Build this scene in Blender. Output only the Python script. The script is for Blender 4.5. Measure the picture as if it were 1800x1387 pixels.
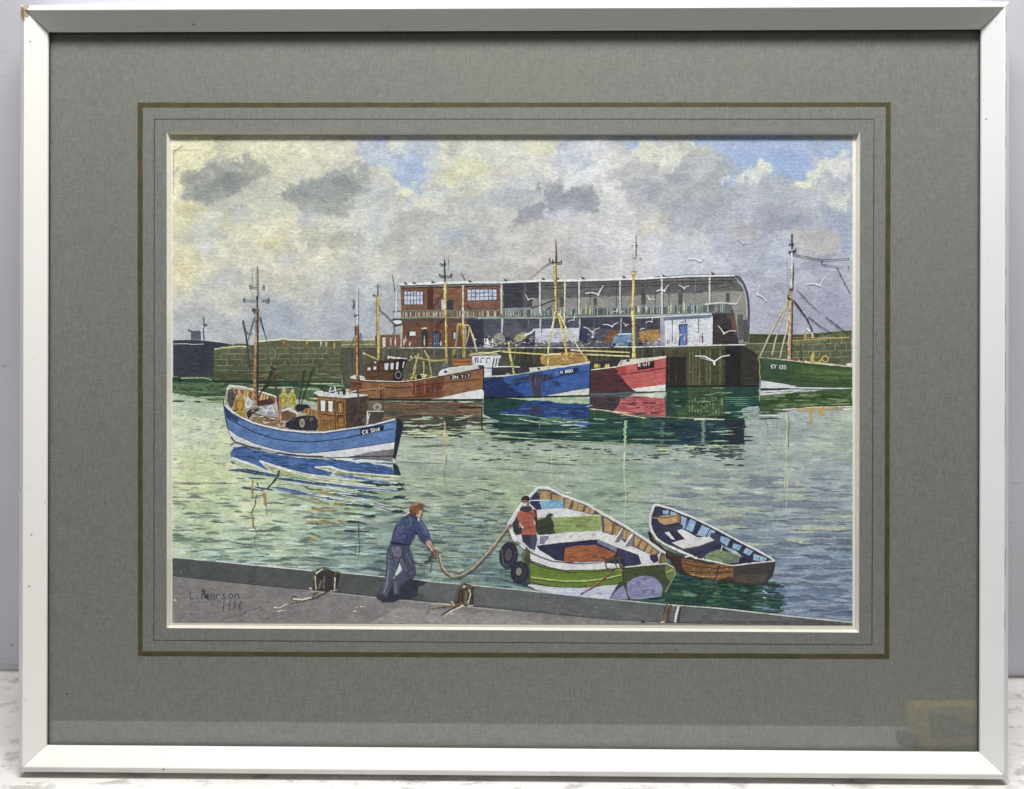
import bpy, bmesh, math, random
import numpy as np
from mathutils import Vector, Matrix
from mathutils.geometry import tessellate_polygon

random.seed(7)
RS = np.random.RandomState(11)
scene = bpy.context.scene
for o in list(bpy.data.objects):
    bpy.data.objects.remove(o)
COL = scene.collection

# ------------------------------------------------------------------ camera, world, light
LEAN = math.radians(9.5)
FRAME_W, FRAME_H, FRAME_T = 0.70, 0.5463, 0.030
LIFT = FRAME_T * math.sin(LEAN) + 0.0004
# picture space (x right, y into the picture, z up the picture) -> world
PIC = Matrix.Translation((0, 0, LIFT)) @ Matrix.Rotation(-LEAN, 4, 'X')

CAM_P = Vector((0.009538, -0.640656, 0.269322))
CAM_R = (Matrix.Rotation(0.01321385, 3, 'Z') @ Matrix.Rotation(0.00043548, 3, 'X')
         @ Matrix.Rotation(-0.00223853, 3, 'Y'))
cam_d = bpy.data.cameras.new('camera')
cam_d.sensor_width = 36.0
cam_d.lens = 1600 / 1800 * 36.0
cam_d.clip_start = 0.02
cam_d.clip_end = 50
cam = bpy.data.objects.new('camera', cam_d)
COL.objects.link(cam)
_m = (CAM_R @ Matrix.Rotation(math.radians(90), 3, 'X')).to_4x4()
_m.translation = CAM_P
cam.matrix_world = PIC @ _m
scene.camera = cam

world = bpy.data.worlds.new('World')
scene.world = world
world.use_nodes = True
world.node_tree.nodes['Background'].inputs[0].default_value = (1.0, 0.98, 0.94, 1)
world.node_tree.nodes['Background'].inputs[1].default_value = 0.13

def area(name, loc, target, sx, sy, power, colour):
    d = bpy.data.lights.new(name, 'AREA')
    d.shape = 'RECTANGLE'
    d.size, d.size_y, d.energy, d.color = sx, sy, power, colour
    o = bpy.data.objects.new(name, d)
    COL.objects.link(o)
    o.location = loc
    o.rotation_euler = (Vector(target) - Vector(loc)).to_track_quat('-Z', 'Y').to_euler()
    return o
area('ceiling_light', (0.06, -0.40, 1.48), (0, -0.02, 0.3), 1.0, 0.18, 31.5, (1.0, 0.985, 0.96))

scene.view_settings.view_transform = 'Standard'
scene.view_settings.look = 'None'
scene.view_settings.exposure = 0.0
scene.view_settings.gamma = 1.0

# ------------------------------------------------------------------ small node helpers
class NT:
    def __init__(s, name):
        s.m = bpy.data.materials.new(name)
        s.m.use_nodes = True
        s.t = s.m.node_tree
        s.n = s.t.nodes
        s.b = s.n['Principled BSDF']
        s.out = s.n['Material Output']
    def node(s, typ, **kw):
        n = s.n.new(typ)
        for k, v in kw.items():
            if k in n.inputs:
                s.put(v, n.inputs[k])
            else:
                setattr(n, k, v)
        return n
    def put(s, v, sock):
        if isinstance(v, bpy.types.NodeSocket):
            s.t.links.new(v, sock)
        else:
            sock.default_value = v
    def pos(s, scale=(1, 1, 1), loc=(0, 0, 0)):
        tc = s.n.new('ShaderNodeTexCoord')
        mp = s.n.new('ShaderNodeMapping')
        mp.inputs['Scale'].default_value = scale
        mp.inputs['Location'].default_value = loc
        s.t.links.new(tc.outputs['Object'], mp.inputs[0])
        return mp.outputs[0]
    def noise(s, vec, scale, detail=3, rough=0.5, dist=0.0):
        n = s.node('ShaderNodeTexNoise', Vector=vec, Scale=scale, Detail=detail, Roughness=rough, Distortion=dist)
        return n.outputs['Fac']
    def ramp(s, fac, a, b, ca=(0, 0, 0, 1), cb=(1, 1, 1, 1)):
        r = s.n.new('ShaderNodeValToRGB')
        r.color_ramp.elements[0].position = a
        r.color_ramp.elements[1].position = b
        r.color_ramp.elements[0].color = ca
        r.color_ramp.elements[1].color = cb
        s.t.links.new(fac, r.inputs[0])
        return r.outputs[0]
    def mix(s, fac, a, b, mode='MIX'):
        n = s.n.new('ShaderNodeMix')
        n.data_type = 'RGBA'
        n.blend_type = mode
        s.put(fac, n.inputs[0])
        s.put(a, n.inputs[6])
        s.put(b, n.inputs[7])
        return n.outputs[2]
    def math(s, op, a, b=0.0, c=0.0):
        n = s.n.new('ShaderNodeMath')
        n.operation = op
        s.put(a, n.inputs[0]); s.put(b, n.inputs[1]); s.put(c, n.inputs[2])
        return n.outputs[0]
    def bump(s, h, strength, dist):
        b = s.node('ShaderNodeBump', Strength=strength, Distance=dist, Height=h)
        s.t.links.new(b.outputs[0], s.b.inputs['Normal'])
    def base(s, c): s.put(c, s.b.inputs['Base Color'])
    def rough(s, r): s.put(r, s.b.inputs['Roughness'])

def lin(c):
    return tuple((x / 12.92 if x <= 0.04045 else ((x + 0.055) / 1.055) ** 2.4) for x in [v / 255.0 for v in c])

# wall: painted bluish white board with faint scuffs
def wall_material():
    k = NT('scuffed_bluish_white_wall')
    p = k.pos()
    c = k.mix(k.ramp(k.noise(p, 5, 4), 0.3, 0.7), (0.62, 0.62, 0.70, 1), (0.69, 0.69, 0.76, 1))
    scr = k.ramp(k.noise(k.pos((1, 1, 7)), 14, 5, 0.65, 0.6), 0.66, 0.70)
    c = k.mix(k.math('MULTIPLY', scr, 0.35), c, (0.25, 0.25, 0.28, 1))
    dots = k.ramp(k.noise(k.pos((1, 1, 1.6), (3, 2, 1)), 75, 2, 0.5), 0.735, 0.76)
    c = k.mix(k.math('MULTIPLY', dots, 0.75), c, (0.12, 0.12, 0.13, 1))
    k.base(c); k.rough(0.5)
    k.bump(k.noise(p, 60, 4), 0.15, 0.001)
    return k.m

def table_material():
    k = NT('worn_white_painted_wood')
    p = k.pos()
    c = k.mix(k.ramp(k.noise(k.pos((1, 4, 1)), 9, 5), 0.3, 0.7), (0.66, 0.65, 0.63, 1), (0.78, 0.77, 0.75, 1))
    g = k.ramp(k.noise(k.pos((1, 2.0, 1)), 34, 6, 0.74, 0.4), 0.53, 0.63)
    c = k.mix(k.math('MULTIPLY', g, 0.68), c, (0.33, 0.32, 0.31, 1))
    d = k.ramp(k.noise(k.pos((1, 1.6, 1), (5, 1, 0)), 120, 3, 0.6), 0.68, 0.72)
    c = k.mix(k.math('MULTIPLY', d, 0.7), c, (0.10, 0.09, 0.085, 1))
    k.base(c); k.rough(0.6)
    k.bump(k.noise(p, 180, 5, 0.7), 0.35, 0.0006)
    return k.m

def frame_material(name, tint=(0.72, 0.715, 0.695), chip=None):
    k = NT(name)
    p = k.pos()
    t = tint
    c = k.mix(k.ramp(k.noise(p, 12, 4), 0.3, 0.75), (t[0] * .97, t[1] * .97, t[2] * .96, 1), (t[0], t[1], t[2], 1))
    m1 = k.ramp(k.noise(p, 55, 5, 0.65, 0.3), 0.62, 0.74)
    c = k.mix(k.math('MULTIPLY', m1, 0.34), c, (0.45, 0.43, 0.40, 1))
    m2 = k.ramp(k.noise(k.pos((1, 1, 1), (2, 4, 6)), 165, 2, 0.4), 0.755, 0.775)
    c = k.mix(k.math('MULTIPLY', m2, 0.8), c, (0.10, 0.09, 0.08, 1))
    if chip:
        vm = k.node('ShaderNodeVectorMath', operation='DISTANCE')
        k.t.links.new(k.pos((1.6, 1, 0.6)), vm.inputs[0])
        vm.inputs[1].default_value = (chip[0] * 1.6, chip[1], chip[2] * 0.6)
        f = k.math('ADD', vm.outputs['Value'], k.math('MULTIPLY', k.noise(p, 260, 3), 0.008))
        f = k.ramp(k.math('MULTIPLY', f, 100), 0.80, 0.92, (1, 1, 1, 1), (0, 0, 0, 1))
        c = k.mix(f, c, (0.30, 0.235, 0.14, 1))
    k.base(c); k.rough(0.42)
    k.bump(k.noise(p, 300, 3), 0.12, 0.0002)
    return k.m

def mat_board_material():
    k = NT('grey_green_linen_textured_board')
    v = k.noise(k.pos((1, 1, 0.16)), 1150, 2, 0.6)
    h = k.noise(k.pos((0.16, 1, 1)), 1150, 2, 0.6)
    w = k.math('ADD', k.math('MULTIPLY', v, 0.55), k.math('MULTIPLY', h, 0.45))
    c = k.mix(k.ramp(w, 0.36, 0.64), (0.151, 0.154, 0.142, 1), (0.231, 0.236, 0.219, 1))
    big = k.noise(k.pos(), 7, 3)
    c = k.mix(k.math('MULTIPLY', k.ramp(big, 0.35, 0.7), 0.22), c, (0.215, 0.212, 0.19, 1))
    fl = k.ramp(k.noise(k.pos((1, 1, 1), (9, 0, 0)), 260, 1, 0.3), 0.80, 0.83)
    c = k.mix(k.math('MULTIPLY', fl, 0.7), c, (0.04, 0.04, 0.04, 1))
    k.base(c); k.rough(0.85)
    k.bump(w, 0.30, 0.00025)
    return k.m

def plain(name, c, rough=0.6, var=0.12, scale=200):
    k = NT(name)
    a = tuple(x * (1 - var) for x in c) + (1,)
    b = tuple(min(1, x * (1 + var)) for x in c) + (1,)
    k.base(k.mix(k.ramp(k.noise(k.pos(), scale, 4, 0.6), 0.35, 0.65), a, b))
    k.rough(rough)
    return k.m

def paper_bump(k, strength=0.85):
    ridged = k.noise(k.pos((0.55, 1, 1)), 560, 3, 0.6, 0.9)
    fine = k.noise(k.pos(), 1500, 2, 0.5)
    h = k.math('ADD', k.math('MULTIPLY', ridged, 0.8), k.math('MULTIPLY', fine, 0.2))
    k.bump(h, strength, 0.00042)
    return ridged

def paint_material():
    """watercolour: two pigments per brush shape, blended by wash noise, granulating on paper tooth"""
    k = NT('watercolour_paint')
    a = k.node('ShaderNodeAttribute', attribute_name='Col').outputs['Color']
    b = k.node('ShaderNodeAttribute', attribute_name='Col2').outputs['Color']
    w = k.ramp(k.noise(k.pos((0.7, 1, 1)), 190, 4, 0.6, 0.5), 0.42, 0.60)
    c = k.mix(w, a, b)
    g = k.noise(k.pos((0.55, 1, 1)), 700, 3, 0.6)
    gm = k.ramp(g, 0.30, 0.70, (0.83, 0.83, 0.84, 1), (1.14, 1.14, 1.13, 1))
    c = k.mix(1.0, c, gm, 'MULTIPLY')
    tooth = k.ramp(k.noise(k.pos((0.6, 1, 1), (1, 0, 2)), 640, 3, 0.6, 0.7), 0.32, 0.68, (0.93, 0.93, 0.93, 1), (1.06, 1.06, 1.06, 1))
    c = k.mix(1.0, c, tooth, 'MULTIPLY')
    big = k.ramp(k.noise(k.pos((0.8, 1, 1), (3, 0, 1)), 105, 4, 0.6), 0.33, 0.67, (0.86, 0.87, 0.89, 1), (1.10, 1.10, 1.08, 1))
    c = k.mix(1.0, c, big, 'MULTIPLY')
    k.base(c); k.rough(0.9)
    k.b.inputs['Specular IOR Level'].default_value = 0.2
    paper_bump(k)
    return k.m

def paper_material():
    k = NT('cold_pressed_cream_paper')
    k.base(k.mix(k.noise(k.pos(), 40, 3), (0.78, 0.74, 0.66, 1), (0.86, 0.83, 0.77, 1)))
    k.rough(0.9)
    paper_bump(k)
    return k.m

def glass_material():
    k = NT('picture_glass')
    k.n.remove(k.b)
    lw = k.node('ShaderNodeLayerWeight', Blend=0.5).outputs['Facing']
    f = k.math('MULTIPLY_ADD', k.math('POWER', lw, 5.0), 0.9, 0.038)
    tr = k.node('ShaderNodeBsdfTransparent', Color=(0.985, 0.99, 0.985, 1))
    gl = k.node('ShaderNodeBsdfGlossy', Color=(1, 1, 1, 1), Roughness=0.012)
    mx = k.n.new('ShaderNodeMixShader')
    k.t.links.new(f, mx.inputs[0])
    k.t.links.new(tr.outputs[0], mx.inputs[1])
    k.t.links.new(gl.outputs[0], mx.inputs[2])
    k.t.links.new(mx.outputs[0], k.out.inputs[0])
    return k.m

# ------------------------------------------------------------------ object helpers
def link(name, me, mat=None, parent=None):
    o = bpy.data.objects.new(name, me)
    COL.objects.link(o)
    if mat and me is not None:
        me.materials.append(mat)
    if parent:
        o.parent = parent
    return o

def mesh(name, verts, faces, mat=None, parent=None, bevel=0):
    me = bpy.data.meshes.new(name)
    me.from_pydata([tuple(v) for v in verts], [], faces)
    bm = bmesh.new(); bm.from_mesh(me)
    bmesh.ops.recalc_face_normals(bm, faces=bm.faces)
    if bevel:
        bmesh.ops.bevel(bm, geom=bm.edges[:], offset=bevel, segments=2, affect='EDGES', profile=0.5)
    bm.to_mesh(me); bm.free()
    return link(name, me, mat, parent)

def box(x0, x1, y0, y1, z0, z1):
    v = [(x, y, z) for z in (z0, z1) for y in (y0, y1) for x in (x0, x1)]
    f = [(0, 1, 3, 2), (4, 6, 7, 5), (0, 4, 5, 1), (2, 3, 7, 6), (0, 2, 6, 4), (1, 5, 7, 3)]
    return v, f

# ------------------------------------------------------------------ the setting
back = PIC @ Vector((0, FRAME_T, 0))
WALL_Y = back.y + 0.1391           # where the backdrop meets the table
WALL_UP = back.y + 0.0915          # upper, vertical part the frame leans against
def backdrop():
    """painted backdrop board, its foot given an added undercut to shade it"""
    prof = []
    H0 = 0.20  # height of the added undercut, shaped to darken the wall towards the table
    for i in range(25):
        t = i / 24
        prof.append((WALL_UP + (WALL_Y - WALL_UP) * (1 - t) ** 2.0, -0.004 + H0 * t))
    prof += [(WALL_UP, 0.6), (WALL_UP, 1.7)]
    n = len(prof)
    vs = [(-1.3, y, z) for y, z in prof] + [(1.3, y, z) for y, z in prof]
    vs += [(-1.3, y + 0.02, z) for y, z in prof] + [(1.3, y + 0.02, z) for y, z in prof]
    fs = [(i, n + i, n + i + 1, i + 1) for i in range(n - 1)] + [(2 * n + i, 2 * n + i + 1, 3 * n + i + 1, 3 * n + i) for i in range(n - 1)]
    fs += [(i, i + 1, 2 * n + i + 1, 2 * n + i) for i in range(n - 1)] + [(n + i, 3 * n + i, 3 * n + i + 1, n + i + 1) for i in range(n - 1)]
    fs += [(0, 2 * n, 3 * n, n), (n - 1, 2 * n - 1, 4 * n - 1, 3 * n - 1)]
    o = mesh('wall', vs, fs, wall_material())
    for p in o.data.polygons: p.use_smooth = abs(p.normal.x) < .5
    o['kind'] = 'structure'
backdrop()
TABLE_FRONT = back.y - 0.206
tm = table_material()
table = bpy.data.objects.new('table_top', None)
COL.objects.link(table)
table['kind'] = 'structure'
seams = [WALL_Y, back.y - 0.0415, TABLE_FRONT + 0.09, TABLE_FRONT]
for i in range(3):
    y1, y0 = seams[i] - (0.0006 if i else -0.04), seams[i + 1] + 0.0006
    mesh('plank', *box(-1.2, 1.2, y0, y1, -0.022, 0.0), tm, table, bevel=0.0006)

# yellow case lying on the near part of the table: seen mirrored in the glass
def yellow_case():
    e = bpy.data.objects.new('tool_case', None)
    COL.objects.link(e)
    e['label'] = 'yellow case with a grey inset, mirrored faintly in the lower right corner of the glass'
    e['category'] = 'case'
    e.location = (0.377, back.y - 0.125, 0.0)
    e.rotation_euler = (0, 0, math.radians(-3))
    ym = plain('yellow_plastic', (0.80, 0.52, 0.10), 0.45)
    gm = plain('dark_grey_rubber', (0.035, 0.04, 0.045), 0.6)
    mesh('case_body', *box(-0.043, 0.030, -0.014, 0.014, 0.0, 0.034), ym, e, bevel=0.004)
    mesh('inset_panel', *box(-0.036, -0.012, 0.0142, 0.0165, 0.008, 0.027), gm, e, bevel=0.001)
    mesh('inset_panel', *box(-0.0118, 0.012, 0.0142, 0.0162, 0.010, 0.021), gm, e, bevel=0.001)
    mesh('foot', *box(-0.056, -0.0435, -0.008, 0.012, 0.0, 0.011), gm, e, bevel=0.003)
yellow_case()

# ------------------------------------------------------------------ the framed picture
pic = bpy.data.objects.new('framed_picture', None)
COL.objects.link(pic)
pic.matrix_world = PIC
pic['label'] = 'framed harbour watercolour in a white wooden frame with grey mount leaning on the wall'
pic['category'] = 'picture'

def plane_pt(x, y, d):
    """point of the plane y=d in picture space that a photo pixel falls on (used to measure the artwork)"""
    v = CAM_R @ Vector(((x - 900) / 1600, 1, -(y - 693.5) / 1600))
    t = (d - CAM_P.y) / v.y
    return CAM_P + v * t

RW, RH = 0.0158, 0.0154
def make_rails():
    hw = FRAME_W / 2
    # profile: (inset from outer edge, depth y)
    prof = [(0.0000, FRAME_T), (0.0000, 0.0034), (0.0004, 0.0029), (0.0040, 0.0003), (0.0046, 0.0), (0.0052, 0.0003),
            (0.0156, 0.0106), (0.0158, 0.0112), (0.0158, 0.0128), (0.0100, 0.0128), (0.0100, FRAME_T)]
    corners = {'tl': (-hw, FRAME_H), 'tr': (hw, FRAME_H), 'br': (hw, 0), 'bl': (-hw, 0)}
    def at(c, ins):
        x, z = corners[c]
        return (x + (ins if x < 0 else -ins), z + (-ins if z > 0.1 else ins))
    gap = 0.00010
    labels = {('tl', 'tr'): 'upper rail of the white frame, its sloping face in shade',
              ('br', 'bl'): 'lower rail of the white frame resting on the table, brightly lit',
              ('bl', 'tl'): 'left rail of the white frame with a chipped top corner',
              ('tr', 'br'): 'right rail of the white frame'}
    m0 = frame_material('white_frame_paint')
    m1 = frame_material('white_frame_paint_cool', (0.69, 0.70, 0.72))
    m2 = frame_material('white_frame_paint_chipped', chip=(-hw + 0.004, 0.001, FRAME_H - 0.004))
    mats = {('tl', 'tr'): m2, ('br', 'bl'): m0, ('bl', 'tl'): m2, ('tr', 'br'): m1}
    for (a, b), lab in labels.items():
        vs = []
        for c in (a, b):
            for ins, y in prof:
                x, z = at(c, ins)
                ox, oz = at(b if c == a else a, ins)
                L = math.hypot(ox - x, oz - z)
                x += (ox - x) / L * gap; z += (oz - z) / L * gap
                vs.append((x, y, z))
        n = len(prof)
        fs = [(i, (i + 1) % n, n + (i + 1) % n, n + i) for i in range(n)]
        fs += [tuple(range(n)), tuple(range(2 * n - 1, n - 1, -1))]
        o = mesh('frame_rail', vs, fs, mats[(a, b)], pic)
        o['label'] = lab
make_rails()

def crack():
    """old split along the ridge of the right rail"""
    vs, fs = [], []
    rr = random.Random(8)
    z = FRAME_H - 0.012
    while z > 0.05:
        L = rr.uniform(0.004, 0.03); w = rr.uniform(0.00012, 0.0003)
        x = FRAME_W / 2 - 0.0040 + rr.uniform(-0.00015, 0.00015)
        b = len(vs)
        vs += [(x - w / 2, 0.0001, z), (x + w / 2, 0.0001, z), (x + w / 2, 0.0001, z - L), (x - w / 2, 0.0001, z - L)]
        fs.append((b, b + 1, b + 2, b + 3))
        z -= L + rr.uniform(0.002, 0.03) * (1 if z > .3 else 2.5)
    o = mesh('paint_crack', vs, fs, plain('grime_in_crack', (0.16, 0.13, 0.10), 0.9), pic)
    o['kind'] = 'stuff'
crack()

def quad_ring(name, outer, inner, d, mat, label=None, thick=0.0, wob=0.0):
    """flat band between two photo-measured rectangles, on the plane y=d"""
    def rs(q):
        out = []
        for i in range(4):
            a, b = q[i], q[(i + 1) % 4]
            for j in range(40):
                t = j / 40
                out.append((a[0] + (b[0] - a[0]) * t, a[1] + (b[1] - a[1]) * t))
        return out
    o_, i_ = rs(outer), rs(inner)
    n = len(o_)
    vs = []
    for q in (o_, i_):
        for x, y in q:
            vs.append(plane_pt(x + random.uniform(-wob, wob), y + random.uniform(-wob, wob), d))
    fs = [(i, (i + 1) % n, n + (i + 1) % n, n + i) for i in range(n)]
    o = mesh(name, vs, fs, mat, pic)
    if label: o['label'] = label
    return o

D_GLASS, D_MAT, D_PAPER = 0.0130, 0.0150, 0.0190
# opening of the mount, measured on its face
OPEN = [plane_pt(*q, D_MAT) for q in ((293, 231.5), (1512, 231), (1510, 1112), (293, 1104))]
def make_mount():
    hw = FRAME_W / 2 - 0.0102
    z0, z1 = 0.0102, FRAME_H - 0.0102
    X0, X1 = OPEN[0].x, OPEN[1].x
    Zt, Zb = OPEN[0].z, OPEN[3].z
    m = mat_board_material()
    bev = plain('mount_core_board', (0.80, 0.76, 0.69), 0.8, 0.05)
    O = [(-hw, z1), (hw, z1), (hw, z0), (-hw, z0)]
    I = [(p.x, p.z) for p in OPEN]
    vs = [(x, D_MAT, z) for x, z in O] + [(x, D_MAT, z) for x, z in I]
    fs = [(i, (i + 1) % 4, 4 + (i + 1) % 4, 4 + i) for i in range(4)]
    me = bpy.data.meshes.new('mount_board')
    # subdivide a little for clean shading
    me.from_pydata(vs, [], fs); me.materials.append(m)
    o = link('mount_board', me, None, pic)
    o['label'] = 'grey green textured mount board around the painting'
    # cut edge of the mount: slopes inward and down to the paper
    e = 0.0013
    J = [(I[0][0] + e, I[0][1] - e), (I[1][0] - e, I[1][1] - e), (I[2][0] - e, I[2][1] + e), (I[3][0] + e, I[3][1] + e)]
    vs = [(x, D_MAT + 0.00002, z) for x, z in I] + [(x, D_PAPER - 0.0004, z) for x, z in J]
    b = mesh('bevel_edge', vs, fs, bev, o)
    bm = bmesh.new(); bm.from_mesh(b.data)
    for f in bm.faces:
        if f.normal.y > 0: f.normal_flip()
    bm.to_mesh(b.data); bm.free()
make_mount()
olive = plain('olive_gold_ink_wash', (0.060, 0.050, 0.012), 0.7, 0.25, 120)
ink = plain('blue_black_ink', (0.025, 0.028, 0.04), 0.6)
quad_ring('painted_band', [(241.8, 180.5), (1566, 180), (1563, 1158.5), (242.5, 1153.5)],
          [(250.8, 189.2), (1557, 187.8), (1554.5, 1149.6), (250.8, 1145)], D_MAT - 0.00006, olive, 'olive gold band painted round the mount', wob=0.25)
quad_ring('ruled_line', [(270.6, 208.6), (1537.2, 208.6), (1533.3, 1134.2), (269.8, 1126.2)],
          [(272.0, 210.0), (1535.8, 210.0), (1531.9, 1132.8), (271.2, 1124.8)], D_MAT - 0.00006, ink, 'thin dark ruled line inside the olive band', wob=0.08)

g = mesh('glass_pane', *box(-FRAME_W / 2 + 0.0104, FRAME_W / 2 - 0.0104, D_GLASS, D_GLASS + 0.0016, 0.0104, FRAME_H - 0.0104), glass_material(), pic)
gs = plain('black_rebate_shadow', (0.012, 0.011, 0.010), 0.9)
def rebate_shadow():  # added black strips along the rail lips, painting in the rebate's shadow
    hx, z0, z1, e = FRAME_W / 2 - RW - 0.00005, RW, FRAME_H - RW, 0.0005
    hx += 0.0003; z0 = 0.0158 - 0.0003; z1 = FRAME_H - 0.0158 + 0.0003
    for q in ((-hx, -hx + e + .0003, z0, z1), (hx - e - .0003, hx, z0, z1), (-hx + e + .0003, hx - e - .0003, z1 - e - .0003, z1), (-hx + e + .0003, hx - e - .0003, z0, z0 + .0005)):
        mesh('rebate_shadow_strip', *box(q[0], q[1], D_GLASS - 0.0005, D_GLASS - 0.00005, q[2], q[3]), gs, pic)
rebate_shadow()
bk = mesh('backing_board', *box(-FRAME_W / 2 + 0.0104, FRAME_W / 2 - 0.0104, D_PAPER + 0.0003, D_PAPER + 0.0009, 0.0104, FRAME_H - 0.0104),
          plain('brown_backing_board', (0.22, 0.15, 0.09)), pic)

# ------------------------------------------------------------------ the watercolour itself
paper = mesh('paper_sheet', *box(OPEN[0].x - 0.004, OPEN[1].x + 0.004, D_PAPER, D_PAPER + 0.0002, OPEN[2].z - 0.004, OPEN[0].z + 0.004), paper_material(), pic)
paper['label'] = 'watercolour paper with an unpainted cream margin'
PAINT = paint_material()
STEP = 3e-7
GAIN = 1.05
SAT = 0.77
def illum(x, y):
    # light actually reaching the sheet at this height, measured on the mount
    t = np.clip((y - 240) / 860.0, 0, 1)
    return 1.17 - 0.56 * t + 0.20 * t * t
def calm(c):
    l = 0.3 * c[0] + 0.59 * c[1] + 0.11 * c[2]
    return tuple(min(255, max(0, l + (v - l) * SAT)) for v in c)
def alb(c, x=900, y=700):
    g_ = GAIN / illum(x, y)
    r, g, b = lin([255 * (max(0, v) / 255) ** 1.10 for v in calm(c)])
    g_ *= 1.05
    return (min(0.90, r * g_), min(0.90, g * g_ * 1.015), min(0.90, b * g_ * 1.09))

def P(s):
    return [tuple(map(float, q.split(','))) for q in s.split()]
def crop(x0, y0, s):
    return lambda pts: [(x0 + x / s, y0 + y / s) for x, y in (P(pts) if isinstance(pts, str) else pts)]
A_ = crop(590, 440, 6); B_ = crop(840, 440, 6); C_ = crop(1080, 440, 6.03); D_ = crop(1260, 400, 4.624)
E_ = crop(380, 620, 5.294); F_ = crop(600, 600, 6.923); G_ = crop(830, 600, 5); H_ = crop(1150, 600, 5)
I_ = crop(290, 760, 3.9625); J_ = crop(640, 860, 6.304); K_ = crop(860, 840, 5.294); L_ = crop(1120, 870, 6.667)
M_ = crop(1100, 980, 4.39); N_ = crop(290, 960, 5.806); O_ = crop(680, 740, 4.286); T_ = crop(290, 440, 6)
S_ = crop(1100, 230, 4.39); R_ = crop(690, 230, 4.39)
U_ = crop(0, 0, 1)

PX0, PX1, PY0 = 303.0, 1498.5, 238.5
def py1(x): return 1094.3 + (x - 303) / 1195 * 5.2
def clampp(p):
    x = min(max(p[0], PX0), PX1)
    return (x, min(max(p[1], PY0), py1(x)))

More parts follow.
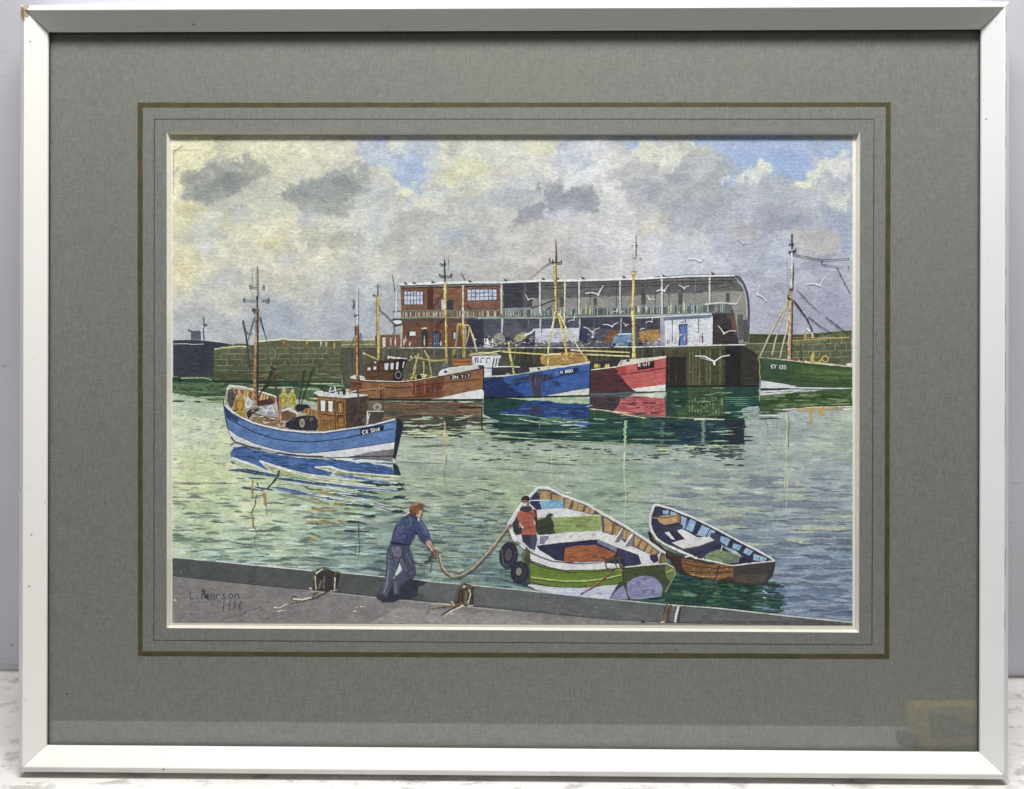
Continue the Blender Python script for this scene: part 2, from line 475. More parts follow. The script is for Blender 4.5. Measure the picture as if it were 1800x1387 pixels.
class Art:
    """one painted thing: many flat brush shapes stacked by hairline paint thickness"""
    def __init__(s, name, label, lvl, unit=None):
        s.name, s.label, s.lvl, s.unit = name, label, lvl, unit
        s.v, s.f, s.c1, s.c2 = [], [], [], []
        s.r = random.Random(sum(map(ord, name + label)))
    def depth(s, lvl=None):
        return D_PAPER - 0.00003 - (s.lvl if lvl is None else lvl) * STEP
    def addv(s, p, d, a, b):
        p = clampp(p)
        s.v.append(plane_pt(p[0], p[1], d))
        s.c1.append(a); s.c2.append(b)
    def poly(s, pts, c, c2=None, wob=0.5, lvl=None, var=7):
        if s.unit and isinstance(pts, str): pts = s.unit(pts)
        d = s.depth(lvl)
        q = []
        n = len(pts)
        for i in range(n):
            (x0, y0), (x1, y1) = pts[i], pts[(i + 1) % n]
            L = math.hypot(x1 - x0, y1 - y0)
            k = max(1, int(L / 5)) if wob else 1
            nx, ny = (-(y1 - y0) / L, (x1 - x0) / L) if L > 0 else (0, 0)
            for j in range(k):
                t = j / k
                w = s.r.gauss(0, wob * 0.55) if (wob and j) else s.r.uniform(-wob, wob) * 0.3
                q.append((x0 + (x1 - x0) * t + nx * w, y0 + (y1 - y0) * t + ny * w))
        if c2 is None:
            c2 = tuple(min(255, max(0, v + var if v + var < 250 else v - var)) for v in c)
        b0 = len(s.v)
        cx = sum(p[0] for p in q) / len(q); cy = sum(p[1] for p in q) / len(q)
        ca, cb = alb(c, cx, cy), alb(c2, cx, cy)
        for p in q: s.addv(p, d, ca, cb)
        for t in tessellate_polygon([[Vector((p[0], p[1], 0)) for p in q]]):
            s.f.append((b0 + t[0], b0 + t[1], b0 + t[2]))
        if lvl is None: s.lvl += 1
        if wob and lvl is None: s.mottle(pts, c, c2)
    def mottle(s, pts, c, c2):
        """smaller dabs of the same pigment, wetter or drier, inside a shape"""
        xs = [p[0] for p in pts]; ys = [p[1] for p in pts]
        A = abs(sum(xs[i - 1] * ys[i] - xs[i] * ys[i - 1] for i in range(len(pts)))) / 2
        if A < 45: return
        def inside(x, y):
            k = False
            for i in range(len(pts)):
                (x0, y0), (x1, y1) = pts[i - 1], pts[i]
                if (y0 > y) != (y1 > y) and x < (x1 - x0) * (y - y0) / (y1 - y0) + x0: k = not k
            return k
        n = int(min(260, A / 16))
        for i in range(n):
            x, y = s.r.uniform(min(xs), max(xs)), s.r.uniform(min(ys), max(ys))
            L = s.r.uniform(2.5, 9) if A < 900 else s.r.uniform(4, 16)
            h = s.r.uniform(1.0, 2.6)
            if not (inside(x - L / 2, y) and inside(x + L / 2, y) and inside(x, y - h / 2 - .4) and inside(x, y + h / 2 + .4)): continue
            b = c if s.r.random() < .5 else c2
            f = s.r.choice((.90, .94, .97, 1.04, 1.07)) + s.r.uniform(-.02, .02)
            if min(c) > 170: f = s.r.uniform(.955, 1.03)
            k = tuple(min(250, v * f + s.r.uniform(-3, 3)) for v in b)
            s.lens(x, y, L, h, k, tuple(min(250, v * 1.02) for v in k), lvl=s.lvl, n=5, tilt=s.r.uniform(-.12, .12))
        s.lvl += 1
    def line(s, pts, c, w=1.0, w1=None, taper=0.0, rough=0.18, c2=None, lvl=None, wob=0.15, breaks=0.0):
        if s.unit and isinstance(pts, str): pts = s.unit(pts)
        if w1 is None: w1 = w
        if s.name in ('painted_boat', 'painted_mast', 'painted_market_hall', 'painted_person', 'painted_rope') and w < 2.6:
            w, w1 = w * 1.3, w1 * 1.3
        d = s.depth(lvl)
        q = []
        for i in range(len(pts) - 1):
            (x0, y0), (x1, y1) = pts[i], pts[i + 1]
            L = math.hypot(x1 - x0, y1 - y0)
            k = max(1, int(L / 4))
            for j in range(k): q.append((x0 + (x1 - x0) * j / k, y0 + (y1 - y0) * j / k))
        q.append(pts[-1])
        if c2 is None: c2 = tuple(min(250, v + 14) for v in c)
        ca, cb = alb(c, *q[0]), alb(c2, *q[0])
        n = len(q)
        prev = None
        for i, (x, y) in enumerate(q):
            a = q[max(0, i - 1)]; b = q[min(n - 1, i + 1)]
            dx, dy = b[0] - a[0], b[1] - a[1]
            L = math.hypot(dx, dy) or 1
            t = i / (n - 1)
            ww = (w + (w1 - w) * t) * 0.5 * (1 + s.r.uniform(-rough, rough))
            if taper: ww *= min(1, (min(t, 1 - t) * 2 / taper) ** 0.6 + 0.12)
            ox, oy = s.r.uniform(-wob, wob), s.r.uniform(-wob, wob)
            nx, ny = -dy / L * ww, dx / L * ww
            b0 = len(s.v)
            s.addv((x + nx + ox, y + ny + oy), d, ca, cb)
            s.addv((x - nx + ox, y - ny + oy), d, ca, cb)
            if prev is not None and s.r.random() >= breaks:
                s.f.append((prev, prev + 1, b0 + 1, b0))
            prev = b0
        if lvl is None: s.lvl += 1
    def lens(s, cx, cy, L, h, c, c2=None, tilt=0.0, bend=0.0, lvl=None, n=7):
        """single horizontal brush dab"""
        d = s.depth(lvl)
        if s.name == 'painted_reflection' and h < 4: h *= 1.4; L *= 1.15
        if c2 is None: c2 = tuple(min(250, v + 10) for v in c)
        ca, cb = alb(c, cx, cy), alb(c2, cx, cy)
        up, dn = [], []
        for i in range(n + 1):
            t = i / n
            e = math.sin(math.pi * t) ** 0.55 if 0 < t < 1 else 0.06
            x = cx + (t - 0.5) * L
            y = cy + (t - 0.5) * L * tilt + bend * math.sin(t * math.pi) + s.r.uniform(-.18, .18) * h
            up.append((x, y - h * 0.5 * e * s.r.uniform(0.6, 1.2)))
            dn.append((x, y + h * 0.5 * e * s.r.uniform(0.6, 1.2)))
        b0 = len(s.v)
        for p in up: s.addv(p, d, ca, cb)
        for p in dn: s.addv(p, d, ca, cb)
        for i in range(n): s.f.append((b0 + i, b0 + i + 1, b0 + n + 2 + i, b0 + n + 1 + i))
        if lvl is None: s.lvl += 1
    def ring(s, cx, cy, rx, ry, c, hole=None, hr=0.5, rot=0.0, n=22):
        for k, col in ((1.0, c), (hr, hole)):
            if col is None: continue
            pts = []
            for i in range(n):
                a = 2 * math.pi * i / n
                x, y = rx * k * math.cos(a), ry * k * math.sin(a)
                pts.append((cx + x * math.cos(rot) - y * math.sin(rot), cy + x * math.sin(rot) + y * math.cos(rot)))
            s.poly(pts, col, wob=0.25)
    def build(s, parent):
        me = bpy.data.meshes.new(s.name)
        me.from_pydata(s.v, [], s.f)
        for nm, arr in (('Col', s.c1), ('Col2', s.c2)):
            at = me.color_attributes.new(nm, 'FLOAT_COLOR', 'POINT')
            a = np.ones((len(arr), 4), dtype=np.float32)
            a[:, :3] = np.array(arr, dtype=np.float32)
            at.data.foreach_set('color', a.ravel())
        bm = bmesh.new(); bm.from_mesh(me)
        for f in bm.faces:
            if f.normal.y > 0: f.normal_flip()
        bm.to_mesh(me); bm.free()
        o = link(s.name, me, PAINT, parent)
        if s.label: o['label'] = s.label
        return o

# fractal value noise on photo-pixel coordinates
def vnoise(x, y, seed):
    r = np.random.RandomState(seed)
    g_ = r.rand(256, 256)
    xi = np.floor(x).astype(int); yi = np.floor(y).astype(int)
    fx = x - xi; fy = y - yi
    fx = fx * fx * (3 - 2 * fx); fy = fy * fy * (3 - 2 * fy)
    a = g_[yi % 256, xi % 256]; b = g_[yi % 256, (xi + 1) % 256]
    c = g_[(yi + 1) % 256, xi % 256]; d = g_[(yi + 1) % 256, (xi + 1) % 256]
    return (a * (1 - fx) + b * fx) * (1 - fy) + (c * (1 - fx) + d * fx) * fy
def fbm(x, y, scale, seed, octv=5):
    t = 0; amp = 0.5; s_ = 1.0 / scale
    for i in range(octv):
        t = t + amp * (vnoise(x * s_ + 17.3 * i, y * s_ + 9.1 * i, seed + i) - 0.5)
        amp *= 0.55; s_ *= 2.05
    return t * 2

def lin_np(c):
    c = np.clip(c, 0, 255) / 255.0
    return np.where(c <= 0.04045, c / 12.92, ((c + 0.055) / 1.055) ** 2.4)

def wash_sheet(name, label, fn, y_top, y_bot, step, lvl, parent):
    nx = int((PX1 - PX0) / step) + 1
    xs = np.linspace(PX0, PX1, nx)
    ny = int((max(y_bot(PX0), y_bot(PX1)) - y_top) / step) + 1
    ts = np.linspace(0, 1, ny)
    X = np.tile(xs, (ny, 1))
    yb = np.array([y_bot(x) for x in xs])
    Y = y_top + (yb - y_top)[None, :] * ts[:, None]
    C = fn(X, Y)
    d = D_PAPER - 0.00003 - lvl * STEP
    R3 = np.array(CAM_R)
    V = np.stack([(X - 900) / 1600, np.ones_like(X), -(Y - 693.5) / 1600], -1) @ R3.T
    t = (d - CAM_P.y) / V[..., 1]
    W = np.array(CAM_P)[None, None, :] + V * t[..., None]
    me = bpy.data.meshes.new(name)
    n = nx * ny
    me.vertices.add(n)
    me.vertices.foreach_set('co', W.reshape(-1).astype(np.float32))
    idx = np.arange(n).reshape(ny, nx)
    q = np.stack([idx[:-1, :-1], idx[1:, :-1], idx[1:, 1:], idx[:-1, 1:]], -1).reshape(-1, 4)
    me.loops.add(q.size)
    me.loops.foreach_set('vertex_index', q.ravel().astype(np.int32))
    me.polygons.add(len(q))
    me.polygons.foreach_set('loop_start', (np.arange(len(q)) * 4).astype(np.int32))
    me.polygons.foreach_set('loop_total', np.full(len(q), 4, dtype=np.int32))
    me.update(calc_edges=True)
    SAT = 0.92 if name == 'painted_sky' else 0.80
    Lm = (C * np.array([.3, .59, .11])).sum(-1, keepdims=True)
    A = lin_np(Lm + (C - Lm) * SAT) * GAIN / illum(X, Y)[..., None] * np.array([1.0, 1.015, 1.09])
    a = np.ones((n, 4), dtype=np.float32); a[:, :3] = np.clip(A, 0, 0.86).reshape(-1, 3)
    for nm in ('Col', 'Col2'):
        at = me.color_attributes.new(nm, 'FLOAT_COLOR', 'POINT')
        at.data.foreach_set('color', (a * (1.0 if nm == 'Col' else 1.03)).ravel().astype(np.float32))
    o = link(name, me, PAINT, parent)
    o['label'] = label
    return o

def idw(X, Y, ctrl, p=3.0, ys=1.0):
    W = 0; S = 0
    for x, y, c in ctrl:
        w = 1.0 / ((X - x) ** 2 + ((Y - y) * ys) ** 2 + 300) ** (p / 2)
        W = W + w; S = S + w[..., None] * np.array(c, float)
    return S / W[..., None]

def sky_fn(X, Y):
    wx = X + fbm(X, Y, 60, 5) * 26; wy = Y + fbm(X, Y, 60, 25) * 22
    ctrl = [(330, 260, (226, 220, 180)), (450, 250, (224, 219, 188)), (330, 390, (230, 226, 184)), (320, 460, (222, 214, 180)), (470, 400, (228, 222, 192)),
            (560, 430, (218, 214, 192)), (400, 520, (208, 206, 190)), (340, 580, (196, 196, 194)), (600, 560, (190, 191, 192)), (600, 270, (220, 214, 188)),
            (500, 480, (216, 212, 192)), (680, 450, (204, 203, 190)), (690, 390, (212, 212, 204)), (700, 420, (196, 196, 186)), (760, 300, (205, 210, 205)), (800, 260, (214, 213, 192)), (900, 300, (216, 213, 200)), (900, 260, (218, 215, 200)),
            (820, 350, (204, 202, 188)), (850, 420, (190, 190, 184)), (1050, 330, (214, 212, 206)), (1050, 420, (204, 203, 202)), (960, 450, (194, 189, 180)),
            (1000, 480, (188, 187, 184)), (760, 470, (192, 192, 184)), (1130, 300, (206, 205, 198)), (1130, 430, (200, 198, 198)), (1180, 470, (198, 201, 208)),
            (1250, 440, (192, 195, 204)), (1230, 350, (174, 176, 180)), (1300, 350, (184, 186, 194)), (1360, 370, (178, 181, 192)), (1450, 350, (190, 193, 200)),
            (1330, 470, (182, 184, 196)), (1450, 480, (184, 185, 196)), (1400, 560, (172, 173, 186)), (1480, 560, (170, 172, 188)), (1330, 560, (180, 182, 192)),
            (660, 520, (184, 186, 190)), (480, 570, (184, 188, 196)), (1490, 420, (182, 186, 202))]
    C = idw(wx, wy, ctrl, 3.2)
    C += (fbm(X, Y, 50, 60)[..., None] * np.array([22, 21, 16]))
    C += (fbm(X, Y * 1.8, 9, 66, 3)[..., None] * np.array([13, 13, 12]))
    C += np.array([2, 2, 3])
    def blob(cx, cy, rx, ry, col, op=0.8, soft=0.35, rot=0.0, warp=0.55, seed=1, edge=0.0):
        nonlocal C
        a = math.radians(rot)
        dx, dy = X - cx, Y - cy
        u = (dx * math.cos(a) + dy * math.sin(a)) / rx
        v = (-dx * math.sin(a) + dy * math.cos(a)) / ry
        sc = max(10, (rx + ry) * 0.36)
        d = np.sqrt(u * u + v * v) + fbm(X, Y, sc, 100 + seed * 7) * warp * 1.55 + fbm(X, Y, sc * 0.28, 300 + seed) * warp * 0.75
        sf = soft + (0.30 * np.clip(v + 0.1, 0, 1) if edge else 0.0)
        m = np.clip((1 + sf - d) / (2 * sf), 0, 1); m = m * m * (3 - 2 * m)
        C = C * (1 - (m * op)[..., None]) + np.array(col, float) * (m * op)[..., None]
        if edge:
            r = np.exp(-((d - 0.95) / 0.05) ** 2) * np.clip(1 - v, 0, 1)
            C = C - (r * edge)[..., None]
    b = blob
    # soft under-washes
    b(400, 345, 85, 48, (192, 193, 180), .75, .5, -8, seed=2)
    b(372, 405, 34, 40, (198, 199, 196), .7, .4, 0, seed=41)
    b(600, 330, 95, 50, (196, 196, 184), .7, .5, -15, seed=3)
    b(660, 380, 40, 55, (206, 208, 205), .7, .5, seed=4)
    b(395, 290, 35, 16, (190, 190, 182), .7, .2, 20, seed=5)
    b(405, 312, 62, 24, (156, 160, 156), .66, .14, -14, seed=6, edge=6)
    b(392, 330, 48, 17, (134, 140, 141), .6, .18, -14, seed=7, edge=5)
    b(338, 318, 26, 17, (158, 160, 148), .7, .14, 8, seed=8, edge=5)
    b(372, 352, 30, 10, (170, 172, 168), .55, .3, -30, seed=9)
    b(424, 371, 20, 9, (172, 172, 178), .7, .15, -12, seed=10, edge=4)
    b(602, 318, 62, 30, (156, 161, 157), .68, .12, -18, seed=11, edge=6)
    b(572, 335, 62, 17, (138, 144, 142), .58, .18, -10, seed=12, edge=5)
    b(535, 335, 18, 12, (135, 135, 145), .6, .15, 0, seed=13, edge=5)
    b(560, 362, 32, 14, (160, 164, 160), .6, .2, 10, seed=14)
    b(540, 385, 14, 24, (192, 194, 198), .6, .3, seed=15)
    b(586, 420, 38, 18, (188, 187, 172), .75, .12, -18, seed=16, edge=5)
    b(445, 375, 14, 12, (236, 232, 205), .5, .4, seed=17)
    b(365, 430, 14, 12, (222, 222, 230), .6, .4, seed=42)
    b(505, 452, 24, 12, (218, 218, 226), .7, .4, seed=43)
    b(325, 472, 16, 9, (228, 210, 160), .45, .6, seed=44)
    b(480, 425, 30, 8, (222, 212, 160), .5, .4, -10, seed=45)
    b(395, 492, 45, 18, (196, 197, 194), .7, .12, -20, seed=46, edge=3)
    # blue gaps left of centre
    b(655, 262, 34, 26, (188, 196, 214), .85, .3, 20, seed=18)
    b(722, 296, 28, 38, (168, 184, 212), .85, .3, 15, seed=19)
    b(705, 285, 32, 20, (176, 191, 212), .6, .35, -15, seed=20)
    b(740, 258, 30, 16, (180, 190, 204), .6, .4, seed=21)
    b(735, 338, 12, 14, (168, 184, 205), .7, .3, seed=22)
    b(708, 342, 20, 9, (236, 231, 198), .9, .16, -12, seed=23, edge=2)
    b(745, 355, 22, 10, (228, 224, 198), .6, .4, 10, seed=24)
    b(784, 268, 8, 26, (224, 222, 186), .6, .4, seed=25)
    b(815, 300, 40, 24, (222, 220, 184), .8, .3, -15, seed=26)
    b(800, 262, 16, 14, (188, 190, 178), .6, .3, seed=47)
    b(950, 262, 38, 14, (224, 220, 184), .6, .5, seed=27)
    b(1012, 272, 30, 38, (192, 198, 208), .8, .25, 12, seed=28, edge=3)
    b(880, 345, 60, 26, (194, 197, 198), .8, .25, -8, seed=29, edge=2)
    b(880, 300, 30, 12, (206, 200, 184), .5, .4, seed=48)
    b(998, 345, 62, 24, (154, 158, 166), .75, .13, 5, seed=30, edge=6)
    b(950, 370, 32, 14, (158, 161, 168), .8, .12, -14, seed=31, edge=6)
    b(1000, 345, 30, 14, (140, 144, 154), .6, .3, 0, seed=32)
    b(1030, 352, 26, 20, (152, 156, 164), .8, .1, 20, seed=161, edge=6)
    b(935, 376, 30, 10, (158, 161, 168), .8, .1, -20, seed=162, edge=6)
    b(900, 350, 50, 18, (176, 180, 184), .7, .15, -5, seed=163, edge=3)
    b(988, 380, 30, 11, (208, 208, 214), .85, .15, 5, seed=33)
    b(795, 414, 26, 12, (180, 187, 198), .7, .4, seed=34)
    b(760, 330, 20, 10, (200, 196, 182), .5, .3, seed=35)
    b(812, 352, 12, 14, (190, 188, 182), .6, .15, seed=49, edge=3)
    b(720, 400, 60, 26, (184, 184, 176), .6, .4, -6, seed=50)
    # right hand clouds
    b(1320, 256, 190, 30, (170, 187, 215), .9, .22, 2, seed=51)
    b(1298, 286, 42, 32, (164, 184, 218), .9, .2, 0, seed=52)
    b(1395, 298, 48, 24, (162, 184, 218), .9, .2, 0, seed=53)
    b(1150, 272, 55, 22, (222, 219, 200), .9, .18, 8, seed=54)
    b(1215, 276, 42, 20, (219, 219, 204), .9, .18, -10, seed=55)
    b(1262, 306, 18, 22, (226, 225, 220), .8, .25, 20, seed=56)
    b(1232, 338, 78, 52, (174, 177, 180), .9, .12, -20, seed=57, edge=3)
    b(1135, 340, 52, 40, (184, 184, 186), .8, .2, 0, seed=58, edge=2)
    b(1145, 336, 18, 16, (164, 164, 174), .8, .4, 0, seed=59)
    b(1330, 305, 30, 15, (228, 228, 208), .8, .3, -22, seed=60)
    b(1338, 290, 9, 10, (232, 231, 208), .8, .25, 0, seed=160)
    b(1412, 326, 52, 9, (236, 236, 206), .9, .2, -9, seed=61)
    b(1455, 296, 34, 16, (222, 224, 204), .9, .2, -35, seed=62)
    b(1484, 292, 20, 22, (224, 222, 216), .85, .25, 0, seed=63)
    b(1342, 342, 78, 36, (182, 186, 192), .9, .13, 4, seed=64, edge=3)
    b(1432, 356, 62, 32, (186, 189, 194), .85, .14, -24, seed=65, edge=3)
    b(1475, 355, 18, 20, (224, 224, 206), .7, .25, 10, seed=66)
    b(1365, 382, 60, 24, (166, 169, 182), .75, .4, 5, seed=67)
    b(1228, 372, 56, 26, (170, 172, 178), .75, .35, -6, seed=68)
    b(1310, 405, 34, 18, (186, 180, 174), .8, .14, -8, seed=69, edge=3)
    b(1438, 425, 38, 28, (190, 186, 180), .8, .15, -8, seed=70, edge=3)
    b(1155, 395, 36, 20, (210, 204, 188), .6, .4, seed=71)
    b(1215, 425, 36, 16, (206, 208, 204), .8, .3, seed=72)
    b(1310, 432, 50, 16, (182, 184, 196), .8, .25, -5, seed=73)
    b(1380, 445, 26, 30, (198, 202, 214), .7, .35, seed=74)
    rw = random.Random(3)
    for i in range(150):
        x, y = rw.uniform(310, 1490), rw.uniform(250, 570)
        if y < 320 and (640 < x < 780 or x > 1240): continue
        ix, iy = int((x - PX0) / (PX1 - PX0) * (X.shape[1] - 1)), int((y - PY0) / (Y[-1, 0] - PY0) * (X.shape[0] - 1))
        t = C[iy, ix] * rw.choice((.9, .93, .95, 1.05, 1.07)) + np.array([rw.uniform(-3, 3), rw.uniform(-1, 1), rw.uniform(-4, 6)])
        b(x, y, rw.uniform(10, 44), rw.uniform(5, 18), t, rw.uniform(.45, .85), rw.choice((.06, .1, .25)), rw.uniform(-35, 20), seed=120 + i, warp=.6, edge=rw.choice((0, 3, 4)))
    # lowest, darker belt near the horizon
    b(470, 590, 200, 34, (178, 183, 192), .55, .7, -4, seed=75)
    b(1410, 565, 110, 45, (170, 172, 188), .6, .5, 0, seed=76)
    b(660, 575, 60, 30, (172, 176, 186), .6, .5, seed=77)
    return C

WCTRL = [(320, 700, (188, 198, 168)), (320, 760, (204, 210, 174)), (345, 840, (207, 214, 160)), (420, 900, (196, 208, 158)), (330, 930, (182, 196, 158)), (500, 930, (176, 192, 156)), (430, 970, (168, 186, 158)),
         (600, 870, (172, 186, 150)), (600, 960, (156, 176, 158)), (560, 900, (170, 186, 150)), (720, 800, (168, 178, 156)), (780, 850, (158, 168, 142)), (800, 800, (168, 178, 158)),
         (820, 960, (136, 154, 138)), (700, 980, (132, 152, 140)), (850, 1010, (118, 142, 138)), (960, 820, (160, 172, 150)), (900, 870, (164, 178, 140)), (850, 900, (150, 164, 140)),
         (1100, 850, (150, 166, 140)), (1160, 800, (160, 172, 158)), (1180, 870, (162, 172, 158)), (1250, 850, (164, 174, 158)), (1250, 900, (150, 162, 146)),
         (1400, 740, (160, 170, 162)), (1470, 760, (168, 178, 158)), (1400, 810, (160, 170, 160)), (1460, 860, (152, 160, 162)), (1350, 870, (156, 166, 156)), (1430, 920, (146, 156, 160)),
         (1340, 930, (140, 152, 156)), (1430, 990, (134, 148, 160)), (1480, 1040, (124, 140, 158)), (1390, 1060, (116, 132, 154)), (1480, 1090, (110, 126, 152)), (1240, 1050, (52, 92, 80)), (1180, 1030, (48, 92, 82)), (1000, 1040, (96, 120, 110))]
WCTRL = [(x, y, (c[0] * 1.01 + 2, c[1] * 1.02 + 2, c[2] * 1.01 + 5)) for x, y, c in WCTRL]
def water_fn(X, Y):
    wx = X + fbm(X, Y * 3.0, 90, 405) * 50; wy = Y + fbm(X, Y * 2.5, 60, 425) * 16
    C = idw(wx, wy, WCTRL, 3.4, 1.3)
    C += fbm(X, Y * 5.0, 60, 460)[..., None] * np.array([34, 28, 26])
    C += fbm(X * 0.5, Y * 2.6, 12, 470, 3)[..., None] * np.array([18, 17, 16])
    return C

def water_col(x, y):
    c = idw(np.array([x], float), np.array([y], float), WCTRL, 3.4, 1.3)[0]
    return c

sky = wash_sheet('painted_sky', 'cloudy cream and grey sky with blue gaps, painted in washes', sky_fn, PY0, lambda x: 665, 2.0, 0, paper)
water = wash_sheet('painted_water', 'pale green harbour water washes', water_fn, 662, lambda x: py1(x), 2.5, 3, paper)
#PAINTING
# --- water: dabs, streaks and reflections -------------------------------------------------
def gauss(a, b): return random.uniform(a, b)
def make_ripples():
    a = Art('painted_ripples', 'hundreds of short horizontal brush dabs on the painted water', 6)
    r = random.Random(31)
    def edge(x):      # top of the quay parapet line
        pts = [(300, 981), (393, 989), (548, 1004), (640, 1012), (900, 1036), (1011, 1048), (1162, 1063), (1260, 1069), (1373, 1082), (1500, 1094)]
        for (x0, y0), (x1, y1) in zip(pts, pts[1:]):
            if x <= x1: return y0 + (y1 - y0) * (x - x0) / (x1 - x0)
        return 1094
    n = 0
    tries = 0
    while n < 2600 and tries < 20000:
        tries += 1
        x = r.uniform(303, 1498); y = r.uniform(672, 1092)
        if y > edge(x) - 1: continue
        if y < 700 and x > 370 : continue
        if 600 < x < 1310 and y < 735: continue
        dp = (y - 660) / 430.0
        if y > 840 and r.random() < 0.62: continue
        right = x > 1120
        L = r.uniform(9, 24) * (0.55 + 1.7 * dp) * (1.4 if right else 1.0)
        h = r.uniform(0.8, 1.9) * (0.5 + 2.4 * dp)
        base = water_col(x, y)
        t = r.random()
        if 690 < y < 850 and x > 480 and r.random() < .35: continue
        if t < 0.56:
            f = r.uniform(0.70, 0.92) if y > 850 else r.uniform(0.86, 0.96)
            c = (base[0] * f * 0.95, base[1] * f, base[2] * f * 1.05)
            if y > 850 and x < 900 and r.random() < 0.30:
                c = (base[0] * .56, base[1] * .64, base[2] * .72)
        elif t < 0.86:
            f = r.uniform(1.06, 1.22) if y > 850 else r.uniform(1.03, 1.11)
            c = (base[0] * f, base[1] * f, base[2] * f * 0.99)
        else:
            c = (base[0] * 1.02, base[1] * 1.03, base[2] * 0.93) if x < 1200 else (base[0] * .88, base[1] * .92, base[2] * 1.08)
        c = tuple(min(235, v) for v in c)
        a.lens(x, y, L, h, c, tuple(min(240, v * 1.05) for v in c), tilt=0.02, bend=r.choice((-1, -1, 0, 1)) * h * 0.5, lvl=6 + (n % 160))
        n += 1
    # crisp little chevron waves lower left
    for i in range(700):
        x = r.uniform(305, 900); y = r.uniform(835, 1030)
        if y > edge(x) - 4: continue
        if r.random() > (y - 820) / 180: continue
        L = r.uniform(18, 50); h = r.uniform(2.5, 6)
        base = water_col(x, y); f = r.uniform(0.60, 0.84)
        if r.random() < .3: f = r.uniform(1.08, 1.2)
        c = (base[0] * f * .94, base[1] * f, base[2] * f * 1.08)
        lv = 170 + i % 60
        a.poly([(x - L / 2, y + h * .3), (x - L * .25, y - h * .18), (x - L * .08, y - h * .46), (x + L * .1, y - h * .42), (x + L * .28, y - h * .1), (x + L / 2, y + h * .4), (x + L * .1, y + h * .45), (x - L * .2, y + h * .35)], c, wob=.4, lvl=lv)
    # blue violet dabs lower right
    for i in range(190):
        x = r.uniform(1290, 1498); y = r.uniform(930, 1088)
        if y > edge(x) - 3: continue
        if x < 1370 and y > 985: continue
        L = r.uniform(22, 60); h = r.uniform(2.5, 6.5); f = r.choice((r.uniform(.80, .93), r.uniform(1.05, 1.22)))
        a.lens(x, y, L, h, (122 * f, 138 * f, 156 * min(f, 1.14)), tilt=.03, bend=r.choice((-1, 1)), lvl=232 + i % 60)
    # slate dabs behind the little boats
    for i in range(90):
        x = r.uniform(1170, 1495); y = r.uniform(835, 960)
        L = r.uniform(30, 85); h = r.uniform(3, 8)
        a.lens(x, y, L, h, r.choice([(128, 138, 152), (138, 146, 150), (122, 134, 146), (176, 182, 160)]), tilt=.01, lvl=292 + i % 40)
    for i in range(130):
        x = r.uniform(720, 900); y = r.uniform(890, 1025)
        if y > edge(x) - 4: continue
        L = r.uniform(18, 42); h = r.uniform(2, 4.5)
        a.lens(x, y, L, h, r.choice([(112, 130, 134), (98, 120, 122), (120, 138, 124), (165, 182, 150), (150, 168, 142)]), tilt=.02, lvl=332 + i % 40)
    # short dark dashes under the big reflection
    for i in range(95):
        x = r.uniform(820, 1305); y = r.uniform(778, 812)
        a.lens(x, y, r.uniform(6, 20), r.uniform(1.0, 2.4), r.choice([(70, 92, 78), (52, 70, 66), (88, 104, 84)]), lvl=372 + i % 30)
    for x, y, L in ((1285, 785, 28), (1298, 790, 22), (1286, 799, 26), (1300, 807, 18), (1282, 817, 20), (1302, 818, 12)):
        a.lens(x, y, L, 2.6, (40, 48, 60), lvl=402)
    for i in range(26):
        a.lens(r.uniform(306, 400), r.uniform(735, 830), r.uniform(5, 12), .8, (110, 110, 82), lvl=403 + i)
    # long pale glints of the open water
    for q in ('720,838 860,846 960,862', '700,795 800,798 960,812 1050,812', '690,842 760,850 880,868', '930,800 1060,806 1150,806'):
        a.line(U_(q), (196, 206, 160), 1.6, 1.0, taper=.5, lvl=430)
    for q in ('300,848 420,850', '700,812 780,815', '860,822 1010,834', '1060,880 1160,884'):
        a.line(U_(q), (112, 128, 104), 1.2, .6, taper=.5, lvl=431)
    a.build(paper)['kind'] = 'stuff'
make_ripples()

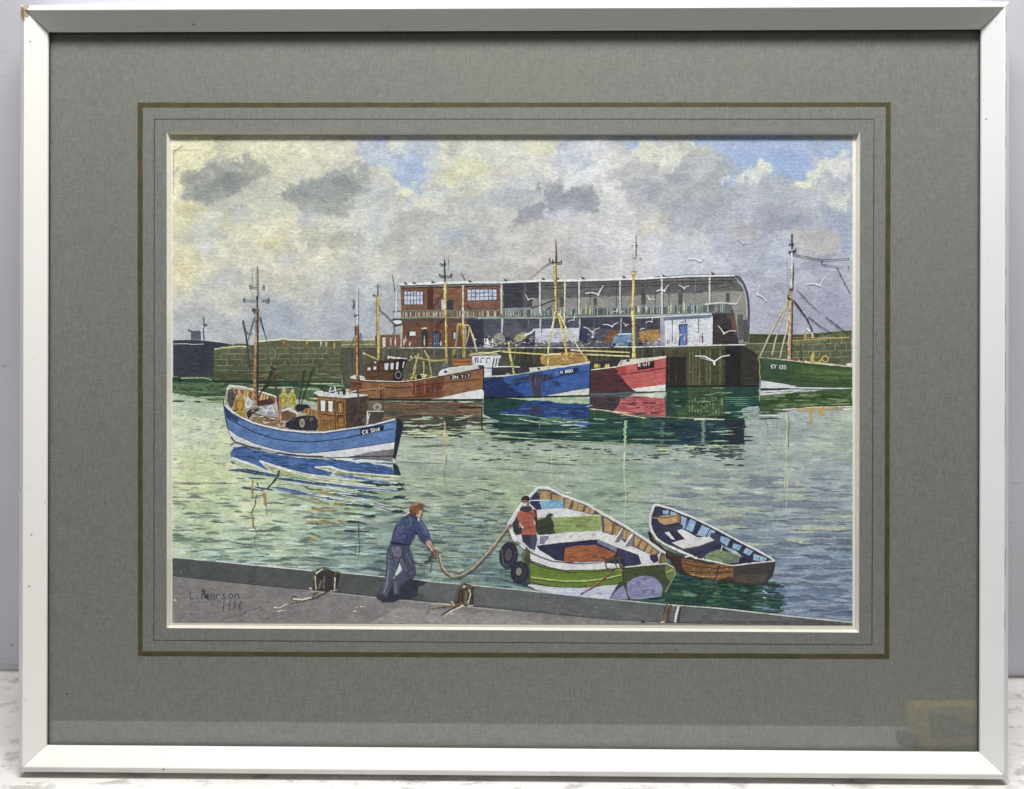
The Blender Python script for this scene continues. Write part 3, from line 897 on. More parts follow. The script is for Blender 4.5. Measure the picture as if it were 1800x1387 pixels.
def make_reflections():
    # -- strip of green water under the sea wall
    a = Art('painted_reflection', 'dark green reflection of the sea wall on the painted water', 440, U_)
    a.poly('303,662 374,661 375,668 470,668 600,670 640,680 640,700 560,706 470,696 380,706 303,690', (92, 122, 80), (62, 92, 62), 1.5)
    a.poly('303,664 376,664 470,672 600,675 600,682 470,678 376,672 303,672', (48, 84, 54), (36, 68, 48), 1)
    r = random.Random(5)
    for i in range(75):
        x = r.uniform(306, 620); y = r.uniform(672, 707)
        a.lens(x, y, r.uniform(14, 46), r.uniform(1.1, 2.4), r.choice([(60, 96, 62), (44, 78, 52), (140, 160, 110), (182, 196, 150), (104, 132, 84)]))
    a.line('303,662 372,661', (225, 232, 205), 1.6)
    a.line('318,665 358,664 372,668', (190, 212, 170), 1.2)
    for x in (478, 560, 590): a.lens(x, 701, 30, 2, (212, 196, 140))
    a.build(paper)
    # -- below the brown boat
    a = Art('painted_reflection', 'brown streaked reflection under the brown fishing boat', 440, F_)
    a.poly('320,700 1000,712 1710,712 1716,1010 1400,1050 1000,1080 740,1085 700,1010 330,980', (128, 112, 84), (104, 92, 72), 1.2)
    a.poly('330,712 1700,716 1700,745 1200,735 900,740 500,728', (150, 158, 130), (168, 184, 156), 1)
    a.poly('1230,735 1715,725 1715,790 1500,775 1300,765', (186, 206, 182), (160, 186, 165), 1)
    for i in range(150):
        x = r.uniform(500, 1690); y = r.uniform(735, 1010)
        a.lens(600 + x / 6.923, 600 + y / 6.923, r.uniform(14, 46), r.uniform(1.2, 3.0), r.choice([(140, 92, 62), (120, 84, 60), (92, 92, 70), (74, 80, 66), (150, 116, 84), (118, 62, 40), (60, 74, 66)]))
    a.line('730,735 870,750 950,765 1040,800', (70, 38, 28), 2, 1)
    a.line('1430,803 1700,805', (34, 40, 36), 2.6)
    for i in range(110):
        x = r.uniform(700, 1700); y = r.uniform(905, 1110)
        a.lens(600 + x / 6.923, 600 + y / 6.923, r.uniform(12, 38), r.uniform(1.4, 3.2), r.choice([(42, 62, 58), (52, 72, 62), (84, 98, 80), (182, 200, 168), (96, 76, 60), (60, 70, 60)]))
    for i in range(42):
        x = r.uniform(760, 1780); y = r.uniform(1070, 1170)
        a.lens(600 + x / 6.923, 600 + y / 6.923, r.uniform(14, 50), r.uniform(1.2, 2.2), r.choice([(212, 220, 178), (190, 202, 160), (60, 80, 66)]))
    a.line('1712,800 1712,1060', (48, 38, 34), 2)
    a.build(paper)
    # -- large dark reflection of the quay
    a = Art('painted_reflection', 'large dark teal reflection of the quay and market hall', 440, G_)
    a.poly('100,495 1040,500 1700,480 1720,640 1750,690 2400,690 2390,905 2000,905 1600,905 1400,900 1150,885 900,870 700,862 500,850 380,840 240,815 230,780 240,700 170,680 100,640', (28, 72, 70), (40, 88, 80), 1.4)
    a.unit = H_
    a.poly('105,390 500,392 920,378 925,590 760,600 780,640 790,690 790,900 770,905 105,905', (26, 70, 64), (36, 84, 74), 1.2)
    a.poly('105,395 290,400 300,470 290,560 200,600 110,600', (26, 66, 54), (36, 82, 58), 1)
    a.poly('290,400 610,402 612,640 500,668 150,672 120,655 240,600 300,540', (76, 104, 62), (60, 88, 52), 1)
    for x in range(300, 612, 26):
        for k in range(5):
            y = r.uniform(480, 665)
            a.poly([(1150 + (x + r.uniform(-4, 4)) / 5, 600 + y / 5), (1150 + (x + 15) / 5, 600 + (y + 2) / 5), (1150 + (x + 16) / 5, 600 + (y + 24) / 5), (1150 + (x + 2) / 5, 600 + (y + 22) / 5)], (128, 150, 98), (108, 132, 82), .5)
    for x in (350, 400, 455, 520, 565):
        a.line([(1150 + x / 5, 681), (1150 + x / 5, 700)], (46, 72, 44), 1.6)
    for i in range(60):
        x = r.uniform(110, 620); y = r.uniform(400, 670)
        a.lens(1150 + x / 5, 600 + y / 5, r.uniform(8, 30), r.uniform(.8, 1.8), r.choice([(30, 60, 46), (44, 78, 54), (140, 162, 112), (60, 96, 66)]))
    for y in (495, 512, 530, 548, 565, 622, 655):
        a.lens(1150 + r.uniform(720, 830) / 5, 600 + y / 5, r.uniform(24, 55), r.uniform(.8, 1.5), (96, 150, 112))
    a.poly('0,690 780,700 790,905 600,905 300,902 0,905', (30, 66, 80), (38, 76, 84), 1)
    a.poly('610,690 775,690 805,750 775,790 800,905 640,900 600,840 640,780', (48, 50, 66), (34, 54, 68), 1.2)
    a.poly('775,590 830,575 918,572 915,598 860,605 780,606', (172, 190, 190), (140, 165, 165), 1)
    a.line('110,668 350,676 620,686', (205, 216, 165), 1.5, 1.0)
    a.line('350,688 480,684 615,688', (225, 230, 205), 2.2, 1.5)
    for i in range(34):
        x = r.uniform(100, 700); y = r.uniform(720, 890)
        a.lens(1150 + x / 5, 600 + y / 5, r.uniform(8, 24), r.uniform(1, 2), r.choice([(12, 38, 50), (20, 50, 60), (76, 112, 112)]))
    for y in range(700, 900, 22):
        a.lens(1150 + (430 + r.uniform(-8, 8)) / 5, 600 + y / 5, 6, 3.4, (120, 140, 116))
        a.lens(1150 + (70 + r.uniform(-8, 8)) / 5, 600 + y / 5, 7, 3.0, (82, 122, 108))
    for i in range(28):
        x = r.uniform(560, 815); y = r.uniform(600, 905)
        a.lens(1150 + x / 5, 600 + y / 5, r.uniform(8, 30), r.uniform(.9, 1.8), r.choice([(26, 56, 58), (170, 190, 160), (40, 44, 60)]))
    for i in range(40):
        x = r.uniform(0, 780); y = 905 + r.uniform(-4, 130)
        a.lens(1150 + x / 5, 600 + y / 5, r.uniform(9, 26), r.uniform(1.2, 2.6), r.choice([(84, 100, 92), (60, 78, 78), (214, 214, 160), (104, 122, 96), (50, 56, 70)]))
    a.unit = G_
    for i in range(170):
        x = r.uniform(150, 1800); y = r.uniform(650, 880)
        a.lens(830 + x / 5, 600 + y / 5, r.uniform(14, 60), r.uniform(1, 2.6), r.choice([(14, 46, 50), (30, 78, 74), (58, 104, 84), (18, 52, 56), (46, 88, 64), (96, 132, 104)]))
    for q in ('0,822 200,835 430,850 640,862 900,880 1200,890 1450,905 1800,920', '240,640 500,655 700,690', '400,680 560,710 700,720', '760,715 900,705 1035,712', '850,770 980,755',
              '180,795 400,800 560,810', '700,795 960,800', '1060,680 1180,690', '1240,715 1330,712', '1400,860 1600,860', '900,830 960,835'):
        a.line(q, r.choice([(206, 216, 172), (184, 200, 160), (160, 186, 148)]), 1.7, 1.0, taper=.4, rough=.5)
    for y in range(705, 905, 16):
        a.lens(830 + (1345 + r.uniform(-8, 8)) / 5, 600 + y / 5, 4.5, 3.4, (150, 178, 138))
    a.line('1340,700 1348,790 1340,900 1346,1000', (190, 205, 160), 1.2, .7, breaks=.2)
    a.line('595,700 590,770', (80, 112, 100), 2)
    a.build(paper)
    # -- blue hull reflection
    a = Art('painted_reflection', 'bright blue reflection under the royal blue hull', 800, G_)
    a.poly('100,492 430,500 900,485 1030,478 1030,550 780,545 600,520 430,515 300,500', (190, 206, 170), (160, 186, 150), 1)
    a.poly('100,500 300,505 430,512 460,530 400,600 240,600 230,632 100,630', (24, 68, 60), (30, 80, 68), 1)
    a.poly('250,605 400,598 450,540 600,520 700,530 780,548 1020,552 1030,640 1020,735 930,715 800,680 700,665 600,655 480,640 350,640 250,628', (40, 82, 150), (34, 70, 132), 1)
    a.poly('500,570 600,565 610,640 540,640 500,610', (70, 66, 90), (54, 62, 92), 1)
    for x0 in range(720, 1000, 50):
        a.lens(830 + x0 / 5, 600 + (585 + (x0 % 3) * 4) / 5, 8, 1.5, (20, 44, 90))
    for i in range(44):
        x = r.uniform(280, 1010); y = r.uniform(585, 720)
        if y > 640 + (x - 250) * .12: continue
        a.lens(830 + x / 5, 600 + y / 5, r.uniform(8, 28), r.uniform(.9, 2), r.choice([(24, 52, 116), (66, 110, 180), (20, 54, 76)]))
    a.poly('800,675 930,715 1020,720 1010,760 960,755 850,720', (70, 112, 180), (40, 84, 150), 1)
    for q in ('800,680 850,695', '860,690 905,700', '780,740 900,735 1000,748', '1000,575 1060,560', '700,700 800,712'):
        a.line(q, (222, 230, 212), 1.8, 1, taper=.3)
    a.build(paper)
    # -- red hull reflection
    a = Art('painted_reflection', 'pink and maroon reflection under the red hull', 800, G_)
    a.poly('1035,458 1440,438 1380,480 1290,500 1035,485', (96, 112, 116), (80, 96, 104), .6)
    a.poly('1035,482 1300,488 1285,560 1235,620 1150,610 1035,590', (84, 62, 70), (64, 60, 66), 1)
    a.poly('1390,488 1450,462 1695,446 1692,500 1500,500', (214, 220, 196), (190, 205, 180), .8)
    a.poly('1300,505 1420,482 1550,488 1690,505 1702,600 1700,682 1600,672 1500,655 1380,640 1230,632 1290,560', (204, 104, 104), (188, 82, 86), 1)
    for q in ((1410, 548, 60), (1560, 545, 80), (1480, 635, 70), (1600, 632, 60), (1450, 580, 30)):
        a.lens(830 + q[0] / 5, 600 + q[1] / 5, q[2] / 5 * 1.4, 2.6, (96, 52, 64))
    for x in (1530, 1575, 1615, 1650): a.lens(830 + x / 5, 717, 2.5, 2.2, (60, 40, 52))
    a.lens(830 + 1500 / 5, 600 + 625 / 5, 32, 5, (90, 62, 66))
    for i in range(20):
        a.lens(830 + r.uniform(1300, 1690) / 5, 600 + r.uniform(560, 670) / 5, r.uniform(8, 24), 1.4, r.choice([(222, 130, 124), (176, 72, 80)]))
    for q in ('1030,590 1200,612 1380,650 1560,680 1700,672', '1240,615 1400,632', '1130,600 1030,600'):
        a.line(q, (214, 214, 170), 1.8, 1, taper=.3, rough=.4)
    a.poly('1040,605 1230,625 1250,650 1150,672 1050,665', (60, 92, 62), (44, 80, 60), 1)
    a.build(paper)
    # -- green hull reflection
    a = Art('painted_reflection', 'olive green reflection under the green trawler', 440, H_)
    a.poly('930,478 1100,466 1250,450 1500,430 1738,420 1738,562 1600,568 1500,575 1250,600 1150,590 1000,602 925,606', (78, 108, 52), (60, 90, 46), 1)
    for i in range(60):
        a.lens(1150 + r.uniform(950, 1720) / 5, 600 + r.uniform(470, 580) / 5, r.uniform(12, 40), r.uniform(1, 2.4), r.choice([(36, 64, 36), (100, 132, 72), (44, 72, 40), (128, 156, 100)]))
    a.poly('935,435 1120,428 1330,420 1230,448 1100,464 935,476', (222, 225, 218), (200, 205, 200), .6)
    a.lens(1150 + 1150 / 5, 600 + 444 / 5, 30, 1.6, (130, 140, 130))
    a.lens(1150 + 1010 / 5, 600 + 450 / 5, 18, 1.4, (110, 118, 110))
    for y, x0, x1 in ((612, 925, 1180), (632, 925, 1090), (676, 925, 1090)):
        a.lens(1150 + (x0 + x1) / 10, 600 + y / 5, (x1 - x0) / 5, 2.6, (62, 88, 48))
    a.line('915,652 1000,650 1100,656', (224, 228, 212), 1.8)
    a.line('1130,602 1400,580 1735,572', (226, 222, 196), 2.2, 1.6)
    a.poly('1250,590 1400,580 1655,575 1650,598 1500,600 1260,612', (196, 160, 110), (206, 176, 130), 1)
    a.poly('1355,585 1400,580 1385,650 1390,700 1350,730 1340,715 1375,690 1365,640', (196, 164, 80), (180, 150, 70), .8)
    a.poly('1430,585 1495,580 1490,640 1465,665 1450,630', (200, 168, 96), (180, 150, 80), .8)
    a.line('1740,590 1700,600 1660,598', (228, 222, 210), 3)
    a.build(paper)
    # -- mast reflections as wobbling lines
    a = Art('painted_reflection', 'pale wobbling reflection of the green trawler mast', 800, H_)
    a.line('1165,620 1160,680 1172,740 1160,800 1165,860 1150,920 1160,1000 1158,1100 1150,1200 1148,1290', (208, 206, 150), 2.4, 1.4, rough=.5)
    a.line('1180,650 1186,760 1178,850 1182,930', (92, 104, 84), 1.0, rough=.5)
    a.line('980,700 1002,760 995,830', (120, 138, 128), 1)
    a.line('1000,870 1050,930 1100,980 1160,1040', (206, 206, 156), 1.3, .8)
    a.line('1085,720 1088,800', (150, 150, 96), 1.8, 1)
    a.line('1090,740 1088,830 1110,900 1130,960', (188, 188, 140), 1.1)
    a.line('1030,960 1100,1010 1150,1030', (200, 206, 160), 1)
    a.build(paper)
    a = Art('painted_reflection', 'yellow wobbling reflection of the brown boat mast', 800, H_)
    a.line(O_('432,0 440,40 430,100 444,150 428,200 440,260 450,330 436,420 440,520 434,600 438,660'), (206, 190, 140), 1.8, 1.0, rough=.5)
    a.poly(O_('415,105 465,100 450,140 456,185 430,190 425,140'), (206, 186, 130), (188, 170, 116), 1)
    a.line(O_('452,250 450,300 440,350 436,430 445,560'), (98, 112, 92), 1.1, .7)
    a.build(paper)
    a = Art('painted_reflection', 'thin pale reflection of the royal blue boat mast', 800, H_)
    a.line(O_('1250,180 1240,300 1245,400 1235,420 1250,450'), (196, 202, 160), 1.7, 1.0, rough=.5)
    a.build(paper)
    a = Art('painted_reflection', 'thin pale reflection of the red boat mast', 800, H_)
    a.line(O_('1790,240 1782,330 1790,520'), (196, 204, 170), 1.5, 1)
    a.line(U_('1097,780 1099,792 1097,830 1100,868 1098,905 1097,925'), (196, 206, 178), 1.5, .9)
    a.build(paper)
    a = Art('painted_ripples', 'long green and pale accents on the open water', 800, H_)
    a.line(U_('1385,830 1384,860 1382,890'), (212, 214, 176), 1.2, .8)
    a.line(U_('722,785 800,782'), (122, 134, 92), 2, taper=.5)
    a.line(O_('1120,308 1200,312 1240,322 1420,328'), (104, 120, 84), 2.6, 1, taper=.5)
    a.line(O_('725,515 800,535 900,545'), (104, 112, 76), 1.4, .9, taper=.5)
    a.build(paper)['kind'] = 'stuff'
    # -- the blue boat's reflection and wake
    a = Art('painted_reflection', 'bright blue broken reflection and white wake of the light blue boat', 440, E_)
    a.poly('120,850 200,840 300,880 500,920 900,970 1300,985 1640,1010 1650,1070 1400,1040 1000,1000 700,975 450,925 280,885 150,880', (222, 228, 222), (196, 206, 196), 1)
    a.poly('130,930 165,880 270,872 330,900 450,915 600,955 850,985 1100,1000 1460,1035 1640,1068 1652,1150 1400,1135 1250,1110 1060,1145 900,1125 700,1112 560,1070 430,1010 415,1020 530,1100 530,1132 430,1085 200,990 135,965', (82, 120, 184), (58, 98, 156), 1.2)
    for q in ('180,890 270,880 330,905', '330,925 420,930', '420,950 560,975 700,985', '880,1000 980,990', '1080,1005 1200,1005', '1320,1025 1460,1035', '250,960 400,990', '560,1040 700,1060'):
        a.line(q, (34, 72, 104), 3.2, 2, taper=.5, rough=.4)
    for i in range(70):
        x = r.uniform(190, 1620); lo = 905 + (x - 150) * .075; y = r.uniform(lo, lo + 130)
        a.lens(380 + x / 5.294, 620 + y / 5.294, r.uniform(8, 26), r.uniform(.9, 2.0), r.choice([(40, 80, 130), (34, 72, 100), (88, 128, 196), (60, 98, 168), (50, 88, 160)]), tilt=.06)
    a.poly('1645,1030 1690,1050 1722,1150 1650,1160', (26, 52, 58), (40, 66, 70), .8)
    a.unit = crop(290, 633, 2.92)
    WH, PG, TB, MB = (230, 234, 222), (188, 200, 152), (48, 90, 122), (84, 120, 184)
    a.poly('345,503 400,520 470,545 545,585 525,592 430,562 355,528', (196, 206, 160), (184, 196, 150), .8)
    a.poly('488,518 560,540 640,565 760,592 900,610 1050,620 1212,632 1212,648 1040,640 880,632 740,614 620,602 560,582 528,556', PG, (150, 168, 112), .8)
    a.poly('772,550 850,546 885,562 940,576 1080,588 1212,598 1212,610 1060,607 940,602 850,594 868,572 820,562', PG, (140, 160, 104), .8)
    for q, w in (('345,500 400,518 470,543 548,583', 2.4), ('486,518 560,540 640,565 760,592 900,610 1050,620 1212,632', 2.6), ('490,520 530,560 560,586', 2.4), ('560,586 620,604 740,616 880,634 1040,643 1212,652', 2.2),
                 ('770,550 852,545 885,560 942,575 1082,587 1212,597', 2.4), ('770,551 825,564 866,574 850,594 940,604 1060,610 1212,613', 2.2)):
        a.line(q, WH, w, w * .8, rough=.35)
    for q, c, w in (('330,566 420,562 500,578 600,598', TB, 4.4), ('560,604 700,622 830,646', MB, 4.2), ('800,632 960,652 1080,664 1200,672', MB, 4.4), ('400,648 480,656 560,668', TB, 3.6), ('560,656 700,684 860,712 990,730', MB, 3.6),
                    ('850,686 960,698 1080,706', TB, 3.8), ('1000,628 1080,636 1180,640', (40, 74, 80), 4.2), ('420,604 520,610', TB, 3.2), ('640,604 700,612 780,622', TB, 3.8), ('1120,716 1210,706', (44, 78, 84), 3.4), ('1020,742 1080,756', (40, 74, 80), 3.6)):
        a.line(q, c, w, w * .6, taper=.4, rough=.4)
    for q, w in (('326,558 420,554 500,570 610,592', 1.7), ('556,598 700,614 832,638', 1.6), ('800,624 960,644 1080,656 1200,666', 1.7), ('395,640 480,648 566,660', 1.5), ('560,648 700,676 860,704 992,722', 1.6), ('850,678 960,690 1080,698', 1.4), ('1000,730 1100,752 1200,775', 1.4)):
        a.line(q, WH, w, w * .6, taper=.2, rough=.4)
    a.unit = I_
    for q, w in (('455,175 520,200 700,262 745,278', 2.4), ('665,205 760,240 860,270 1000,310 1200,340 1585,385', 2.2), ('1050,240 1150,240 1200,262 1165,290 1300,300 1585,325', 2.4),
                 ('430,250 520,250 640,300 720,300', 1.6), ('450,292 560,320 640,330', 1.6), ('790,330 950,362 1100,380 1300,420 1450,400 1585,410', 2.0), ('500,400 540,372 600,380 740,420', 1.8),
                 ('720,372 900,400 1000,430 1200,462 1400,500 1580,560', 2.0), ('1200,430 1400,470 1585,520', 1.6)):
        a.line(q, (228, 232, 216), w, w * .6, taper=.2, rough=.4)
    for q, w, c in (('445,262 520,262 620,288 740,302 800,310', 4.2, (52, 92, 122)), ('780,320 880,330 980,345 1080,360', 4.0, (42, 84, 118)), ('1180,300 1300,310 1450,340 1585,352', 4.4, (84, 108, 178)),
                    ('1040,350 1160,362 1260,378 1330,390', 3.2, (60, 86, 120)), ('530,384 600,395 690,405', 3.2, (48, 96, 112)), ('750,380 900,402 1000,430 1100,440', 2.6, (72, 92, 150)),
                    ('1350,350 1430,345 1480,370 1585,372', 4.6, (34, 66, 62)), ('1340,405 1430,415 1490,428', 4.2, (38, 76, 80)), ('1260,440 1380,440 1490,452', 4.0, (48, 90, 100)),
                    ('1250,505 1330,505 1460,525', 4.4, (46, 88, 84)), ('455,200 490,220', 4, (66, 96, 150)), ('1380,212 1450,218', 2.5, (50, 76, 120)), ('500,320 560,324', 2.2, (60, 96, 130)),
                    ('1120,455 1170,470', 4.6, (66, 88, 150)), ('1330,482 1585,545', 2.4, (104, 134, 170)), ('790,428 900,445 1060,490', 4.4, (150, 158, 140)), ('1160,290 1300,292 1585,320', 3.4, (112, 138, 84)),
                    ('760,290 900,310 1050,340', 3.2, (150, 168, 96)), ('960,370 1010,395 1100,400', 3, (104, 116, 60)), ('900,545 1000,555 1080,580', 3.2, (150, 160, 160)), ('1240,560 1350,570 1440,585', 3.4, (74, 104, 100)),
                    ('1250,620 1350,625 1410,640', 3.8, (56, 66, 84)), ('1240,685 1340,690 1430,690', 4.0, (48, 66, 74)), ('1200,740 1300,745 1410,750', 4, (122, 140, 158)), ('1040,655 1150,662', 2.4, (130, 148, 160)),
                    ('1250,800 1390,790', 3.4, (90, 110, 120)), ('740,612 860,630', 3, (108, 126, 118)), ('320,622 370,626 420,630', 3.0, (68, 86, 70)), ('190,672 300,672', 2, (96, 112, 88))):
        a.line(q, c, w, w * .55, taper=.45, rough=.45)
    for q in ('1070,410 1130,425 1190,440', '1005,455 1060,465 1110,490 1150,500', '1170,490 1250,510', '1015,525 1090,545 1210,545', '980,628 1070,626 1165,630', '1200,615 1250,622', '1015,708 1090,728', '985,742 1070,758', '1190,738 1225,738'):
        a.line(q, (172, 132, 62), 3.6, 2.4, taper=.3, rough=.4)
    a.line('612,335 606,400 614,460', (164, 122, 60), 3.0); a.line('612,600 615,668', (176, 136, 66), 3.0)
    a.line('692,420 702,510', (176, 132, 62), 5.4, 3.4)
    a.line('795,265 790,300 755,345 710,395', (72, 62, 52), 4.2, 2.2, rough=.5)
    a.line('636,430 630,500 600,560 612,590', (70, 84, 60), 2.4, 1.6, rough=.6)
    a.line('620,590 616,640 640,700 622,760 645,830', (120, 128, 112), 1.3, 1.2, rough=.6)
    a.line('705,510 712,560 704,585', (120, 110, 70), 1.0)
    a.line('1350,640 1350,720 1358,790 1350,850', (74, 86, 78), 2.6, 1.2, rough=.6)
    a.line('1330,780 1325,850', (110, 118, 80), 1.2); a.line('1342,872 1335,905', (150, 140, 80), 2.2)
    a.line('640,350 650,375', (60, 92, 60), 2.4)
    for x, y, L in ((700, 852, 22), (705, 860, 14), (702, 874, 20), (699, 899, 20), (648, 890, 20), (653, 907, 14)):
        a.lens(x, y, L, 3.6, (36, 66, 62))
    a.build(paper)
make_reflections()

# --- far pier, sea wall, quay --------------------------------------------------------------
W0 = 980
def make_walls():
    r = random.Random(9)
    a = Art('painted_pier', 'dark slate pier end with a small signal hut and mast at the far left', W0, T_)
    a.poly('85,952 300,948 400,952 470,958 590,972 640,984 700,992 732,1015 640,1020 560,1032 515,1050 515,1332 88,1332', (62, 68, 84), (54, 62, 76), .4)
    a.line('88,944 250,940 420,948 600,970 690,982', (205, 205, 195), 1.0, .8)
    a.poly('275,852 375,850 380,945 276,945', (104, 110, 122), (92, 100, 114), .3)
    a.line('240,832 262,848 290,856', (66, 68, 80), 1.6); a.line('355,835 358,855', (66, 68, 80), 1.2)
    a.line('409,705 412,800 405,860 413,944', (50, 54, 66), 1.6, 1.9); a.line('412,787 446,788', (60, 62, 74), 1.8)
    a.line('90,988 220,985 300,993 410,988', (212, 214, 205), 1.2, .8)
    a.build(paper)
    a = Art('painted_sea_wall', 'olive green stone sea wall of large blocks with people along its top', W0, T_)
    top = '515,1040 600,1025 640,1008 700,1005 740,985 860,985 900,1000 975,1000 982,962 1200,942 1260,925 1300,945 1500,950 1700,948 1860,945'
    a.poly(top + ' 1860,1392 900,1382 515,1378', (106, 110, 76), (92, 98, 66), .4)
    a.poly('515,1120 1860,1120 1860,1392 900,1382 515,1378', (96, 102, 70), (84, 92, 60), .8)
    a.poly('515,1240 1100,1255 1860,1290 1860,1392 900,1382 515,1378', (78, 88, 54), (92, 98, 64), 1)
    a.line('985,960 1200,942 1260,928 1300,945 1500,950 1700,950 1860,948', (228, 222, 180), 2.6, 2.2)
    a.line('520,1045 600,1030 700,1018 800,1012 860,1018', (206, 200, 140), 2.6, 2.2)
    for y0, y1, x0 in ((1035, 1032, 560), (1092, 1088, 525), (1150, 1140, 525), (1215, 1205, 525), (1268, 1262, 640)):
        a.line([(290 + x0 / 6, 440 + y0 / 6), (290 + 1200 / 6, 440 + (y0 - 4) / 6), (290 + 1860 / 6, 440 + y1 / 6)], (146, 148, 108), .9, .7, breaks=.25, rough=.5)
    rows = [1008, 1035, 1092, 1150, 1215]
    for k, y in enumerate(rows[:-1]):
        for x in range(600 + (k % 2) * 70, 1800, 150):
            xx = x + r.uniform(-20, 20)
            a.line([(290 + xx / 6, 440 + y / 6), (290 + (xx - 6) / 6, 440 + rows[k + 1] / 6)], (142, 144, 104), .8)
    for i in range(60):
        x = r.uniform(540, 1850); y = r.uniform(1230, 1370)
        a.lens(290 + x / 6, 440 + y / 6, r.uniform(10, 30), r.uniform(1.4, 3), r.choice([(80, 94, 52), (112, 120, 74), (122, 124, 92), (92, 104, 58)]))
    a.line('520,1378 900,1382 1860,1392', (30, 44, 30), 1.6)
    for x, y, c in ((1258, 968, (206, 112, 50)), (1496, 958, (220, 160, 60)), (1645, 965, (226, 220, 190)), (1785, 975, (220, 176, 56)), (1250, 990, (190, 100, 46)), (1700, 962, (230, 200, 150))):
        a.line([(290 + x / 6, 440 + (y - 10) / 6), (290 + x / 6, 440 + (y + 62) / 6)], tuple(int(v * .9) for v in c), 3.0, 1.6, taper=.3, rough=.6)
        a.line([(290 + (x + 10) / 6, 440 + y / 6), (290 + (x + 12) / 6, 440 + (y + 40) / 6)], tuple(int(v * .7) for v in c), 1.2, .8, rough=.5)
        a.lens(290 + x / 6, 440 + (y - 22) / 6, 2.6, 2.4, (212, 176, 140))
    a.line('1140,1050 1165,1060 1160,1130 1110,1140', (150, 150, 130), 1.3)
    a.line('680,1010 650,1030', (190, 150, 70), 2.2)
    # second stretch right of the hall
    a.unit = D_
    a.poly('262,862 450,868 700,868 850,850 960,842 1095,832 1095,1130 760,1100 360,1052 335,1045 300,1015 235,975 230,940 262,930', (104, 112, 78), (90, 98, 66), .4)
    a.poly('262,866 450,870 700,872 700,930 230,940 262,925', (78, 86, 54), (70, 78, 50), .4)
    a.line('230,944 450,942 700,936 900,915', (156, 158, 118), 1.6, 1.0)
    a.line('265,860 450,866 700,866 850,850 1095,832', (196, 192, 160), 1.2, .9)
    for y0, y1 in ((1010, 1000), (955, 935), (1058, 1050), (895, 890)):
        a.line([(1260 + 620 / 4.624, 400 + y0 / 4.624), (1260 + 1095 / 4.624, 400 + y1 / 4.624)], (158, 160, 120), .9, breaks=.2)
    a.line('270,1012 360,1010 560,1008', (150, 152, 112), 1.0)
    for k, y in enumerate((900, 950, 1005)):
        for x in range(650 + 40 * (k % 2), 1090, 90):
            a.line([(1260 + (x + 5) / 4.624, 400 + y / 4.624), (1260 + x / 4.624, 400 + (y + 48) / 4.624)], (156, 158, 118), .9)
    a.lens(1260 + 800 / 4.624, 400 + 872 / 4.624, 16, 8, (66, 68, 52))
    a.line('610,920 720,915 900,900 1085,895', (204, 160, 72), 2.2, 1.6)
    a.line('718,850 720,915', (206, 156, 66), 4.4); a.line('776,855 780,900', (208, 186, 150), 3)
    a.line('735,820 755,845', (225, 225, 215), 3)
    a.build(paper)
    a = Art('painted_quay_wall', 'dark sheet piled quay wall behind the moored boats', W0 + 260, U_)
    a.poly('600,600 660,599 662,611 1165,611 1310,607 1325,617 1334,624 1335,676 1272,677 1170,678 1150,690 850,690 640,690 604,678 598,640', (92, 90, 74), (78, 76, 62), .4)
    a.poly('599,598 660,597 660,611 600,611', (140, 146, 100), (122, 128, 82), .4)
    a.line('600,598 660,597', (214, 210, 160), 1.6); a.line('600,606 660,605', (190, 194, 140), 1.0)
    a.poly('604,613 860,612 860,650 700,668 604,676', (98, 96, 78), (82, 82, 64), .4)
    a.poly('900,612 1165,611 1170,660 900,650', (70, 72, 58), (54, 56, 48), .5)
    a.poly('1165,612 1210,612 1208,678 1168,678', (50, 44, 42), (38, 34, 34), .5)
    a.poly('1165,611 1274,609 1274,626 1168,628', (92, 90, 60), (74, 72, 50), .5)
    a.poly('1208,612 1274,610 1274,678 1206,678', (88, 90, 56), (72, 74, 46), .4)
    a.poly('1274,609 1304,607 1304,677 1274,677', (44, 42, 42), (36, 36, 38), .4)
    a.poly('1303,607 1314,613 1330,622 1334,640 1335,675 1303,676', (62, 58, 50), (52, 50, 44), .4)
    for x in range(608, 856, 11):
        a.line([(x + r.uniform(-2, 2), 615), (x + r.uniform(-2, 2), r.uniform(630, 664))], r.choice([(66, 64, 52), (76, 74, 58), (118, 112, 90)]), 2.0, .8, rough=.5)
    for x in range(905, 1165, 9):
        a.line([(x + r.uniform(-2, 2), 613), (x + r.uniform(-2, 2), 640)], r.choice([(34, 34, 30), (46, 44, 36), (92, 88, 56), (110, 106, 66)]), 2.4, 1.0, rough=.5)
    for x in range(1212, 1274, 6):
        a.line([(x, 614), (x + r.uniform(-1, 1), 677)], r.choice([(106, 104, 62), (62, 58, 34), (118, 114, 72), (52, 48, 32)]), 1.8, 1.6, rough=.5)
    for x in range(1170, 1208, 6):
        a.line([(x, 630), (x, 676)], r.choice([(34, 30, 30), (62, 56, 44)]), 1.6, rough=.5)
    for x in (1278, 1284, 1291, 1298):
        a.line([(x, 612), (x, 676)], (26, 26, 30), 2.2, rough=.4)
    a.line('660,611 760,611 860,611 1000,611 1080,610 1180,610 1310,606', (222, 222, 208), 2.0, 1.8, rough=.4)
    a.line('1168,679 1272,678 1334,677', (22, 30, 26), 1.8)
    a.build(paper)
make_walls()

# --- market hall -----------------------------------------------------------------------------
def people(a, lst):
    for x, y, h, c in lst:
        a.line([(x, y - h), (x, y)], c, 2.2, 1.6, taper=.25, rough=.4)
        a.lens(x, y - h - .6, 2.0, 2.0, (206, 178, 150))

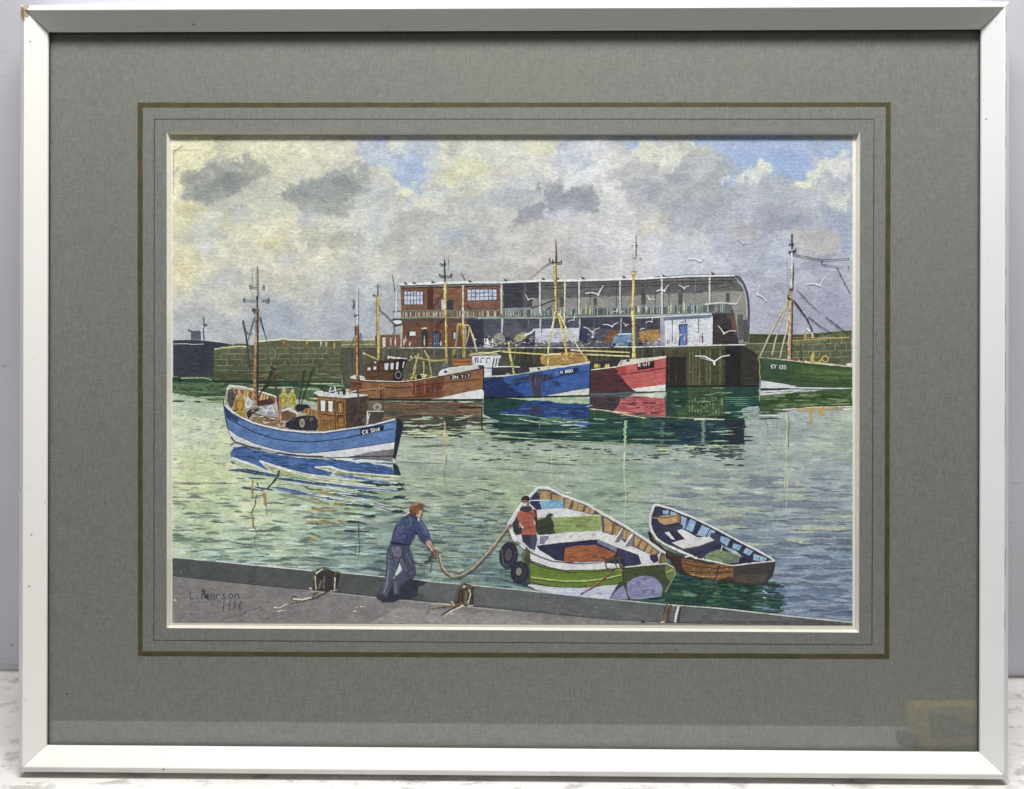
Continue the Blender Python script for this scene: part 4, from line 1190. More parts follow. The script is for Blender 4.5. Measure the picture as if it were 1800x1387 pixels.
def make_hall():
    r = random.Random(12)
    a = Art('painted_market_hall', 'long two storey fish market hall with brick end, open galleries and curved right end', W0 + 520, U_)
    # lower storey darkness
    a.poly('818,556 1000,556 1165,554 1166,610 818,611', (82, 84, 102), (96, 98, 110), .4)
    a.poly(B_('270,720 1000,716 1000,780 640,800 560,840 270,850'), (94, 95, 108), (78, 80, 98), 1)
    a.poly(B_('270,850 600,830 600,990 270,990'), (102, 102, 108), (86, 88, 98), 1)
    a.poly(B_('1090,720 1900,705 1900,830 1500,850 1090,800'), (66, 66, 86), (80, 80, 94), 1)
    # upper storey
    a.poly('882,499 1090,493 1206,488 1292,486 1305,494 1314,510 1317,545 1317,603 1240,606 1200,556 882,556', (156, 152, 142), (146, 144, 136), .4)
    a.poly(B_('270,350 655,340 660,500 575,510 570,600 270,610'), (86, 86, 92), (70, 70, 84), .8)
    a.poly(B_('270,352 400,350 465,400 470,605 268,608'), (60, 60, 74), (70, 70, 84), .8)
    a.poly(B_('660,340 800,338 1000,332 1500,325 1900,310 1900,470 1500,482 1100,495 900,505 700,520 660,520'), (100, 102, 102), (114, 114, 112), .6)
    a.poly(C_('0,330 500,318 1000,300 1275,288 1330,340 1375,432 1200,436 960,440 930,455 540,455 220,462 0,480'), (98, 99, 99), (112, 112, 110), .6)
    a.poly(B_('860,495 905,495 905,600 860,600'), (90, 88, 86), None, .4)
    for x0, x1 in ((285, 335), (678, 716), (1182, 1222)):
        a.poly(C_(f'{x0},452 {x1},452 {x1},575 {x0},578'), (98, 96, 94), (84, 84, 88), .4)
    for x0, x1 in ((1220, 1255), (560, 575)):
        a.poly(B_(f'{x0},500 {x1},500 {x1},600 {x0},602'), (86, 84, 86), None, .4)
    # ground floor right: dark, ramp
    a.poly(C_('1035,672 1240,668 1275,760 1300,880 1320,990 1035,996'), (72, 62, 64), (60, 54, 58), .5)
    a.poly(C_('1180,575 1240,580 1275,690 1300,850 1310,915 1260,880 1240,760 1180,680'), (96, 84, 78), (84, 74, 70), .5)
    a.poly(C_('1240,670 1265,690 1300,830 1305,880 1255,850'), (136, 84, 62), (120, 76, 58), .5)
    a.poly(C_('1300,680 1365,680 1370,940 1320,960 1310,860'), (104, 104, 108), (90, 90, 96), .5)
    a.poly(C_('1365,740 1410,735 1420,960 1370,975'), (88, 82, 78), None, .5)
    a.line(C_('1262,264 1320,290 1370,350 1400,430 1418,520 1426,640 1424,800 1418,900 1412,965'), (76, 78, 100), 4.2, 2.8, rough=.2)
    a.line(C_('1300,320 1350,370 1385,450 1402,560 1405,700'), (190, 190, 190), 1.0)
    # brick part, upper
    a.poly(A_('685,392 1740,378 1745,626 692,632'), (146, 98, 70), (128, 84, 60), .4)
    a.poly(A_('965,402 1030,402 1030,620 965,625'), (82, 46, 42), (96, 56, 46), .4)
    a.line(A_('690,398 1330,385 1740,376'), (60, 44, 44), 1.8)
    a.poly(A_('1115,520 1150,520 1150,630 1118,630'), (202, 204, 210), None, .3)
    a.poly(A_('1168,525 1238,522 1240,628 1170,628'), (48, 54, 74), None, .4)
    for (x0, y0, x1, y1, nx, ny, y2) in ((722, 432, 922, 572, 6, 3, 572), (1385, 412, 1700, 532, 7, 3, 524)):
        a.poly(A_(f'{x0 - 8},{y0 - 8} {x1 + 8},{y0 - 10} {x1 + 8},{y2 + 6} {x0 - 8},{y1 + 8}'), (110, 66, 50), None, .2)
        a.poly(A_(f'{x0},{y0} {x1},{y0 - 2} {x1},{y2} {x0},{y1}'), (204, 210, 228), (188, 196, 220), .2)
        for i in range(nx + 1):
            x = x0 + (x1 - x0) * i / nx
            a.line(A_(f'{x},{y0} {x},{y1 + (y2 - y1) * i / nx}'), (52, 60, 92), .9, rough=.5)
        for j in range(ny + 1):
            a.line(A_(f'{x0},{y0 + (y1 - y0) * j / ny} {x1},{y0 + (y2 - y0) * j / ny}'), (58, 64, 96), .8, rough=.5)
    # brick courses
    for i in range(26):
        x = r.uniform(700, 1640); y = r.uniform(405, 620)
        a.line(A_(f'{x},{y} {x + r.uniform(30, 90)},{y - 1}'), r.choice([(126, 76, 50), (172, 122, 82)]), .6)
    # balcony slab and rails
    a.poly(A_('605,640 640,632 1745,622 1745,705 612,720'), (150, 122, 96), (128, 112, 96), .4)
    a.poly(A_('612,645 690,640 690,715 612,720'), (196, 200, 204), None, .3)
    for x in range(700, 1740, 13):
        a.line(A_(f'{x},642 {x + r.uniform(-3, 3)},706'), r.choice([(206, 198, 176), (96, 58, 44), (110, 92, 74), (186, 160, 130)]), 1.0, rough=.5)
    a.line(A_('610,648 1000,642 1330,634 1745,628'), (104, 116, 112), 1.6)
    a.line(A_('600,718 1000,705 1200,712 1340,708 1745,704'), (128, 146, 126), 2.8, 2.4)
    a.line(A_('600,732 1000,722 1340,722'), (52, 46, 52), 1.8)
    a.poly(B_('270,618 800,612 1100,604 1620,590 1620,690 1100,700 270,708'), (110, 116, 116), (96, 100, 104), .4)
    a.poly(C_('220,598 600,590 1000,575 1210,568 1240,600 1240,668 1000,668 540,690 220,694'), (104, 108, 108), (116, 122, 118), .4)
    for x in range(275, 1900, 17):
        y = 622 - (x - 275) * .02
        a.line(B_(f'{x},{y} {x + r.uniform(-3, 3)},{y + 78}'), r.choice([(190, 200, 190), (70, 74, 82), (150, 160, 150), (206, 210, 204)]), .9, .7, rough=.5)
    for x in range(440, 1180, 19):
        a.line(C_(f'{x},{598 - (x - 440) * .03} {x},{672 - (x - 440) * .02}'), r.choice([(202, 210, 204), (84, 88, 92), (160, 172, 164)]), 1.0, .8, rough=.5)
    a.line(B_('250,622 700,616 1100,606 1620,596'), (138, 152, 146), 1.7)
    a.line(B_('0,716 250,712 700,712 1100,700 1620,688 1900,684'), (150, 166, 150), 2.2)
    a.line(C_('0,606 220,600 600,590 1000,572 1200,560 1280,568'), (140, 152, 148), 1.6)
    a.line(C_('0,694 220,694 540,688 800,678 1030,668'), (166, 180, 170), 2.0)
    a.line(C_('960,572 1100,555 1200,560 1290,572'), (220, 224, 224), 1.4)
    # lower brick
    a.poly(A_('695,722 1382,716 1385,1018 690,1022'), (132, 84, 62), (112, 70, 54), .4)
    a.poly(A_('700,732 1345,724 1345,775 720,788'), (98, 72, 62), (112, 84, 70), .5)
    a.poly(A_('470,890 680,884 700,1024 470,1026'), (140, 100, 80), (120, 84, 68), .4)
    a.poly(A_('418,895 450,895 450,1025 420,1025'), (112, 60, 46), None, .4)
    a.line(A_('470,888 680,880'), (190, 176, 160), 1.4)
    a.poly(A_('495,920 525,920 522,1022 497,1022'), (222, 216, 200), None, .3)
    a.poly(A_('605,745 660,735 700,745 690,775 620,790'), (222, 226, 230), None, .5)
    a.line(A_('612,790 625,850 605,890'), (96, 104, 136), 2, rough=.4); a.line(A_('615,790 700,775'), (40, 42, 50), 1.4)
    a.line(A_('700,790 690,1020'), (214, 206, 160), 1.6)
    a.poly(A_('765,852 850,850 848,905 768,908'), (60, 52, 60), None, .3); a.poly(A_('780,858 842,857 842,900 780,902'), (212, 218, 226), None, .3)
    a.poly(A_('908,1018 908,860 930,838 965,842 972,870 972,1018'), (46, 52, 72), None, .4)
    a.poly(A_('1018,1018 1020,865 1045,848 1085,850 1108,880 1112,1018'), (52, 60, 84), (66, 74, 100), .4)
    for x in (1040, 1060, 1080): a.line(A_(f'{x},880 {x},1010'), (110, 122, 148), 1.0)
    a.line(A_('905,825 965,820'), (226, 214, 190), 1.2)
    a.poly(A_('1225,855 1272,850 1272,940 1228,945'), (52, 52, 66), None, .4); a.poly(A_('1240,870 1268,868 1266,935 1242,935'), (180, 186, 200), None, .3)
    a.poly(A_('1382,730 1560,725 1560,1000 1385,1010'), (52, 54, 74), (64, 66, 84), .5)
    # white office
    a.poly(C_('535,742 1030,715 1032,1000 530,1016'), (222, 222, 226), (212, 213, 219), .3)
    a.poly(C_('520,712 1030,678 1032,716 538,744'), (112, 118, 150), (128, 134, 160), .4)
    a.line(C_('220,716 400,712 540,704 1030,676'), (214, 220, 222), 1.6, 1.2)
    a.poly(C_('485,720 520,715 540,1010 485,1016'), (150, 152, 168), (176, 178, 186), .5)
    a.poly(C_('678,800 700,786 704,1012 676,1012 690,900'), (54, 66, 108), None, .4)
    a.poly(C_('695,790 776,788 776,1010 700,1012'), (104, 134, 204), (88, 118, 188), .3)
    a.line(C_('685,792 778,788'), (50, 62, 100), 2.2)
    # roof edge and ventilators
    a.line(U_('702,500 773,498 812,496.5 882,496.5 947,493.5 1020,493 1092,490.6'), (228, 230, 230), 3.8, 3.2, rough=.15)
    a.line(U_('1090,490.6 1130,490 1165,487.6 1206,485.6 1292,484'), (230, 230, 226), 3.2, 2.6, rough=.15)
    a.line(U_('703,503.5 812,499.5 882,499.5 1092,494 1206,489 1292,487'), (70, 64, 70), 1.0)
    a.line(U_('1150,487 1206,483.4 1290,481.8'), (70, 72, 96), .9)
    for x, y in ((709, 499), (724, 498), (757, 496.5), (822, 495), (885, 493), (951, 491), (1021, 490), (1093, 488), (1163, 485.5), (1249, 481.5)):
        a.poly([(x - 2, y + 1), (x, y - 2.6), (x + 4, y - 2.4), (x + 9, y + 1.4)], (62, 62, 72), None, .2)
        a.lens(x - .5, y - .4, 5, 3, (228, 228, 224))
    # columns
    for x, y0, c in ((881.5, 500, (206, 204, 184)), (949, 497, (206, 206, 200)), (1018, 495, (208, 206, 188)), (1090, 494, (196, 198, 176)), (1163.5, 490, (210, 210, 204)), (1247.5, 488, (214, 212, 190))):
        a.line([(x, y0), (x, 552 if x < 1240 else 533)], c, 3.4, 2.8, rough=.2)
        a.line([(x + 2.2, y0), (x + 2.2, 545 if x < 1240 else 530)], (74, 76, 92), 1.0, rough=.3)
        if x < 1100: a.line([(x + 1.5, 560), (x + .5, 586)], (190, 192, 196), 2.4, 1.8, rough=.4)
    # left drain pipes, aerials
    a.line(A_('655,350 640,640'), (170, 172, 178), 1.6); a.line(A_('640,420 636,650'), (220, 222, 226), 1.4)
    a.line(A_('600,260 618,380 628,440'), (66, 66, 80), 1.0, .6)
    a.line(A_('1330,235 1345,275 1370,320'), (56, 54, 60), .9)
    # lorries, vans and boxes on the quay
    a.poly(B_('605,828 1068,818 1062,965 1040,985 605,985'), (212, 213, 222), (200, 202, 214), .5)
    a.poly(B_('605,975 1060,965 1150,985 1150,1005 560,1010'), (120, 122, 130), (96, 98, 110), .7)
    a.poly(B_('1070,835 1158,828 1165,1000 1110,960 1068,945'), (58, 64, 106), (48, 54, 88), .6)
    a.poly(B_('180,885 245,872 285,915 288,985 150,990 160,930'), (168, 162, 142), (150, 146, 126), .6)
    a.poly(B_('385,985 400,900 470,865 520,865 510,920 440,960'), (168, 168, 116), (126, 126, 96), .8)
    a.poly(B_('290,915 350,920 390,960 360,1010 280,1005'), (52, 56, 84), None, .8)
    a.poly(B_('500,930 560,920 600,975 590,1000 460,1000'), (48, 52, 76), None, .8)
    for q in ('70,930 70,970 140,965', '100,930 102,985', '150,930 155,1010', '70,985 150,990', '60,1010 150,1012', '490,900 560,870 600,830'):
        a.line(B_(q), (222, 226, 232), 2.0, rough=.5)
    for i in range(34):
        x = r.uniform(50, 620); y = r.uniform(900, 1005)
        a.lens(840 + x / 6, 440 + y / 6, r.uniform(3, 8), r.uniform(1.5, 3), r.choice([(210, 214, 220), (44, 46, 66), (140, 142, 150), (62, 66, 90), (96, 98, 112)]))
    a.poly(B_('1320,985 1350,900 1380,850 1490,842 1470,890 1420,930 1395,990'), (156, 106, 58), (128, 84, 46), .6)
    a.poly(B_('1408,995 1435,905 1480,882 1620,880 1626,1012 1420,1014'), (120, 158, 190), (92, 132, 168), .5)
    a.line(B_('1480,885 1620,880'), (206, 220, 230), 1.6)
    a.lens(1080, 606, 7, 5, (30, 34, 48)); a.lens(1107, 607, 7, 5, (30, 34, 48))
    for i in range(18):
        x = r.uniform(1160, 1320); y = r.uniform(870, 1000)
        a.lens(840 + x / 6, 440 + y / 6, r.uniform(3, 7), r.uniform(1.5, 3), r.choice([(214, 218, 224), (52, 56, 76), (150, 154, 164)]))
    a.poly(C_('262,862 350,845 480,838 484,955 300,968 268,940'), (188, 140, 78), (166, 116, 60), .7)
    a.lens(1125, 604, 8, 6, (40, 44, 60)); a.poly(C_('340,968 480,955 482,1010 345,1012'), (150, 150, 160), (120, 124, 136), .6)
    for i in range(150):
        x = r.uniform(832, 1165); y = 608 - abs(r.gauss(0, 8))
        a.lens(x, y, r.uniform(2, 7), r.uniform(1.2, 3), r.choice([(214, 216, 222), (60, 62, 80), (140, 142, 152), (104, 106, 120), (176, 142, 96), (96, 122, 146), (206, 196, 150), (46, 48, 64), (150, 96, 62)]))
    for x in range(900, 1245, 23):
        if r.random() < .75:
            a.line([(x, 500 - (x - 900) * .025), (x + r.uniform(-1, 1), 542 - (x - 900) * .015)], r.choice([(126, 126, 126), (70, 72, 80), (142, 142, 138)]), 1.0, .8, rough=.4)
            a.line([(x + 6, 560), (x + 6, 585)], r.choice([(106, 108, 122), (56, 58, 76)]), 1.2, .9, rough=.4)
    for y0 in (503, 508):
        a.line([(884, y0), (1092, y0 - 5), (1290, y0 - 11)], (74, 76, 80), .8, .7, breaks=.15)
    for i in range(26):
        a.lens(r.uniform(890, 1270), r.uniform(536, 552), r.uniform(1.5, 3), r.uniform(2, 4), r.choice([(216, 216, 206), (60, 64, 76), (190, 180, 120)]))
    # people
    people(a, [(1134, 606, 18, (190, 88, 48)), (1177, 606, 13, (186, 172, 70)), (1182, 604, 17, (110, 136, 180)), (1188, 606, 16, (190, 174, 62)), (1203, 603, 14, (220, 170, 160)), (1207, 605, 12, (140, 80, 72)),
               (1230, 604, 12, (206, 150, 140)), (1235, 604, 16, (120, 84, 84)), (1211, 606, 7, (62, 66, 86)), (1217, 607, 7, (80, 70, 66)), (1174, 607, 10, (96, 112, 150))])
    people(a, [(1179, 550, 18, (206, 200, 120)), (1202, 549, 20, (208, 196, 130)), (1213, 549, 19, (70, 128, 176)), (1030, 554, 17, (204, 196, 110)), (1038, 554, 17, (196, 190, 90)), (1046, 552, 14, (90, 96, 120)),
               (1122, 549, 12, (222, 216, 196)), (1136, 549, 12, (220, 214, 206)), (985, 553, 9, (214, 214, 220))])
    people(a, [(687, 609, 15, (216, 198, 186)), (695, 609, 16, (226, 190, 178)), (710, 609, 13, (226, 214, 200)), (713, 603, 10, (222, 180, 160)), (720, 609, 8, (226, 206, 196)), (746, 609, 17, (212, 196, 120)),
               (724, 609, 7, (130, 74, 56)), (731, 609, 8, (110, 62, 50)), (775, 609, 8, (222, 206, 196))])
    for i in range(22):
        a.lens(r.uniform(700, 880), r.choice([r.uniform(508, 540), r.uniform(575, 605)]), 1.4, 1.2, (226, 216, 200))
    for q in (C_('275,840 300,828 320,828'), C_('700,900 720,888'), C_('0,1022 230,1026 560,1018 1000,1006 1380,1000'), C_('1035,700 1035,990')):
        a.line(q, (224, 224, 212), 1.5, 1.2, rough=.4)
    a.build(paper)
make_hall()

# --- small stroke font -----------------------------------------------------------------------
FONT = {'C': ['1,.15 .6,0 .2,.1 0,.5 .2,.9 .6,1 1,.85'], 'Y': ['0,0 .5,.5 1,0', '.5,.5 .5,1'], 'X': ['0,0 1,1', '1,0 0,1'], '5': ['1,0 .15,0 .1,.45 .7,.4 1,.7 .7,1 0,.95'],
        '0': ['.5,0 0,.3 0,.7 .5,1 1,.7 1,.3 .5,0'], '4': ['.7,1 .7,0 0,.65 1,.65'], '6': ['.8,0 .2,.4 .05,.8 .5,1 .9,.75 .6,.5 .1,.65'], 'H': ['0,0 0,1', '1,0 1,1', '0,.5 1,.5'],
        'M': ['0,1 .1,0 .5,.6 .9,0 1,1'], 'B': ['0,0 0,1 .7,1 .9,.75 .6,.5 .1,.5', '0,0 .6,0 .8,.25 .6,.5'], 'R': ['0,1 0,0 .7,0 .9,.25 .6,.5 .1,.5 1,1'], '7': ['0,0 1,0 .4,1'], '1': ['.5,0 .5,1'],
        '2': ['0,.2 .4,0 .9,.2 .8,.5 0,1 1,1'], 'L': ['0,0 0,1 .8,.95'], '.': ['0,.92 .1,1'], 'P': ['.1,1 .1,0 .7,.05 .8,.35 .2,.55'], 'e': ['.1,.7 .8,.65 .6,.4 .1,.55 .2,.9 .9,.95'],
        'a': ['.8,.45 .3,.45 .1,.75 .4,1 .8,.75 .85,.45 .95,1'], 'r': ['.1,.45 .15,1', '.12,.65 .5,.45 .8,.5'], 's': ['.8,.45 .3,.5 .3,.68 .7,.78 .6,1 0,.95'], 'o': ['.5,.45 .1,.7 .4,1 .9,.8 .8,.5 .5,.45'],
        'n': ['.1,.48 .15,1', '.13,.65 .5,.45 .8,.55 .85,1 1,.95'], '9': ['.9,.3 .5,.5 .1,.3 .5,0 .9,.2 .8,.7 .6,1'], '8': ['.5,.45 .1,.25 .5,0 .85,.2 .5,.45 .1,.75 .5,1 .9,.75 .5,.45'], 'Z': ['0,0 1,0 0,1 1,1']}
def write(a, txt, x, y, w, h, c, lw, gap=.35, slope=0.0, slant=0.0):
    cx = x
    for ch in txt:
        if ch == ' ': cx += w * .9; continue
        for st in FONT[ch]:
            a.line([(cx + px * w * (.35 if ch in '.' else 1) + slant * (1 - py), y + slope * (cx - x) + py * h) for px, py in P(st)], c, lw, rough=.25)
        cx += w * ((.4 if ch == '.' else .85 if ch in '1r' else 1) + gap)

# --- moored and sailing boats ------------------------------------------------------------------
BL = 1480
def make_boats():
    r = random.Random(44)
    # royal blue boat
    a = Art('painted_boat', 'royal blue hulled fishing boat moored in the middle, yellow mast tripod and white wheelhouse', BL, G_)
    a.poly(A_('1225,1150 1440,1143 1444,1195 1340,1215 1230,1218'), (190, 118, 52), (170, 98, 44), .5)
    a.line(A_('1240,1172 1330,1180 1430,1170'), (110, 56, 36), 1.6)
    a.poly(A_('1440,1112 1740,1102 1745,1135 1650,1140 1648,1322 1555,1332 1550,1220 1445,1202'), (216, 222, 232), (200, 206, 220), .4)
    for q in ('1475,1190 1475,1140 1500,1138 1500,1190', '1530,1190 1532,1140 1570,1138', '1592,1190 1592,1140 1630,1138', '1560,1240 1640,1245'):
        a.line(A_(q), (66, 74, 100), 1.4, rough=.4)
    a.poly(A_('1395,1105 1440,1082 1560,1075 1700,1085 1720,1100 1440,1115'), (214, 206, 158), (194, 180, 122), .5)
    a.line(A_('1440,1110 1740,1102'), (52, 56, 72), 1.2)
    for x in (1660, 1690, 1720): a.line(A_(f'{x},1125 {x - 18},1220'), (210, 216, 226), 2.0)
    a.poly('170,228 330,222 520,232 545,262 500,282 340,292 172,302', (50, 52, 66), (66, 62, 70), .6)
    a.line('180,224 330,222 420,225', (206, 208, 200), 1.6)
    a.poly('600,140 620,118 700,110 730,122 780,95 860,92 1010,108 1020,170 1000,182 850,196 670,220 608,196', (194, 152, 78), (172, 128, 62), .6)
    a.line('612,124 700,112 780,112', (226, 218, 180), 2.2)
    for i in range(16): a.lens(830 + r.uniform(780, 1000) / 5, 600 + r.uniform(98, 160) / 5, 4, 2.4, r.choice([(230, 218, 180), (150, 104, 50), (206, 176, 110)]))
    a.poly('500,232 620,222 850,205 1035,172 1036,200 880,218 700,244 500,278 300,308 102,318 100,304 280,296 400,286 510,266', (218, 216, 190), (206, 204, 184), .5)
    a.lens(947, 648, 5, 5, (60, 60, 64)); a.lens(893, 657, 8, 3, (196, 140, 110))
    a.poly('100,318 280,316 380,300 500,277 700,243 880,216 1036,196 1036,300 1030,415 900,432 780,450 640,478 480,486 105,492', (62, 106, 182), (50, 92, 166), .5)
    a.poly('102,322 272,318 280,345 340,400 400,440 480,472 440,486 106,491', (28, 50, 102), (36, 64, 124), .8)
    a.poly('330,395 480,390 560,360 620,330 600,470 480,478 400,440', (48, 92, 174), (40, 76, 148), .8)
    a.poly('500,288 620,270 618,330 600,400 602,478 545,482 540,400 505,340', (76, 66, 84), (58, 64, 100), .8)
    a.poly('360,330 500,300 500,345 430,350 400,400 360,380', (44, 62, 106), (60, 72, 110), .8)
    a.poly('700,350 740,345 780,375 760,402 735,398', (44, 66, 112), None, .8)
    a.poly('620,300 700,285 720,330 640,350', (60, 66, 96), (48, 72, 120), .8)
    a.poly('640,480 780,455 900,432 1030,412 1030,470 900,476', (216, 220, 196), (202, 208, 190), .4)
    a.line('270,388 400,372 600,345 800,300 1020,262', (26, 40, 88), 1.3)
    a.poly('760,258 930,230 940,268 772,300', (26, 44, 90), None, .3)
    write(a, 'R', 977, 654, 3.2, 5.6, (120, 150, 200), .9)
    write(a, 'M 500', 985, 651.8, 3.6, 5, (226, 232, 236), 1.0, slope=-.14)
    a.line('1037,196 1036,320 1031,478', (26, 30, 48), 1.6)
    a.line('105,493 500,488 900,480 1030,476', (20, 34, 36), 1.8)
    for i in range(16):
        x = r.uniform(500, 640)
        a.line([(830 + x / 5, 600 + r.uniform(285, 330) / 5), (830 + (x + r.uniform(-8, 8)) / 5, 600 + r.uniform(400, 480) / 5)], r.choice([(58, 52, 74), (92, 74, 84), (40, 46, 88)]), 1.8, .8, rough=.5)
    a.build(paper)
    # red boat
    a = Art('painted_boat', 'red hulled fishing boat with cream foredeck, its stern in shadow beside the blue boat', BL, G_)
    a.poly('1042,196 1100,178 1300,158 1315,205 1250,225 1050,248', (46, 48, 60), (62, 62, 68), .6)
    for x, c in ((1082, (196, 168, 56)), (1098, (210, 180, 60)), (1180, (214, 186, 64)), (1200, (226, 214, 150)), (1120, (150, 140, 90))):
        a.line(G_(f'{x},195 {x - 4},238'), c, 4.5, 5, taper=.2, rough=.4)
    a.line('1045,252 1200,236 1270,226', (220, 216, 188), 2.2)
    a.poly('1280,208 1310,166 1400,156 1500,148 1600,140 1706,128 1706,148 1600,166 1450,196 1270,232', (220, 216, 200), (206, 204, 190), .4)
    a.lens(1104, 634.5, 7, 5, (52, 52, 58)); a.line('1300,205 1325,168', (90, 86, 80), 1)
    a.poly('1040,256 1250,232 1450,196 1600,166 1706,146 1706,240 1700,382 1560,398 1400,415 1440,442 1240,452 1036,456', (98, 50, 58), (84, 46, 54), .4)
    a.poly('1250,232 1450,196 1600,166 1706,146 1706,240 1700,382 1560,398 1398,414 1340,350 1300,300 1275,290 1290,265', (204, 90, 86), (212, 104, 98), .5)
    a.poly('1250,234 1350,215 1360,270 1345,300 1300,298 1272,285 1290,262', (176, 62, 52), (190, 74, 62), .6)
    a.poly('1400,415 1560,398 1702,380 1706,436 1600,438 1440,442', (232, 230, 228), None, .4)
    a.line('1275,298 1400,280 1560,258 1704,232', (84, 30, 36), 1.3)
    a.poly('1448,198 1600,174 1602,232 1452,256', (58, 28, 42), None, .3)
    write(a, 'R 417', 1122.5, 639.5, 3.3, 5.4, (232, 226, 230), 1.0, slope=-.14)
    a.line('1706,140 1706,250 1702,436', (62, 26, 34), 1.2)
    a.poly('1035,458 1200,456 1440,443 1380,462 1240,470 1035,476', (92, 108, 112), None, .4)
    a.build(paper)
    # brown boat
    a = Art('painted_boat', 'varnished brown fishing boat with dark wheelhouse and rust streaks', BL, F_)
    for q in ('900,170 915,240 880,330 870,440', '940,150 905,260 900,360 850,470', '1010,110 1060,200 1080,300 1100,420', '1000,240 1005,330 1000,400', '820,235 900,190 1000,215 1130,240 1290,215', '1060,230 1200,235 1300,225'):
        a.line(q, (186, 172, 96), 2.0, 1.5, rough=.5)
    for i in range(60):
        x = r.uniform(830, 1130); y = r.uniform(400, 480)
        a.lens(600 + x / 6.923, 600 + y / 6.923, r.uniform(3, 8), r.uniform(1.5, 3), r.choice([(188, 166, 50), (212, 196, 80), (120, 108, 50), (176, 150, 70), (206, 206, 180)]))
    a.lens(600 + 945 / 6.923, 600 + 438 / 6.923, 9, 10, (40, 34, 32))
    a.poly('105,450 110,425 180,410 280,430 300,480 700,490 820,470 820,500 300,500', (214, 212, 200), (190, 180, 160), .5)
    a.poly('1178,425 1190,375 1220,345 1300,322 1450,300 1640,286 1722,290 1728,330 1600,352 1430,385 1300,412', (212, 214, 206), (198, 198, 188), .5)
    a.poly('1180,425 1192,372 1240,340 1300,335 1280,400 1240,415', (222, 226, 232), (200, 206, 220), .5)
    a.lens(783, 653.5, 6, 5, (48, 42, 44)); a.poly('1660,290 1722,288 1726,325 1680,330', (70, 66, 68), None, .5)
    a.poly('1225,262 1290,255 1300,300 1230,315', (120, 118, 112), None, .8)
    a.poly('285,455 300,300 310,268 455,262 460,240 700,222 760,240 748,450 640,475 300,490', (112, 74, 46), (92, 60, 40), .5)
    a.poly('636,238 690,215 790,214 806,238 790,258 775,300 745,352 752,480 625,480 640,370', (36, 26, 32), (48, 34, 36), .5)
    a.poly('460,250 640,228 645,244 470,268', (50, 32, 28), None, .4)
    for q in ('525,270 575,266 566,345 528,348', '600,266 640,262 630,340 602,342', '672,252 698,250 688,342 666,346', '752,250 772,248 752,318 742,325', '318,322 354,318 354,350 320,354', '390,310 425,306 425,342 392,346'):
        a.poly(q, (210, 214, 226), None, .25)
    a.line('450,262 450,450', (70, 42, 30), 1.2); a.line('300,440 450,430 640,372', (80, 50, 34), 1.1); a.line('480,372 640,365', (70, 44, 32), 1.1)
    a.ring(600 + 692 / 6.923, 600 + 410 / 6.923, 6, 7.5, (118, 118, 128), (38, 30, 36), .66)
    a.lens(600 + 765 / 6.923, 600 + 475 / 6.923, 9, 8, (184, 96, 56))
    for q in ('570,215 575,180 600,195 700,205 800,212', '400,262 425,250', '600,190 650,205', '840,185 860,195'):
        a.line(q, (224, 220, 210), 2.2, 1.5, rough=.5)
    a.line('262,142 340,175 430,215 455,235', (196, 170, 96), 2.0, 1.6); a.line('262,142 285,150', (226, 222, 200), 3)
    a.poly('105,452 250,482 470,492 700,503 850,492 1000,468 1150,440 1300,412 1500,372 1722,326 1728,580 1600,605 1500,622 1350,655 1200,690 1000,700 700,698 330,690 240,625 70,602 112,540', (156, 108, 68), (138, 90, 58), .5)
    a.poly('860,520 1000,490 1120,460 1260,430 1240,540 1230,660 1160,690 900,690 840,600', (116, 64, 44), (130, 78, 50), 1.2)
    for i in range(26):
        x = r.uniform(850, 1240); y = r.uniform(470, 560)
        a.line([(600 + x / 6.923, 600 + y / 6.923), (600 + (x + r.uniform(-6, 6)) / 6.923, 600 + (y + r.uniform(60, 140)) / 6.923)], r.choice([(92, 34, 26), (150, 60, 32), (78, 44, 38), (166, 92, 52)]), 2.6, .9, rough=.5)
    a.poly('100,470 260,486 250,600 70,598 112,540', (150, 98, 66), (128, 80, 54), .6)
    for q in ('105,500 250,520', '95,545 250,560', '100,520 240,535'): a.line(q, (70, 42, 34), 1.4)
    a.poly('1728,580 1735,640 1728,704 1300,706 1040,706 1200,692 1350,656 1500,622', (228, 228, 230), (212, 214, 218), .4)
    a.line('110,450 290,478 700,492 860,485 1000,460 1170,430', (222, 214, 196), 1.5, 1.2, rough=.4)
    a.line('105,460 300,490 700,504 900,486 1150,442 1430,386 1722,328', (62, 34, 30), 1.6, 1.3)
    a.line('470,545 560,562 700,570 850,560 1000,530 1200,508 1400,490 1700,462', (70, 36, 30), 1.6, 1.2)
    a.line('600,680 800,690 1000,668 1160,648', (84, 34, 26), 1.4, .8)
    a.line('215,606 330,586 530,560', (190, 130, 86), 2.4, 1.6); a.line('230,612 400,592', (70, 42, 34), 1.1)
    for q in ('60,600 80,590 100,610', '40,640 120,620 180,600', '130,430 170,420 160,445', '200,425 250,430'): a.line(q, (222, 222, 220), 2.2, rough=.5)
    a.line('1728,300 1730,460 1724,600', (38, 26, 30), 2.0)
    a.poly('1318,424 1400,405 1572,388 1572,436 1450,452 1330,475', (52, 36, 32), None, .3)
    write(a, 'ZH', 794.5, 661, 4.2, 5.2, (226, 222, 216), 1.1, slope=-.1)
    write(a, '717', 810.5, 660, 3.6, 4.2, (216, 210, 204), .8, slope=-.12, gap=.6)
    a.line('480,590 485,690', (96, 50, 36), 2.2, rough=.5)
    a.line('330,706 700,708 1000,712 1724,708', (30, 36, 32), 1.8)
    a.build(paper)
    # green trawler
    a = Art('painted_boat', 'green trawler entering at the right edge with rope shrouds on its mast', BL, H_)
